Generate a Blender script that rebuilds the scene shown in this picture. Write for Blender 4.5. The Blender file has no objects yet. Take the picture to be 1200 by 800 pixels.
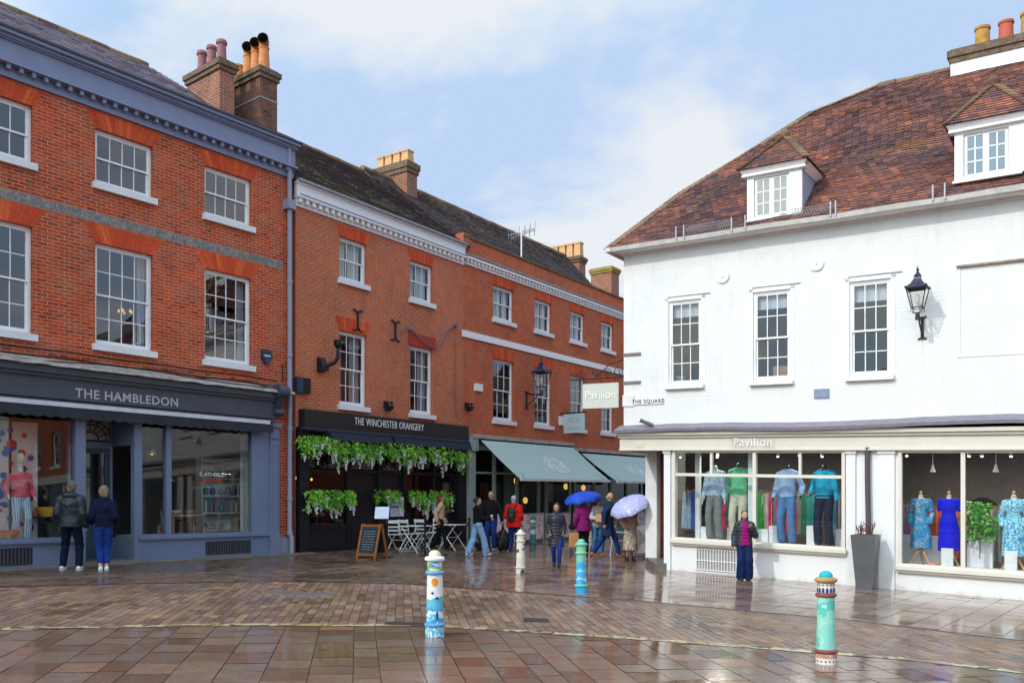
import bpy, bmesh, math, random
from mathutils import Vector, Matrix, noise
random.seed(7)
R = random.Random(11)
S = bpy.context.scene
COL = S.collection
# ---------------------------------------------------------------- camera model and measured frames of the place
F, CX, HY, H, GA, GB = 1023.0, 600.0, 588.0, 1.95, -.0283, .0195
CAM = Vector((0, 0, H))
def ray(x, y): return Vector(((x-CX)/F, 1, (HY-y)/F))
def gz(x, y): return GA*x+GB*y
def gnd(x, y):
    r = ray(x, y); return CAM + r*(H/(GB+GA*r.x-r.z))
class Frame:
    """facade frame: u along the wall, k out of the wall, w up"""
    def __init__(s, o, vp, flip=False):
        s.o = Vector(o); d = ray(*vp); s.d = d/math.hypot(d.x, d.y)
        if flip: s.d = -s.d
        s.n = Vector((s.d.y, -s.d.x, 0))
    def __call__(s, p): return s.o + s.d*p[0] + s.n*p[1] + Vector((0, 0, p[2]))
    def px(s, x, y, k=0):
        r = ray(x, y); t = s.n.dot(s.o+s.n*k-CAM)/s.n.dot(r); q = CAM+r*t-s.o
        u = q.x*s.d.x+q.y*s.d.y
        return u, q.z-s.d.z*u
    def U(s, x, k=0): return s.px(x, 500, k)[0]
    def Z(s, x, y, k=0): return s.px(x, y, k)[1]
    def gk(s, u, k):      # ground level (w) at u,k
        p = s((u, k, 0)); return gz(p.x, p.y)-p.z
B1 = Frame(gnd(343, 648), (1410, 590))
B2 = Frame(gnd(343, 648), (1305, 581))
B3 = Frame(B2((B2.U(543), 0, 0)), (1290, 574))
WB = Frame(gnd(779, 667), (-850, 530), True)

# ---------------------------------------------------------------- mesh helpers
class MB:
    def __init__(s): s.v = []; s.f = []; s.uv = []; s.m = []; s.r = []; s.sm = []
    def poly(s, pts, uv=None, m=0, r=None, sm=False):
        i = len(s.v); pts = [Vector(p) for p in pts]; s.v += pts
        s.f.append(list(range(i, i+len(pts))))
        if uv is None:
            n = Vector((0, 0, 0))
            for j in range(len(pts)):
                a, b = pts[j], pts[(j+1) % len(pts)]; n += a.cross(b)
            ax, ay, az = abs(n.x), abs(n.y), abs(n.z)
            if az >= ax and az >= ay: uv = [(p.x, p.y) for p in pts]
            elif ay >= ax: uv = [(p.x, p.z) for p in pts]
            else: uv = [(p.y, p.z) for p in pts]
        s.uv += list(uv); s.m.append(m); s.r.append(R.random() if r is None else r); s.sm.append(sm); return s
    def box(s, x0, x1, y0, y1, z0, z1, m=0, r=None):
        if x0 > x1: x0, x1 = x1, x0
        if y0 > y1: y0, y1 = y1, y0
        if z0 > z1: z0, z1 = z1, z0
        r = R.random() if r is None else r
        p = lambda a, b, c: (a, b, c)
        for q in (((x0,y0,z0),(x0,y1,z0),(x1,y1,z0),(x1,y0,z0)), ((x0,y0,z1),(x1,y0,z1),(x1,y1,z1),(x0,y1,z1)),
                  ((x0,y0,z0),(x1,y0,z0),(x1,y0,z1),(x0,y0,z1)), ((x1,y1,z0),(x0,y1,z0),(x0,y1,z1),(x1,y1,z1)),
                  ((x0,y1,z0),(x0,y0,z0),(x0,y0,z1),(x0,y1,z1)), ((x1,y0,z0),(x1,y1,z0),(x1,y1,z1),(x1,y0,z1))):
            s.poly(q, m=m, r=r)
        return s
    def hexa(s, b, t, m=0, r=None):   # bottom 4 points, top 4 points
        r = R.random() if r is None else r
        s.poly(b[::-1], m=m, r=r); s.poly(t, m=m, r=r)
        for i in range(4):
            j = (i+1) % 4; s.poly((b[i], b[j], t[j], t[i]), m=m, r=r)
        return s
    def bar(s, a, b, w, t, up=(0, 0, 1), m=0, r=None):   # rectangular bar a->b
        a, b = Vector(a), Vector(b); d = (b-a).normalized(); u = Vector(up)
        if abs(d.dot(u)) > .98: u = Vector((0, 1, 0))
        x = d.cross(u).normalized()*w/2; y = d.cross(x).normalized()*t/2
        return s.hexa([a-x-y, a+x-y, a+x+y, a-x+y], [b-x-y, b+x-y, b+x+y, b-x+y], m, r)
    def tube(s, pts, rad, n=8, m=0, cap=True, closed=False):
        pts = [Vector(p) for p in pts]; N = len(pts)
        if not hasattr(rad, '__len__'): rad = [rad]*N
        rings = []; ref = None
        for i, p in enumerate(pts):
            d = (pts[(i+1) % N if closed else min(i+1, N-1)]-pts[(i-1) if closed else max(i-1, 0)])
            if d.length < 1e-9: d = Vector((0, 0, 1))
            d.normalize()
            if ref is None: ref = Vector((0, 0, 1)) if abs(d.z) < .9 else Vector((1, 0, 0))
            x = ref-d*ref.dot(d)
            if x.length < 1e-4: x = d.orthogonal()
            x.normalize(); y = d.cross(x); ref = x
            rings.append([p+(x*math.cos(a*2*math.pi/n)+y*math.sin(a*2*math.pi/n))*rad[i] for a in range(n)])
        r = R.random()
        for i in range(N if closed else N-1):
            A, B = rings[i], rings[(i+1) % N]
            for a in range(n):
                b = (a+1) % n
                s.poly((A[a], A[b], B[b], B[a]), m=m, r=r, sm=True)
        if cap and not closed:
            s.poly(rings[0][::-1], m=m, r=r); s.poly(rings[-1], m=m, r=r)
        return s
    def lathe(s, prof, c=(0, 0, 0), n=20, m=0, sx=1, sy=1, sm=True, mfun=None):
        c = Vector(c); L = []
        for (rr, z) in prof:
            L.append([c+Vector((rr*sx*math.cos(2*math.pi*a/n), rr*sy*math.sin(2*math.pi*a/n), z)) for a in range(n)])
        r = R.random(); h = 0
        for i in range(len(L)-1):
            for a in range(n):
                b = (a+1) % n
                uv = ((a/n, prof[i][1]), ((a+1)/n, prof[i][1]), ((a+1)/n, prof[i+1][1]), (a/n, prof[i+1][1]))
                s.poly((L[i][a], L[i][b], L[i+1][b], L[i+1][a]), uv=uv, m=m if mfun is None else mfun(i), r=r, sm=sm)
        if prof[0][0] > 1e-4: s.poly(L[0][::-1], m=m, r=r)
        if prof[-1][0] > 1e-4: s.poly(L[-1], m=m if mfun is None else mfun(len(L)-2), r=r)
        return s
    def ell(s, c, rx, ry, rz, n=14, m=0, rot=None):
        c = Vector(c); k = n//2+1; g = []
        for i in range(k+1):
            t = math.pi*i/k
            row = []
            for a in range(n):
                v = Vector((rx*math.sin(t)*math.cos(2*math.pi*a/n), ry*math.sin(t)*math.sin(2*math.pi*a/n), rz*math.cos(t)))
                if rot: v = rot @ v
                row.append(c+v)
            g.append(row)
        r = R.random()
        for i in range(k):
            for a in range(n):
                b = (a+1) % n
                q = (g[i][a], g[i+1][a], g[i+1][b], g[i][b])
                if i == 0: q = (g[0][0], g[1][a], g[1][b])
                elif i == k-1: q = (g[i][a], g[k][0], g[i][b])
                s.poly(q, m=m, r=r, sm=True)
        return s
    def cap(s, a, b, ra, rb, n=12, sq=1.0, axis=None, m=0):   # tapered capsule; sq squashes across axis
        a, b = Vector(a), Vector(b); d = b-a; L = d.length
        d = d.normalized() if L > 1e-6 else Vector((0, 0, 1))
        ax = Vector(axis) if axis else Vector((0, 1, 0))
        y = ax-d*ax.dot(d)
        if y.length < 1e-3: y = d.orthogonal()
        y.normalize(); x = y.cross(d)
        rows = []
        for i in range(5):
            t = math.pi/2*i/4; rows.append((-ra*math.cos(t), ra*math.sin(t)+1e-4))
        for i in range(5):
            t = math.pi/2*i/4; rows.append((L+rb*math.sin(t), rb*math.cos(t)+1e-4))
        g = [[a+d*h+(x*math.cos(2*math.pi*q/n)+y*sq*math.sin(2*math.pi*q/n))*rr for q in range(n)] for h, rr in rows]
        r = R.random()
        for i in range(len(g)-1):
            for q in range(n):
                p = (q+1) % n; s.poly((g[i][q], g[i][p], g[i+1][p], g[i+1][q]), m=m, r=r, sm=True)
        s.poly(g[0][::-1], m=m); s.poly(g[-1], m=m)
        return s
    def add(s, o, M=None):
        i = len(s.v); s.v += [(M @ v if M else v) for v in o.v]
        s.f += [[a+i for a in f] for f in o.f]; s.uv += o.uv; s.m += o.m; s.r += o.r; s.sm += o.sm
        return s
    def mesh(s, name, mats, xf=None, flip=False, weld=False):
        vs = [tuple(xf(v)) if xf else tuple(v) for v in s.v]
        fs = [f[::-1] for f in s.f] if flip else s.f
        me = bpy.data.meshes.new(name); me.from_pydata(vs, [], fs)
        uvl = me.uv_layers.new(name='UVMap').data; i = 0; flat = []
        for f in s.f:
            seg = s.uv[i:i+len(f)]; i += len(f)
            for q in (seg[::-1] if flip else seg): flat += [q[0], q[1]]
        uvl.foreach_set('uv', flat)
        at = me.attributes.new('rnd', 'FLOAT', 'FACE'); at.data.foreach_set('value', s.r)
        me.polygons.foreach_set('material_index', s.m); me.polygons.foreach_set('use_smooth', s.sm)
        for m in (mats if isinstance(mats, (list, tuple)) else [mats]): me.materials.append(m)
        if weld:
            bm = bmesh.new(); bm.from_mesh(me); bmesh.ops.remove_doubles(bm, verts=bm.verts, dist=1e-5)
            bm.to_mesh(me); bm.free()
        me.update(); return me
    def build(s, name, mats, parent=None, fr=None, weld=False, bevel=0):
        if fr is not None:
            if parent is not None:
                L, rz = ROOT[parent.name]; M = Matrix.Rotation(-rz, 4, 'Z')
                me = s.mesh(name, mats, lambda v: M @ (fr(v)-L), True, weld)
            else: me = s.mesh(name, mats, fr, isinstance(fr, Frame), weld)
        else: me = s.mesh(name, mats, None, False, weld)
        return link(name, me, parent, bevel)
ROOT = {}
def link(name, me, parent=None, bevel=0):
    o = bpy.data.objects.new(name, me); COL.objects.link(o)
    if parent is not None: o.parent = parent; ROOT[o.name] = ROOT[parent.name]
    else: ROOT[o.name] = (Vector((0, 0, 0)), 0.0)
    if bevel:
        md = o.modifiers.new('edge', 'BEVEL'); md.width = bevel; md.segments = 2; md.limit_method = 'ANGLE'
    return o
def tag(o, label=None, cat=None, group=None, kind=None):
    if label: o['label'] = label
    if cat: o['category'] = cat
    if group: o['group'] = group
    if kind: o['kind'] = kind
    return o
def thing(name, loc, label, cat, group=None, rz=0):
    o = bpy.data.objects.new(name, None); COL.objects.link(o); o.empty_display_size = .1
    o.location = loc; o.rotation_euler = (0, 0, rz); ROOT[o.name] = (Vector(loc), rz)
    return tag(o, label, cat, group)
def copy_tree(o, parent=None):
    c = o.copy(); COL.objects.link(c); ROOT[c.name] = ROOT[o.name]
    if parent is not None: c.parent = parent
    for ch in [x for x in o.children]: copy_tree(ch, c)
    return c
def place(o, loc, rz=0): o.location = loc; o.rotation_euler = (0, 0, rz)
def remesh(mb, voxel, name, mat, disp=0, freq=8, dirn=None, smooth=2, xf=None):
    me = mb.mesh('tmp', mat, weld=True); ob = bpy.data.objects.new('tmp', me); COL.objects.link(ob)
    md = ob.modifiers.new('r', 'REMESH'); md.mode = 'VOXEL'; md.voxel_size = voxel
    if smooth: sm = ob.modifiers.new('s', 'SMOOTH'); sm.iterations = smooth; sm.factor = .5
    dg = bpy.context.evaluated_depsgraph_get(); ev = ob.evaluated_get(dg)
    out = bpy.data.meshes.new_from_object(ev); out.name = name
    bpy.data.objects.remove(ob); bpy.data.meshes.remove(me)
    if disp:
        nrm = [v.normal.copy() for v in out.vertices]; off = Vector((R.random()*50, R.random()*50, 0))
        for v, n in zip(out.vertices, nrm):
            p = v.co*freq
            if dirn: p = Vector((p.x*dirn[0], p.y*dirn[1], p.z*dirn[2]))
            q = noise.noise(p+off)+.5*noise.noise(p*2.1+off)
            v.co += n*disp*q
    if not out.materials: out.materials.append(mat)
    for p in out.polygons: p.use_smooth = True
    return out
def join(name, meshes, mats):
    """one mesh from several meshes; meshes = [(mesh, material index)]"""
    bm = bmesh.new()
    for me, mi in meshes:
        n0 = len(bm.faces); bm.from_mesh(me); bm.faces.ensure_lookup_table()
        if mi is not None:
            for f in bm.faces[n0:]: f.material_index = mi
    out = bpy.data.meshes.new(name); bm.to_mesh(out); bm.free()
    for m in mats: out.materials.append(m)
    return out

# ---------------------------------------------------------------- materials
MC = {}
def NT(name):
    m = bpy.data.materials.new(name); m.use_nodes = True; nt = m.node_tree
    b = nt.nodes['Principled BSDF']; return m, nt, b
def nd(nt, t, **kw):
    n = nt.nodes.new(t)
    for k, v in kw.items():
        if hasattr(n, k): setattr(n, k, v)
    return n
def setin(n, **kw):
    for k, v in kw.items(): n.inputs[k.replace('_', ' ')].default_value = v
    return n
def c4(c): return (c[0], c[1], c[2], 1)
def mixc(nt, fac, a, b, mode='MIX'):
    n = nt.nodes.new('ShaderNodeMix'); n.data_type = 'RGBA'; n.blend_type = mode
    for s, v in ((n.inputs[0], fac), (n.inputs[6], a), (n.inputs[7], b)):
        if isinstance(v, bpy.types.NodeSocket): nt.links.new(v, s)
        elif isinstance(v, tuple): s.default_value = c4(v)
        else: s.default_value = v
    return n.outputs[2]
def ramp(nt, src, stops, interp='LINEAR'):
    n = nt.nodes.new('ShaderNodeValToRGB'); n.color_ramp.interpolation = interp
    e = n.color_ramp.elements
    while len(e) < len(stops): e.new(.5)
    for i, (p, c) in enumerate(stops):
        e[i].position = p; e[i].color = c4(c) if hasattr(c, '__len__') else (c, c, c, 1)
    nt.links.new(src, n.inputs[0]); return n.outputs[0]
def nz(nt, vec, scale, detail=4, rough=.6, vs=None):
    if vs:
        mp = nt.nodes.new('ShaderNodeMapping'); mp.inputs['Scale'].default_value = vs; nt.links.new(vec, mp.inputs[0]); vec = mp.outputs[0]
    n = nt.nodes.new('ShaderNodeTexNoise'); n.inputs['Scale'].default_value = scale; n.inputs['Detail'].default_value = detail
    n.inputs['Roughness'].default_value = rough; nt.links.new(vec, n.inputs['Vector']); return n.outputs['Fac']
def bump(nt, b, h, strength=.3, dist=.01):
    n = nt.nodes.new('ShaderNodeBump'); n.inputs['Strength'].default_value = strength; n.inputs['Distance'].default_value = dist
    nt.links.new(h, n.inputs['Height']); nt.links.new(n.outputs[0], b.inputs['Normal'])
def plain(name, col, rough=.6, var=.12, vscale=6, bmp=0, metal=0, dirt=None, dscale=1.2, spec=.3, emit=0):
    if name in MC: return MC[name]
    m, nt, b = NT(name); tc = nd(nt, 'ShaderNodeTexCoord')
    f = nz(nt, tc.outputs['Object'], vscale)
    d = tuple(max(0, x*(1-var)) for x in col); l = tuple(min(1, x*(1+var)) for x in col)
    c = ramp(nt, f, [(.3, d), (.7, l)])
    if dirt:
        g = nz(nt, tc.outputs['Object'], dscale, 8, .7); c = mixc(nt, ramp(nt, g, [(.48, 0), (.72, .75)]), c, dirt)
    nt.links.new(c, b.inputs['Base Color'])
    b.inputs['Roughness'].default_value = rough; b.inputs['Metallic'].default_value = metal
    b.inputs['Specular IOR Level'].default_value = spec
    if bmp: bump(nt, b, nz(nt, tc.outputs['Object'], vscale*4, 6), bmp)
    if emit: b.inputs['Emission Color'].default_value = c4(col); b.inputs['Emission Strength'].default_value = emit
    MC[name] = m; return m
def brickmat(name, c1, c2, mort, bw=.225, rh=.075, ms=.009, dark=None, darkamt=.35, big=.25, bmp=.5, rough=.85, grey=None):
    m, nt, b = NT(name); uv = nd(nt, 'ShaderNodeUVMap'); u = uv.outputs[0]
    br = nd(nt, 'ShaderNodeTexBrick'); nt.links.new(u, br.inputs['Vector'])
    br.offset = .5; br.squash = 1
    setin(br, Scale=1.0, Mortar_Size=ms, Mortar_Smooth=.3, Bias=0.0, Brick_Width=bw, Row_Height=rh)
    br.inputs['Color1'].default_value = c4(c1); br.inputs['Color2'].default_value = c4(c2); br.inputs['Mortar'].default_value = c4(mort)
    # a second brick lookup of the same bond, used to scatter darker headers
    br2 = nd(nt, 'ShaderNodeTexBrick'); nt.links.new(u, br2.inputs['Vector']); br2.offset = .5; br2.squash = 1
    setin(br2, Scale=1.0, Mortar_Size=ms, Mortar_Smooth=.3, Bias=0.0, Brick_Width=bw, Row_Height=rh)
    br2.inputs['Color1'].default_value = (0, 0, 0, 1); br2.inputs['Color2'].default_value = (1, 1, 1, 1); br2.inputs['Mortar'].default_value = (0, 0, 0, 1)
    n1 = nz(nt, u, 9, 2, .5)
    sel = nd(nt, 'ShaderNodeMath', operation='MULTIPLY'); nt.links.new(br2.outputs['Color'], sel.inputs[0]); nt.links.new(ramp(nt, n1, [(.42, .1), (.6, 1)]), sel.inputs[1])
    c = br.outputs['Color']
    if dark: c = mixc(nt, ramp(nt, sel.outputs[0], [(.55, 0), (.75, darkamt)]), c, dark)
    f = nz(nt, u, .55, 6, .6); c = mixc(nt, 1.0, c, ramp(nt, f, [(.3, 1-big), (.7, 1+big*.25)]), 'MULTIPLY')
    if grey: c = mixc(nt, ramp(nt, nz(nt, u, 1.1, 8, .65), [(.58, 0), (.74, .6)]), c, grey)
    c = mixc(nt, ramp(nt, nz(nt, u, 2.3, 5, .6), [(.42, 0), (.68, .5)]), c, (.36, .15, .10))
    c = mixc(nt, ramp(nt, nz(nt, u, 1.0, 6, .65, vs=(3.2, .45, 1)), [(.55, 0), (.75, .55)]), c, (.14, .075, .055))
    mo = mixc(nt, ramp(nt, nz(nt, u, 3, 6, .6), [(.4, 0), (.65, .7)]), mort, (mort[0]*.55, mort[1]*.6, mort[2]*.62))
    c = mixc(nt, br.outputs['Fac'], c, mo)
    nt.links.new(c, b.inputs['Base Color']); b.inputs['Roughness'].default_value = rough
    b.inputs['Specular IOR Level'].default_value = .12
    iv = nd(nt, 'ShaderNodeMath', operation='SUBTRACT'); iv.inputs[0].default_value = 1; nt.links.new(br.outputs['Fac'], iv.inputs[1])
    ad = nd(nt, 'ShaderNodeMath', operation='ADD'); nt.links.new(iv.outputs[0], ad.inputs[0]); nt.links.new(nz(nt, u, 60, 3), ad.inputs[1])
    bump(nt, b, ad.outputs[0], bmp, .008); MC[name] = m; return m
def rndmat(name, stops, rough=.8, moss=None, mscale=1.5, bmp=.3, spec=.4, mlo=.55, mhi=.7, nscale=14):
    """colour picked per face from the 'rnd' attribute, with weathering from noise"""
    m, nt, b = NT(name); at = nd(nt, 'ShaderNodeAttribute', attribute_name='rnd'); tc = nd(nt, 'ShaderNodeTexCoord')
    c = ramp(nt, at.outputs['Fac'], stops)
    c = mixc(nt, 1.0, c, ramp(nt, nz(nt, tc.outputs['Object'], nscale, 5), [(.3, .78), (.7, 1.12)]), 'MULTIPLY')
    if moss: c = mixc(nt, ramp(nt, nz(nt, tc.outputs['Object'], mscale, 8, .7), [(mlo, 0), (mhi, .8)]), c, moss)
    nt.links.new(c, b.inputs['Base Color']); b.inputs['Roughness'].default_value = rough; b.inputs['Specular IOR Level'].default_value = spec
    bump(nt, b, nz(nt, tc.outputs['Object'], 40, 4), bmp, .006); MC[name] = m; return m
def wetmat(name, stops, bmp=.15, dirt=(.12, .085, .06), lo=.05, hi=.5, wetscale=.5, spec=.6, joint=None):
    m, nt, b = NT(name); at = nd(nt, 'ShaderNodeAttribute', attribute_name='rnd'); tc = nd(nt, 'ShaderNodeTexCoord'); O = tc.outputs['Object']
    c = ramp(nt, at.outputs['Fac'], stops)
    c = mixc(nt, 1.0, c, ramp(nt, nz(nt, O, 5, 8, .7), [(.25, .72), (.75, 1.2)]), 'MULTIPLY')
    c = mixc(nt, ramp(nt, nz(nt, O, .9, 7, .65), [(.45, 0), (.7, .55)]), c, dirt)
    nt.links.new(c, b.inputs['Base Color'])
    w = nz(nt, O, wetscale, 6, .6)
    rv = nd(nt, 'ShaderNodeMath', operation='MULTIPLY_ADD'); nt.links.new(at.outputs['Fac'], rv.inputs[0]); rv.inputs[1].default_value = .16; nt.links.new(w, rv.inputs[2]); w = rv.outputs[0]
    w2 = nz(nt, O, 7, 4, .6)
    mx = nd(nt, 'ShaderNodeMath', operation='MULTIPLY_ADD'); nt.links.new(w2, mx.inputs[0]); mx.inputs[1].default_value = .35; nt.links.new(w, mx.inputs[2])
    nt.links.new(ramp(nt, mx.outputs[0], [(.56, lo), (.95, hi)]), b.inputs['Roughness'])
    b.inputs['Specular IOR Level'].default_value = spec
    bump(nt, b, nz(nt, O, 11, 6, .65), bmp, .006); MC[name] = m; return m
def glassmat(name, tint=(.75, .8, .8), refl=.10, rough=.0):
    m, nt, b = NT(name); nt.nodes.remove(b); out = [n for n in nt.nodes if n.type == 'OUTPUT_MATERIAL'][0]
    t = nd(nt, 'ShaderNodeBsdfTransparent'); t.inputs[0].default_value = c4(tint)
    g = nd(nt, 'ShaderNodeBsdfGlossy'); g.inputs['Roughness'].default_value = rough; g.inputs['Color'].default_value = (1, 1, 1, 1)
    tc = nd(nt, 'ShaderNodeTexCoord'); bp = nd(nt, 'ShaderNodeBump'); bp.inputs['Strength'].default_value = .02; bp.inputs['Distance'].default_value = .004
    nt.links.new(nz(nt, tc.outputs['Object'], 1.5, 2), bp.inputs['Height']); nt.links.new(bp.outputs[0], g.inputs['Normal'])
    ge = nd(nt, 'ShaderNodeNewGeometry'); dp_ = nd(nt, 'ShaderNodeVectorMath', operation='DOT_PRODUCT'); nt.links.new(ge.outputs['True Normal'], dp_.inputs[0]); nt.links.new(ge.outputs['Incoming'], dp_.inputs[1])
    ab = nd(nt, 'ShaderNodeMath', operation='ABSOLUTE'); nt.links.new(dp_.outputs['Value'], ab.inputs[0])
    om = nd(nt, 'ShaderNodeMath', operation='SUBTRACT'); om.inputs[0].default_value = 1; nt.links.new(ab.outputs[0], om.inputs[1])
    pw_ = nd(nt, 'ShaderNodeMath', operation='POWER'); nt.links.new(om.outputs[0], pw_.inputs[0]); pw_.inputs[1].default_value = 5
    ad = nd(nt, 'ShaderNodeMath', operation='MULTIPLY_ADD', use_clamp=True); nt.links.new(pw_.outputs[0], ad.inputs[0]); ad.inputs[1].default_value = .9; ad.inputs[2].default_value = refl
    mx = nd(nt, 'ShaderNodeMixShader'); nt.links.new(ad.outputs[0], mx.inputs[0]); nt.links.new(t.outputs[0], mx.inputs[1]); nt.links.new(g.outputs[0], mx.inputs[2])
    nt.links.new(mx.outputs[0], out.inputs[0]); MC[name] = m; return m
def patmat(name, cols, scale=8, kind='VORONOI', rough=.45, bmp=0, vs=None, coord='Object'):
    """painted or printed patches of several colours"""
    m, nt, b = NT(name); tc = nd(nt, 'ShaderNodeTexCoord'); v = tc.outputs[coord]
    if vs:
        mp = nd(nt, 'ShaderNodeMapping'); mp.inputs['Scale'].default_value = vs; nt.links.new(v, mp.inputs[0]); v = mp.outputs[0]
    if kind == 'VORONOI':
        wob = nd(nt, 'ShaderNodeTexNoise'); wob.inputs['Scale'].default_value = scale; nt.links.new(v, wob.inputs['Vector'])
        v = mixc(nt, .15, v, wob.outputs['Color'])
        vo = nd(nt, 'ShaderNodeTexVoronoi'); vo.inputs['Scale'].default_value = scale; nt.links.new(v, vo.inputs['Vector'])
        sp = nd(nt, 'ShaderNodeSeparateColor'); nt.links.new(vo.outputs['Color'], sp.inputs[0]); src = sp.outputs[0]
    else: src = nz(nt, v, scale, 3, .55)
    n = len(cols); lo, hi = (0, 1) if kind == 'VORONOI' else (.36, .66)
    c = ramp(nt, src, [(lo+(hi-lo)*i/n, x) for i, x in enumerate(cols)], 'CONSTANT')
    nt.links.new(c, b.inputs['Base Color']); b.inputs['Roughness'].default_value = rough
    if bmp: bump(nt, b, nz(nt, tc.outputs['Object'], 30, 4), bmp, .004)
    MC[name] = m; return m
def stripemat(name, a, bcol, freq, axis='X', rough=.8, duty=.5, coord='UV'):
    m, nt, b = NT(name); tc = nd(nt, 'ShaderNodeTexCoord'); sp = nd(nt, 'ShaderNodeSeparateXYZ'); nt.links.new(tc.outputs[coord], sp.inputs[0])
    mu = nd(nt, 'ShaderNodeMath', operation='MULTIPLY'); nt.links.new(sp.outputs[axis], mu.inputs[0]); mu.inputs[1].default_value = freq
    fr = nd(nt, 'ShaderNodeMath', operation='FRACT'); nt.links.new(mu.outputs[0], fr.inputs[0])
    nt.links.new(ramp(nt, fr.outputs[0], [(0, a), (duty, bcol)], 'CONSTANT'), b.inputs['Base Color']); b.inputs['Roughness'].default_value = rough
    MC[name] = m; return m

def text_mb(txt, size, depth=.01, bold=0, spacing=1.0, align='CENTER', sx=1.0):
    cu = bpy.data.curves.new('t', 'FONT'); cu.body = txt; cu.size = size; cu.extrude = depth/2; cu.offset = bold
    cu.space_character = spacing; cu.align_x = align; cu.resolution_u = 3
    ob = bpy.data.objects.new('t', cu); COL.objects.link(ob)
    me = bpy.data.meshes.new_from_object(ob.evaluated_get(bpy.context.evaluated_depsgraph_get()))
    mb = MB()
    for p in me.polygons: mb.poly([Vector((me.vertices[i].co.x*sx, me.vertices[i].co.z, me.vertices[i].co.y)) for i in p.vertices])
    bpy.data.objects.remove(ob); bpy.data.curves.remove(cu); bpy.data.meshes.remove(me)
    return mb     # local: x along, y depth, z up
def on(mb, u, k, w, mirror=1): return MB().add(mb, Matrix.Translation((u, k, w)) @ Matrix.Diagonal((mirror, 1, 1, 1)))
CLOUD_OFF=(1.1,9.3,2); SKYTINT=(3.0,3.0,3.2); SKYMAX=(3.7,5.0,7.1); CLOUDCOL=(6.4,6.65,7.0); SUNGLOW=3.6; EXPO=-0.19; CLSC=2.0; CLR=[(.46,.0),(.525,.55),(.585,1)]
# ---------------------------------------------------------------- camera, sun, sky
cam = bpy.data.cameras.new('camera'); co = bpy.data.objects.new('camera', cam); COL.objects.link(co); S.camera = co
co.location = CAM; co.rotation_euler = (math.pi/2, 0, 0); cam.sensor_width = 36; cam.lens = F/1200*36; cam.shift_y = (HY-400)/1200
cam.clip_end = 2000; cam.clip_start = .1
SD = Vector((-.80, -.60, 0)).normalized(); EL = math.radians(36)
SD = Vector((SD.x*math.cos(EL), SD.y*math.cos(EL), math.sin(EL)))
sl = bpy.data.lights.new('sun', 'SUN'); so = bpy.data.objects.new('sun', sl); COL.objects.link(so)
sl.energy = 2.0; sl.angle = math.radians(1.2); sl.color = (1, .95, .87); so.rotation_euler = SD.to_track_quat('Z', 'Y').to_euler()
wd = bpy.data.worlds.new('World'); S.world = wd; wd.use_nodes = True; nt = wd.node_tree; bg = nt.nodes['Background']
sk = nd(nt, 'ShaderNodeTexSky', sky_type='NISHITA', sun_disc=False); sk.sun_elevation = EL; sk.sun_rotation = math.atan2(SD.x, SD.y)
sk.air_density = 1.0; sk.dust_density = 1.2; sk.ozone_density = 1.2
tc = nd(nt, 'ShaderNodeTexCoord'); G = tc.outputs['Generated']
sp = nd(nt, 'ShaderNodeSeparateXYZ'); nt.links.new(G, sp.inputs[0])
# project the view direction on a cloud deck
mz = nd(nt, 'ShaderNodeMath', operation='MAXIMUM'); nt.links.new(sp.outputs[2], mz.inputs[0]); mz.inputs[1].default_value = 0
az = nd(nt, 'ShaderNodeMath', operation='ADD'); nt.links.new(mz.outputs[0], az.inputs[0]); az.inputs[1].default_value = .35
dv = nd(nt, 'ShaderNodeVectorMath', operation='DIVIDE'); nt.links.new(G, dv.inputs[0])
cb = nd(nt, 'ShaderNodeCombineXYZ')
for i in range(3): nt.links.new(az.outputs[0], cb.inputs[i])
nt.links.new(cb.outputs[0], dv.inputs[1])
mp = nd(nt, 'ShaderNodeMapping'); nt.links.new(dv.outputs[0], mp.inputs[0]); mp.inputs['Location'].default_value = CLOUD_OFF
nc = nd(nt, 'ShaderNodeTexNoise'); nc.inputs['Scale'].default_value = CLSC; nc.inputs['Detail'].default_value = 9; nc.inputs['Roughness'].default_value = .55
nc.inputs['Distortion'].default_value = .15; nt.links.new(mp.outputs[0], nc.inputs['Vector'])
cl = ramp(nt, nc.outputs['Fac'], CLR)
veil = nd(nt, 'ShaderNodeMath', operation='MULTIPLY_ADD'); nt.links.new(cl, veil.inputs[0]); veil.inputs[1].default_value = .92; veil.inputs[2].default_value = .06
skb = mixc(nt, 1.0, sk.outputs[0], SKYTINT, 'MULTIPLY')
skb = mixc(nt, 1.0, skb, SKYMAX, 'DARKEN')
cc = mixc(nt, veil.outputs[0], skb, CLOUDCOL)
# thin cloud glows round the sun, as sunlit haze does
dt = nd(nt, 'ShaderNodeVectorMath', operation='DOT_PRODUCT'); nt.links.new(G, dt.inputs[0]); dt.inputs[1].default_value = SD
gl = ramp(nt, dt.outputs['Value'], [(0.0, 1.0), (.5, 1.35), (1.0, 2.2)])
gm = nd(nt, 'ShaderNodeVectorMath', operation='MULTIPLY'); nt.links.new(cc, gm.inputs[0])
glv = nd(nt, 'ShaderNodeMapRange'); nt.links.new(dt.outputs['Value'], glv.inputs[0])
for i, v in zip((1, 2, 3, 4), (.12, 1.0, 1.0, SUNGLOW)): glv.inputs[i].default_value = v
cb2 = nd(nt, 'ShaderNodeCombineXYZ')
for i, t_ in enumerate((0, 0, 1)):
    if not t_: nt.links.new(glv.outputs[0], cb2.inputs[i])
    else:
        pw2 = nd(nt, 'ShaderNodeMath', operation='POWER'); nt.links.new(glv.outputs[0], pw2.inputs[0]); pw2.inputs[1].default_value = .86; nt.links.new(pw2.outputs[0], cb2.inputs[i])
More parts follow.
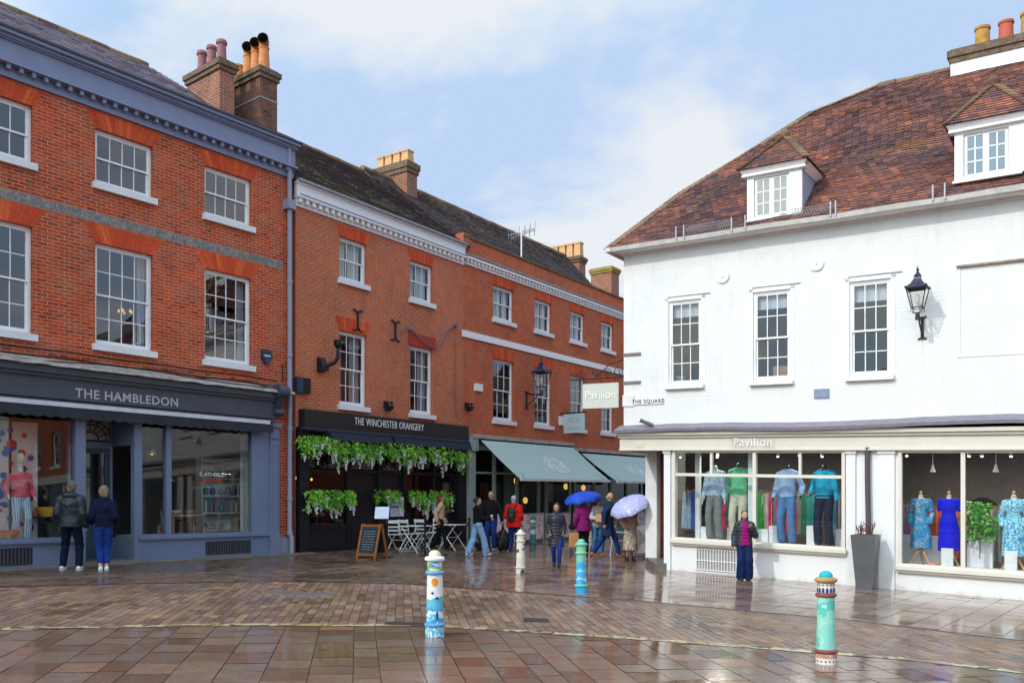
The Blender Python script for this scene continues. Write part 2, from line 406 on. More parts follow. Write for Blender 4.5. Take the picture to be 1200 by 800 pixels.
nt.links.new(cb2.outputs[0], gm.inputs[1]); nt.links.new(gm.outputs[0], bg.inputs[0]); bg.inputs[1].default_value = .15
S.view_settings.view_transform = 'Standard'; S.view_settings.look = 'None'; S.view_settings.exposure = EXPO; S.view_settings.gamma = 1
S.cycles.use_denoising = True; S.cycles.max_bounces = 7; S.cycles.transparent_max_bounces = 12; S.cycles.diffuse_bounces = 3
S.cycles.glossy_bounces = 4; S.cycles.sample_clamp_indirect = 6; S.cycles.caustics_reflective = False; S.cycles.caustics_refractive = False
S.render.engine = 'CYCLES'

# ---------------------------------------------------------------- shared materials
brick1 = brickmat('red brick', (.66, .088, .022), (.46, .050, .017), (.54, .29, .19), bw=.225, dark=(.17, .045, .04), darkamt=.8, big=.36, grey=(.16, .07, .05))
brick2 = brickmat('brown red brick', (.58, .105, .038), (.66, .15, .055), (.54, .34, .23), bw=.225, dark=(.24, .10, .08), darkamt=.75, big=.36, grey=(.20, .11, .08))
brick3 = brickmat('orange red brick', (.64, .115, .035), (.52, .085, .03), (.48, .26, .17), bw=.225, dark=(.22, .07, .05), darkamt=.6, big=.3, grey=(.18, .08, .06))
brickch = brickmat('chimney brick', (.42, .13, .06), (.30, .10, .06), (.42, .34, .28), bw=.225, dark=(.10, .06, .045), darkamt=.8, big=.45, grey=(.09, .08, .06))
brickdk = brickmat('sooty chimney brick', (.23, .075, .05), (.13, .05, .04), (.22, .17, .15), bw=.225, dark=(.04, .03, .025), darkamt=.8, big=.5)
archm = rndmat('rubbed red brick', [(0, (.66, .085, .020)), (.5, (.50, .055, .016)), (1, (.74, .13, .035))], rough=.8)
mortar = plain('lime mortar', (.42, .30, .24), .9)
flint = patmat('knapped flint', [(.22, .19, .18), (.12, .11, .12), (.30, .26, .23), (.17, .15, .16)], 26, rough=.6, bmp=.5)
white = plain('white gloss paint', (.80, .80, .82), .35, .03, 5)
whitew = plain('white joinery', (.82, .82, .83), .4, .03, 5)
stonew = plain('white painted stone', (.74, .74, .77), .6, .06, 4, dirt=(.5, .49, .48), dscale=2)
bluegrey = plain('blue grey joinery paint', (.155, .19, .30), .4, .06, 3)
bluegreyl = plain('pale blue grey cornice paint', (.22, .25, .385), .45, .05, 2)
bluegreyd = plain('dark blue grey fascia paint', (.062, .068, .092), .4, .12, 3)
lead = plain('weathered lead', (.30, .30, .34), .55, .15, 5, bmp=.2, dirt=(.17, .16, .15))
leadold = plain('old lead and stone ledge', (.38, .34, .31), .8, .2, 8, bmp=.5, dirt=(.12, .10, .08), dscale=3)
black = plain('black paint', (.012, .013, .017), .35, .2)
blackc = plain('black iron', (.015, .015, .02), .45, .2)
darkcloth = plain('dark blue awning cloth', (.018, .024, .042), .8, .1)
greenw = plain('sage green paint', (.30, .38, .36), .45, .05)
greend = plain('deep green paint', (.07, .13, .11), .45, .08)
sage = stripemat('sage striped awning cloth', (.38, .49, .46), (.31, .42, .40), 5.5, 'X', duty=.55)
cream = plain('cream paint', (.68, .64, .57), .45, .04, 3)
creamw = plain('off white painted render', (.77, .77, .78), .7, .04, 3, bmp=.15, dirt=(.6, .58, .55), dscale=1.6)
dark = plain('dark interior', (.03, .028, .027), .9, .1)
interior = plain('brown shop interior', (.20, .165, .145), .9, .15)
interiorg = plain('dim grey interior', (.06, .06, .062), .9, .15)
curtain = plain('white net curtain', (.70, .70, .70), .9, .05)
glass = glassmat('window glass', (.80, .84, .86), .09)
glassup = glassmat('upper window glass', (.60, .65, .70), .15)
glassw = glassmat('dark window glass', (.72, .76, .80), .06)
glassshop = glassmat('shop glass', (.97, .985, .985), .03)
pipem = plain('grey cast iron', (.27, .28, .37), .5, .08)
pot_o = plain('orange terracotta', (.62, .24, .09), .8, .2, 8, dirt=(.35, .2, .12), dscale=3)
pot_b = plain('buff clay', (.62, .35, .17), .8, .1, 8)
pot_p = plain('purple clay', (.30, .13, .14), .75, .15, 8)
pot_y = plain('lichened clay', (.46, .24, .06), .85, .3, 10, dirt=(.25, .2, .08), dscale=8)
pot_r = plain('red clay pot', (.48, .11, .07), .75, .08, 8)
mosscap = plain('mossy brick cap', (.16, .105, .075), .95, .4, 10, bmp=.8, dirt=(.17, .15, .07), dscale=4)
tile_w = rndmat('old clay tiles', [(0, (.085, .055, .065)), (.3, (.15, .075, .075)), (.55, (.23, .095, .075)), (.8, (.33, .125, .08)), (.95, (.46, .16, .08)), (1, (.56, .25, .13))], .85, moss=(.17, .12, .04), mscale=.9, mlo=.56, mhi=.74)
tile_moss = rndmat('mossy hip tiles', [(0, (.16, .10, .06)), (.4, (.26, .17, .08)), (.7, (.20, .10, .07)), (1, (.13, .07, .055))], .9, moss=(.22, .19, .07), mscale=4)
tile_b = rndmat('dark plain tiles', [(0, (.055, .045, .055)), (.4, (.10, .075, .08)), (.8, (.15, .10, .095)), (1, (.22, .14, .10))], .85, moss=(.16, .14, .045), mscale=.55, mlo=.50, mhi=.68)
slate = rndmat('purple slates', [(0, (.16, .13, .17)), (.5, (.23, .18, .23)), (1, (.30, .22, .24))], .6, moss=(.24, .18, .12), mscale=2, mlo=.6, mhi=.7)

def whitebrick():
    m, nt, b = NT('white painted brick'); uv = nd(nt, 'ShaderNodeUVMap'); u = uv.outputs[0]
    wb = nd(nt, 'ShaderNodeTexNoise'); wb.inputs['Scale'].default_value = .8; wb.inputs['Detail'].default_value = 3; nt.links.new(u, wb.inputs['Vector'])
    v = mixc(nt, .06, u, wb.outputs['Color'])
    br = nd(nt, 'ShaderNodeTexBrick'); nt.links.new(v, br.inputs['Vector']); br.offset = .5
    setin(br, Scale=1.0, Mortar_Size=.012, Mortar_Smooth=.6, Brick_Width=.225, Row_Height=.075)
    c = ramp(nt, nz(nt, u, 1.2, 6, .6), [(.3, (.70, .70, .705)), (.7, (.76, .76, .76))])
    c = mixc(nt, ramp(nt, nz(nt, u, 2.0, 9, .75), [(.54, 0), (.74, .55)]), c, (.60, .58, .55))
    c = mixc(nt, ramp(nt, nz(nt, u, 1.0, 7, .7, vs=(5, .5, 1)), [(.54, 0), (.78, .45)]), c, (.55, .52, .48))
    nt.links.new(c, b.inputs['Base Color']); b.inputs['Roughness'].default_value = .6
    iv = nd(nt, 'ShaderNodeMath', operation='MULTIPLY_ADD'); nt.links.new(br.outputs['Fac'], iv.inputs[0]); iv.inputs[1].default_value = -.42
    nt.links.new(nz(nt, u, 7, 6, .7), iv.inputs[2]); bump(nt, b, iv.outputs[0], .38, .010); return m
wbrick = whitebrick()

# ---------------------------------------------------------------- ground
ST = dict(kind='structure')
def sheet(name, mat, x0, x1, y0, y1, dz, n=1):
    mb = MB()
    for i in range(n):
        for j in range(n):
            a, b = x0+(x1-x0)*i/n, x0+(x1-x0)*(i+1)/n; c, d = y0+(y1-y0)*j/n, y0+(y1-y0)*(j+1)/n
            mb.poly([(a, c, gz(a, c)+dz), (b, c, gz(b, c)+dz), (b, d, gz(b, d)+dz), (a, d, gz(a, d)+dz)])
    return tag(mb.build(name, mat), 'dark wet ground under and beyond the paving', **ST)
wet_base = wetmat('wet stone setts', [(0, (.030, .023, .018)), (1, (.035, .027, .021))], bmp=.4, lo=.08, hi=.45, wetscale=.6)
sheet('ground', wet_base, -120, 120, -90, 150, 0)
def brk(pts):     # piecewise linear y(x) through world points
    P = sorted([(p.x, p.y) for p in pts])
    def f(x):
        for (a, b), (c, d) in zip(P, P[1:]):
            if x <= c or (c, d) == P[-1]: return b+(d-b)*(x-a)/(c-a)
    f.P = P; return f
chan = brk([gnd(0, 737), gnd(250, 732), gnd(500, 732.5), gnd(570, 737), gnd(760, 749), gnd(1050, 771), gnd(1200, 788)])
slot = brk([gnd(0, 688), gnd(150, 684), gnd(320, 681), gnd(480, 684), gnd(600, 693), gnd(760, 705), gnd(1000, 727), gnd(1200, 751)])
front = brk([gnd(0, 669), gnd(180, 660), gnd(330, 652)])
def clip(poly, a, b):           # keep the side to the left of a->b
    out = []
    for i, p in enumerate(poly):
        q = poly[(i+1) % len(poly)]
        sp_ = (b[0]-a[0])*(p[1]-a[1])-(b[1]-a[1])*(p[0]-a[0]); sq_ = (b[0]-a[0])*(q[1]-a[1])-(b[1]-a[1])*(q[0]-a[0])
        if sp_ >= 0: out.append(p)
        if (sp_ >= 0) != (sq_ >= 0):
            t = sp_/(sp_-sq_); out.append((p[0]+(q[0]-p[0])*t, p[1]+(q[1]-p[1])*t))
    return out
def pave(name, label, mat, lo, hi, xs, vp, L, Wd, gap, dz, seed=1, widths=None, bound=(-24, 24, -6, 34), holes=None):
    """rows of slabs whose long joints run towards direction vp; kept between y=lo(x) and y=hi(x)"""
    rr = random.Random(seed); d = Vector((ray(*vp).x, 1)).normalized(); e = Vector((d.y, -d.x)); mb = MB()
    xs = sorted(xs); c = 0; v = -34.0; col = 0
    while v < 34:
        w = rr.choice(widths) if widths else Wd
        s = -12+rr.random()*L
        while s < 42:
            l = L*(.75+.5*rr.random()) if widths else L*(1 if rr.random() < .8 else .6)
            q = [d*s+e*v, d*(s+l-gap)+e*v, d*(s+l-gap)+e*(v+w-gap), d*s+e*(v+w-gap)]
            cx = sum(p.x for p in q)/4; cy = sum(p.y for p in q)/4; s += l
            if cx < bound[0]-1 or cx > bound[1]+1 or cy < bound[2]-1 or cy > bound[3]+1: continue
            if not (lo(cx)-1.5 < cy < hi(cx)+1.5): continue
            r = rr.random(); hz = (rr.random()-.5)*.002; tx, ty = rr.gauss(0, .0035), rr.gauss(0, .0035)
            for a, b in zip(xs, xs[1:]):
                if max(p.x for p in q) < a or min(p.x for p in q) > b: continue
                P = [(p.x, p.y) for p in q]
                cc = [(a, lo(a)), (b, lo(b)), (b, hi(b)), (a, hi(a))]
                for i in range(4):
                    if len(P) < 3: break
                    # orientation of P
                    P = clip(P, cc[i], cc[(i+1) % 4])
                if len(P) >= 3:
                    mb.poly([(x, y, gz(x, y)+dz+hz+tx*(x-cx)+ty*(y-cy)) for x, y in P][::-1], r=r)
        v += w
    o = mb.build(name, mat); return tag(o, label, **ST)
INF = lambda v: (lambda x: v)
slabm = wetmat('wet sandstone slabs', [(0, (.17, .085, .055)), (.4, (.22, .125, .085)), (.7, (.25, .15, .105)), (.92, (.20, .135, .105)), (1, (.31, .15, .085))], bmp=.08, lo=.03, hi=.28, spec=.75, wetscale=.45)
pavm = wetmat('wet clay pavers', [(0, (.18, .10, .07)), (.4, (.24, .135, .09)), (.7, (.29, .165, .10)), (.9, (.23, .16, .13)), (1, (.37, .20, .10))], bmp=.22, lo=.12, hi=.55, wetscale=.6)
walkm = wetmat('wet footway slabs', [(0, (.19, .105, .07)), (.5, (.27, .17, .12)), (1, (.32, .21, .16))], bmp=.09, lo=.03, hi=.24, spec=.8, wetscale=.5)
streetm = wetmat('wet street setts', [(0, (.10, .062, .045)), (.5, (.15, .095, .065)), (1, (.20, .12, .08))], bmp=.3, lo=.10, hi=.5, wetscale=.5)
cxs = [-30]+[p[0] for p in chan.P]+[30]; sxs = [-30]+[p[0] for p in slot.P]+[30]; allx = sorted(set(cxs+sxs))
off = lambda f, d: (lambda x: f(x)+d)
pave('plaza_paving', 'large wet brown stone slabs of the open square', slabm, INF(-6), off(chan, -.10), cxs, (418, 588), .48, .5, .011, .004, 3, widths=[.44, .44, .27, .38])
pave('roadway', 'wet band of long narrow clay pavers across the square', pavm, off(chan, .10), off(slot, -.06), allx, (470, 588), .42, .128, .009, .004, 5)
vpC = (1410, 590)
frontC = lambda x: 34
pave('pavement', 'wet brown slabs between the drain slot and the shops', walkm, off(slot, .06), INF(34), [-1.2]+[x for x in sxs if x > -1.2], vpC, .6, .42, .010, .004, 9, widths=[.42, .42, .36, .5], bound=(-1.4, 24, 4, 34))
pave('street', 'dark wet setts in front of the brick shops', streetm, off(slot, .06), INF(34), [x for x in sxs if x < -1.2]+[-1.2], (1310, 585), .3, .16, .008, .004, 12, bound=(-24, -1.0, 8, 34))
chanm = patmat('worn channel stone', [(.44, .31, .14), (.24, .16, .09), (.52, .42, .24), (.10, .07, .05), (.34, .26, .17)], 1.4, 'NOISE', .25, .3)
slotm = plain('iron drain slot', (.06, .05, .045), .4, .3, 12, bmp=.4)
def strip(name, label, mat, f, half, dz, x0, x1, th=.0):
    mb = MB(); P = [x0]+[p[0] for p in f.P if x0 < p[0] < x1]+[x1]; X = []
    for a, b in zip(P, P[1:]):
        n = max(1, int((b-a)/.6)); X += [a+(b-a)*i/n for i in range(n)]
    X.append(x1)
    for a, b in zip(X, X[1:]):
        g = .012; a2 = a+g
        mb.poly([(a2, f(a2)-half, gz(a2, f(a2)-half)+dz), (b, f(b)-half, gz(b, f(b)-half)+dz), (b, f(b)+half, gz(b, f(b)+half)+dz), (a2, f(a2)+half, gz(a2, f(a2)+half)+dz)])
    return tag(mb.build(name, mat), label, **ST)
strip('drain_channel', 'pale worn stone channel between slabs and pavers', chanm, chan, .095, .009, -20, 16)
strip('drain_slot', 'dark narrow drain slot before the white shop', slotm, slot, .045, .008, gnd(590, 693).x, 16)
# kerb along the brick shops, and worn yellow lines
kerbm = plain('wet kerb stone', (.20, .17, .14), .3, .2, 4, dirt=(.1, .08, .07))
kb = MB()
for i in range(14):
    a = -12.6+i*.93; b = a+.915
    p = lambda u, k: (lambda q: (q.x, q.y))(B1((u, k, 0)))
    k0, k1 = .18, .42
    Q = [p(a, k0), p(b, k0), p(b, k1), p(a, k1)]
    kb.hexa([Vector((x, y, gz(x, y)-.02)) for x, y in Q], [Vector((x, y, gz(x, y)+.035)) for x, y in Q])
tag(kb.build('kerb', kerbm), 'low worn kerb along the foot of the grey shopfront', **ST)
yel = patmat('worn yellow paint', [(.42, .30, .10), (.16, .12, .08), (.36, .27, .13), (.12, .09, .07)], 5, 'NOISE', .4)
def roadline(name, label, pts, w=.07, dz=.010, mat=yel):
    mb = MB(); P = [gnd(*q) for q in pts]
    for a, b in zip(P, P[1:]):
        d = (b-a); n = max(1, int(d.length/.5))
        for i in range(n):
            if R.random() < .18: continue
            s, e = a+d*(i/n), a+d*((i+.93)/n); t = Vector((-d.y, d.x, 0)).normalized()*w/2
            mb.poly([(q.x, q.y, gz(q.x, q.y)+dz) for q in (s-t, e-t, e+t, s+t)])
    return tag(mb.build(name, mat), label, **ST)
roadline('road_marking', 'worn pale yellow line along the edge of the street', [(540, 676), (600, 669), (660, 661), (715, 650), (745, 645)], .09)
roadline('road_marking', 'short worn yellow line before the chalkboard sign', [(372, 656), (420, 657), (455, 651), (520, 643)], .08)
roadline('road_marking', 'faded thin line across the dark street', [(560, 655), (640, 650), (700, 648)], .06)

def splashed():
    m, nt, b = NT('splashed white render'); uv = nd(nt, 'ShaderNodeUVMap'); u = uv.outputs[0]; sp = nd(nt, 'ShaderNodeSeparateXYZ'); nt.links.new(u, sp.inputs[0])
    n1 = nz(nt, u, 3.5, 8, .75); ma = nd(nt, 'ShaderNodeMath', operation='MULTIPLY_ADD'); nt.links.new(sp.outputs[1], ma.inputs[0]); ma.inputs[1].default_value = -1.1; nt.links.new(n1, ma.inputs[2])
    c = mixc(nt, ramp(nt, ma.outputs[0], [(.42, 0), (.72, .8)]), ramp(nt, nz(nt, u, 1.3, 6), [(.3, (.74, .74, .75)), (.7, (.79, .79, .80))]), (.40, .33, .27))
    nt.links.new(c, b.inputs['Base Color']); b.inputs['Roughness'].default_value = .6; bump(nt, b, nz(nt, u, 6, 6), .3, .01); return m
splash = splashed()
# ---------------------------------------------------------------- building pieces
def wall_grid(mb, u0, u1, w0, w1, ops, dep, k=0, m=0):
    us = sorted({u0, u1, *[x for o in ops for x in o[:2] if u0 < x < u1]}); ws = sorted({w0, w1, *[x for o in ops for x in o[2:4] if w0 < x < w1]})
    for a, b in zip(us, us[1:]):
        for c, d in zip(ws, ws[1:]):
            cu, cw = (a+b)/2, (c+d)/2
            if any(o[0] < cu < o[1] and o[2] < cw < o[3] for o in ops): continue
            mb.poly([(a, k, c), (b, k, c), (b, k, d), (a, k, d)], m=m)
    for a, b, c, d in ops:
        for q in (((a, k, c), (a, k, d), (a, k-dep, d), (a, k-dep, c)), ((b, k, d), (b, k, c), (b, k-dep, c), (b, k-dep, d)),
                  ((a, k, d), (b, k, d), (b, k-dep, d), (a, k-dep, d)), ((b, k, c), (a, k, c), (a, k-dep, c), (b, k-dep, c))):
            mb.poly(q, m=m)
    return mb
def sash(fr, parent, u0, u1, w0, w1, cols, rows, rec=.10, silld=.14, sillw=.09, cur=None, frame=white, pane=glassup, arch=None, fw=.055, name='window', k=0, silm=None, blind=0, split=None, bar=.02, lab=None):
    """sliding sash window: box frame, upper sash proud of the lower one, glazing bars, sill, panes"""
    mb = MB(); f = k-rec
    mb.box(u0, u0+fw, f-.08, f, w0, w1); mb.box(u1-fw, u1, f-.08, f, w0, w1); mb.box(u0+fw, u1-fw, f-.08, f-.001, w1-fw, w1); mb.box(u0+fw, u1-fw, f-.08, f+.02, w0, w0+.05)
    a, b, c, d = u0+fw, u1-fw, w0+.05, w1-fw; mid = (c+d)/2 if split is None else c+(d-c)*split
    pm = MB()
    rt = rows//2
    for lo, hi, kk, rr in ((mid-.02, d, f-.012, rows-rt), (c, mid+.02, f-.045, rt)):
        st = .04
        mb.box(a, a+st, kk-.03, kk, lo, hi); mb.box(b-st, b, kk-.03, kk, lo, hi)
        mb.box(a+st, b-st, kk-.03, kk-.001, lo, lo+(.07 if lo == c else .04)); mb.box(a+st, b-st, kk-.03, kk-.001, hi-.04, hi)
        lo2 = lo+(.07 if lo == c else .04); hi2 = hi-.04
        for i in range(1, cols): x = a+st+(b-a-2*st)*i/cols; mb.box(x-bar/2, x+bar/2, kk-.026, kk-.004, lo2, hi2)
        for j in range(1, rr): z = lo2+(hi2-lo2)*j/rr; mb.box(a+st, b-st, kk-.024, kk-.006, z-bar/2, z+bar/2)
        # each pane sits a hair differently in its putty, so reflections break from pane to pane
        for i in range(cols):
            for j in range(rr):
                x0 = a+st+(b-a-2*st)*i/cols; x1 = a+st+(b-a-2*st)*(i+1)/cols; z0 = lo2+(hi2-lo2)*j/rr; z1 = lo2+(hi2-lo2)*(j+1)/rr
                t = [(R.random()-.5)*.006 for _ in range(3)]; y = kk-.016
                pm.poly([(x0, y+t[0], z0), (x1, y+t[1], z0), (x1, y+t[1]+t[2], z1), (x0, y+t[0]+t[2], z1)])
    o = mb.build(name, frame, parent, fr)
    if lab: o['label'] = lab
    pm.build('pane', pane, o, fr)
    if silld:
        sb = MB(); sb.box(u0-.07, u1+.07, f, k+sillw, w0-silld, w0-.002); sb.build('sill', silm or stonew, o, fr)
    if cur:
        cm = MB(); n = 26
        def sheetc(x0, x1, za, zb):
            m_ = max(4, int(n*(x1-x0)))*2; P = []
            for i in range(m_+1):
                x = x0+(x1-x0)*i/m_; P.append((x, f-.20+.025*math.sin(i*1.9)+.012*R.random(), i))
            for p, q in zip(P, P[1:]): cm.poly([(p[0], p[1], za), (q[0], q[1], za), (q[0], q[1], zb), (p[0], p[1], zb)], sm=False)
        for (x0, x1, za, zb) in cur: sheetc(a+(b-a)*x0, a+(b-a)*x1, c+(d-c)*za, c+(d-c)*zb)
        cm.build('curtain', curtain, o, fr)
    if blind:
        bm_ = MB(); bm_.box(a+.01, b-.01, f-.14, f-.135, d-(d-c)*blind, d); bm_.build('blind', curtain, o, fr)
    if arch:
        am = MB(); h, sp_ = arch; N = int((u1-u0)/.075); mid_ = (u0+u1)/2
        for i in range(N):
            g = .004
            ta, tb = i/N, (i+1)/N
            xb0, xb1 = u0-.02+(u1-u0+.04)*ta+g, u0-.02+(u1-u0+.04)*tb-g; xt0, xt1 = u0-sp_+(u1-u0+2*sp_)*ta+g, u0-sp_+(u1-u0+2*sp_)*tb-g
            y0, y1 = k-.05, k+.004; z0, z1 = w1-.002, w1+h
            am.hexa([Vector(p) for p in ((xb0, y0, z0), (xb1, y0, z0), (xb1, y1, z0), (xb0, y1, z0))], [Vector(p) for p in ((xt0, y0, z1), (xt1, y0, z1), (xt1, y1, z1), (xt0, y1, z1))])
        am.build('arch', archm, o, fr)
    return o
def tiles(mb, P0, eu, es, nr, tmax, lo, hi, tw=.165, g=.1, lift=.02, und=.02, seed=0, dens=1.0, jit=.006):
    """courses of overlapping tiles on a plane: P0 + eu*s + es*t + nr*h"""
    P0, eu, es, nr = Vector(P0), Vector(eu), Vector(es), Vector(nr); rr = random.Random(seed)
    def P(s, t, h):
        un = und*(noise.noise(Vector((s*.5, t*.7, seed)))+.4*noise.noise(Vector((s*1.7, t*2, seed+9))))
        return P0+eu*s+es*t+nr*(h+un)
    n = int(tmax/g)
    for i in range(n):
        t = i*g; a, b = lo(t), hi(t); s = a-tw*(.5*(i % 2))-rr.random()*.02
        while s < b:
            s0, s1 = max(a, s+.003), min(b, s+tw-.003); s += tw
            if s1-s0 < .03: continue
            j = (rr.random()-.5)*jit*2; h1 = lift+rr.random()*jit*1.5; h2 = lift*.25; tt = t+j
            A, B = P(s0, tt, h1), P(s1, tt, h1+(rr.random()-.5)*jit); C_, D = P(s1, t+g*1.05, h2), P(s0, t+g*1.05, h2)
            A2, B2_ = P(s0, tt, h1-lift*.9), P(s1, tt, h1-lift*.9)
            v = .62*rr.random()+.38*min(1, max(0, .5+1.3*noise.noise(Vector((s*.6, t*1.1, seed+3)))))
            mb.poly([A, B, C_, D], r=v); mb.poly([A2, B2_, B, A], r=v*.7)
    return mb
def chimney(fr, parent, u0, u1, k0, k1, w0, w1, mat, pots, name='chimney', band=None, capm=mosscap, caph=.30, label=None):
    """stack with oversailing courses; pots = list of (u, k, radius, height, material, style)"""
    mb = MB(); mb.box(u0, u1, k1, k0, w0, w1-caph)
    c = mb.build(name, mat, parent, fr)
    if label: c['label'] = label
    cb_ = MB(); cb_.box(u0-.05, u1+.05, k1-.05, k0+.05, w1-caph, w1-caph*.62); cb_.box(u0-.09, u1+.09, k1-.09, k0+.09, w1-caph*.62, w1-.05); cb_.box(u0-.03, u1+.03, k1-.03, k0+.03, w1-.05, w1)
    cb_.build('chimney_cap', capm, c, fr)
    if band is not None:
        b2 = MB(); b2.box(u0-.012, u1+.012, k1-.012, k0+.012, band-.02, band+.02); b2.build('lead_band', lead, c, fr)
    for (u, k, r, h, m, st) in pots:
        p = MB(); z = w1-.02
        if st == 'round':
            prof = [(r*1.12, z), (r*1.05, z+.08), (r*.98, z+.12), (r*.88, z+h*.8), (r*.92, z+h*.82), (r*1.12, z+h*.84), (r*1.14, z+h*.93), (r*1.0, z+h), (r*.82, z+h), (r*.8, z+h*.6)]
            p.lathe(prof, (u, k, 0), 18)
        elif st == 'plain':
            p.lathe([(r*1.05, z), (r*.95, z+h*.9), (r*1.08, z+h*.9), (r*1.08, z+h), (r*.85, z+h), (r*.8, z+h*.6)], (u, k, 0), 18)
        elif st == 'cowl':
            p.lathe([(r*1.1, z), (r*1.0, z+h*.2), (r*.84, z+h*.78), (r*.95, z+h*.80), (r*.95, z+h*.84), (r*.8, z+h*.84), (r*.7, z+h*.6)], (u, k, 0), 18)
        elif st == 'square':
            p.hexa([Vector(q) for q in ((u-r, k-r, z), (u+r, k-r, z), (u+r, k+r, z), (u-r, k+r, z))], [Vector(q) for q in ((u-r*.86, k-r*.86, z+h*.88), (u+r*.86, k-r*.86, z+h*.88), (u+r*.86, k+r*.86, z+h*.88), (u-r*.86, k+r*.86, z+h*.88))])
            p.box(u-r*1.02, u+r*1.02, k-r*1.02, k+r*1.02, z+h*.88, z+h)
        o = p.build('chimney_pot', m, c, fr)
        if st == 'cowl':
            q = MB(); zz = z+h*.84+r*.9
            pts = [(u, k, z+h*.80), (u, k, z+h*.84+r*.4), (u-.02, k+.2*r, zz), (u-r*.5, k+r*.5, zz+r*.25), (u-r*.9, k+r*.9, zz+r*.28)]
            q.tube(pts, [r*.8, r*.84, r*.9, r*.92, r*.95], 14, cap=False)
            q.tube([(u-r*.89, k+r*.89, zz+r*.28), (u-.02, k+.2*r, zz), (u, k, z+h*.82)], [r*.9, r*.86, r*.7], 14, cap=False, m=1)
            q.build('cowl', [pot_o, dark], c, fr)
    return c
def dentils(mb, u0, u1, k0, k1, w0, w1, w, gap, off_=0):
    u = u0+off_
    while u+w < u1: mb.box(u, u+w, k0, k1, w0, w1); u += w+gap
def shell(fr, parent, u0, u1, k0, k1, w0, w1, mat, floors=()):
    mb = MB()
    for q in (((u0, k0, w0), (u0, k1, w0), (u0, k1, w1), (u0, k0, w1)), ((u1, k1, w0), (u1, k0, w0), (u1, k0, w1), (u1, k1, w1)), ((u0, k1, w0), (u1, k1, w0), (u1, k1, w1), (u0, k1, w1))): mb.poly(q)
    mb.build('rear_wall', mat, parent, fr)
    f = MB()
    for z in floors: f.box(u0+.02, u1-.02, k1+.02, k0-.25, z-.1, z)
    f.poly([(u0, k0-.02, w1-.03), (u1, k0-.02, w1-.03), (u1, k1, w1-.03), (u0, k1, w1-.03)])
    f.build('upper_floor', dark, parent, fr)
def gable_roof(fr, parent, u0, u1, k0, w0, kr, wr, mat, seed, lo=None, hi=None, tw=.165, g=.1, und=.02, back=True, rmat=None, name='roof'):
    mb = MB(); dk, dw = kr-k0, wr-w0; L = math.hypot(dk, dw); es = Vector((0, dk/L, dw/L)); nr = Vector((0, dw/L, -dk/L))
    tiles(mb, (0, k0, w0), (1, 0, 0), es, nr, L, lo or (lambda t: u0), hi or (lambda t: u1), tw, g, und=und, seed=seed)
    o = mb.build(name, mat, parent, fr)
    bs = MB(); bs.poly([(u0, k0, w0-.03), (u1, k0, w0-.03), (hi(L) if hi else u1, kr, wr-.03), (lo(L) if lo else u0, kr, wr-.03)])
    if back: bs.poly([(lo(L) if lo else u0, kr, wr-.03), (hi(L) if hi else u1, kr, wr-.03), (u1, 2*kr-k0, w0), (u0, 2*kr-k0, w0)])
    for u, e in ((u0, lo), (u1, hi)):
        x = e(L) if e else u; bs.poly([(u, k0, w0-.03), (x, kr, wr-.03), (u, 2*kr-k0, w0-.03)])
    bs.build('roof_slope', rmat or tile_b, o, fr)
    rd = MB(); s = lo(L) if lo else u0; e = hi(L) if hi else u1
    while s < e: rd.tube([(s, kr, wr-.05+.02*R.random()), (min(s+.43, e), kr, wr-.05+.02*R.random())], .12, 10, cap=True); s += .45
    rd.build('ridge_tile', tile_moss, o, fr)
    return o
def top(fr, u, k=0):
    p = fr((u, k, 0)); return Vector((p.x, p.y, gz(p.x, p.y)))

# ================================================================ B1: red brick corner building with the grey shop
b1 = thing('brick_building', top(B1, -5), 'tall red brick building with blue grey cornice and grey shopfront', 'building')
H1, S1 = (6.93, 4.74), (9.39, 8.21)
cols1 = [(-13.1, -11.75), (-10.45, -9.1), (-7.82, -6.48), (-5.2, -3.88), (-2.57, -1.26)]
ops = [(a, b, 4.74, 6.93) for a, b in cols1]+[(a, b, 8.21, 9.39) for a, b in cols1]
mb = MB(); wall_grid(mb, -14, -.02, 3.62, 9.85, ops, .22); wall_grid(mb, -.78, -.02, -.35, 3.62, [], .2); wall_grid(mb, -14, -11.2, -.6, 3.62, [], .2)
mb.build('wall', brick1, b1, B1)
MB().box(-14, -.3, -.02, .006, 7.36, 7.56).build('flint_band', flint, b1, B1)
MB().box(-.76, -.02, -.02, .05, -.35, .42).build('plinth', pipem, b1, B1)
for i, (a, b) in enumerate(cols1):
    sash(B1, b1, a, b, 4.74, 6.93, 4, 4, arch=(.40, .26), cur=[(.86, 1, 0, 1)] if i > 2 else None)
    sash(B1, b1, a, b, 8.21, 9.39, 4, 2, arch=(.36, .22))
shell(B1, b1, -14, -.02, 0, -9, -.5, 10.4, brick1, (4.1, 7.5))
# cornice: board, dentils, tall frieze, crown moulding
m1 = MB(); m1.box(-14, -.02, 0, .07, 9.78, 9.90)
dentils(m1, -14, -.05, .03, .19, 9.90, 10.0, .07, .17)
m1.box(-14, -.02, 0, .06, 9.90, 10.0); m1.box(-14, 0, 0, .24, 10.0, 10.05); m1.box(-14, -.01, 0, .12, 10.05, 10.48)
for i, (k, a, b) in enumerate([(.17, 10.48, 10.51), (.21, 10.51, 10.57), (.29, 10.57, 10.64)]): m1.box(-14, .0+.02*i, -.2, k, a, b)
m1.build('cornice', bluegreyl, b1, B1)
MB().box(-14, .08, -.25, .33, 10.64, 10.69).build('gutter', bluegreyd, b1, B1)
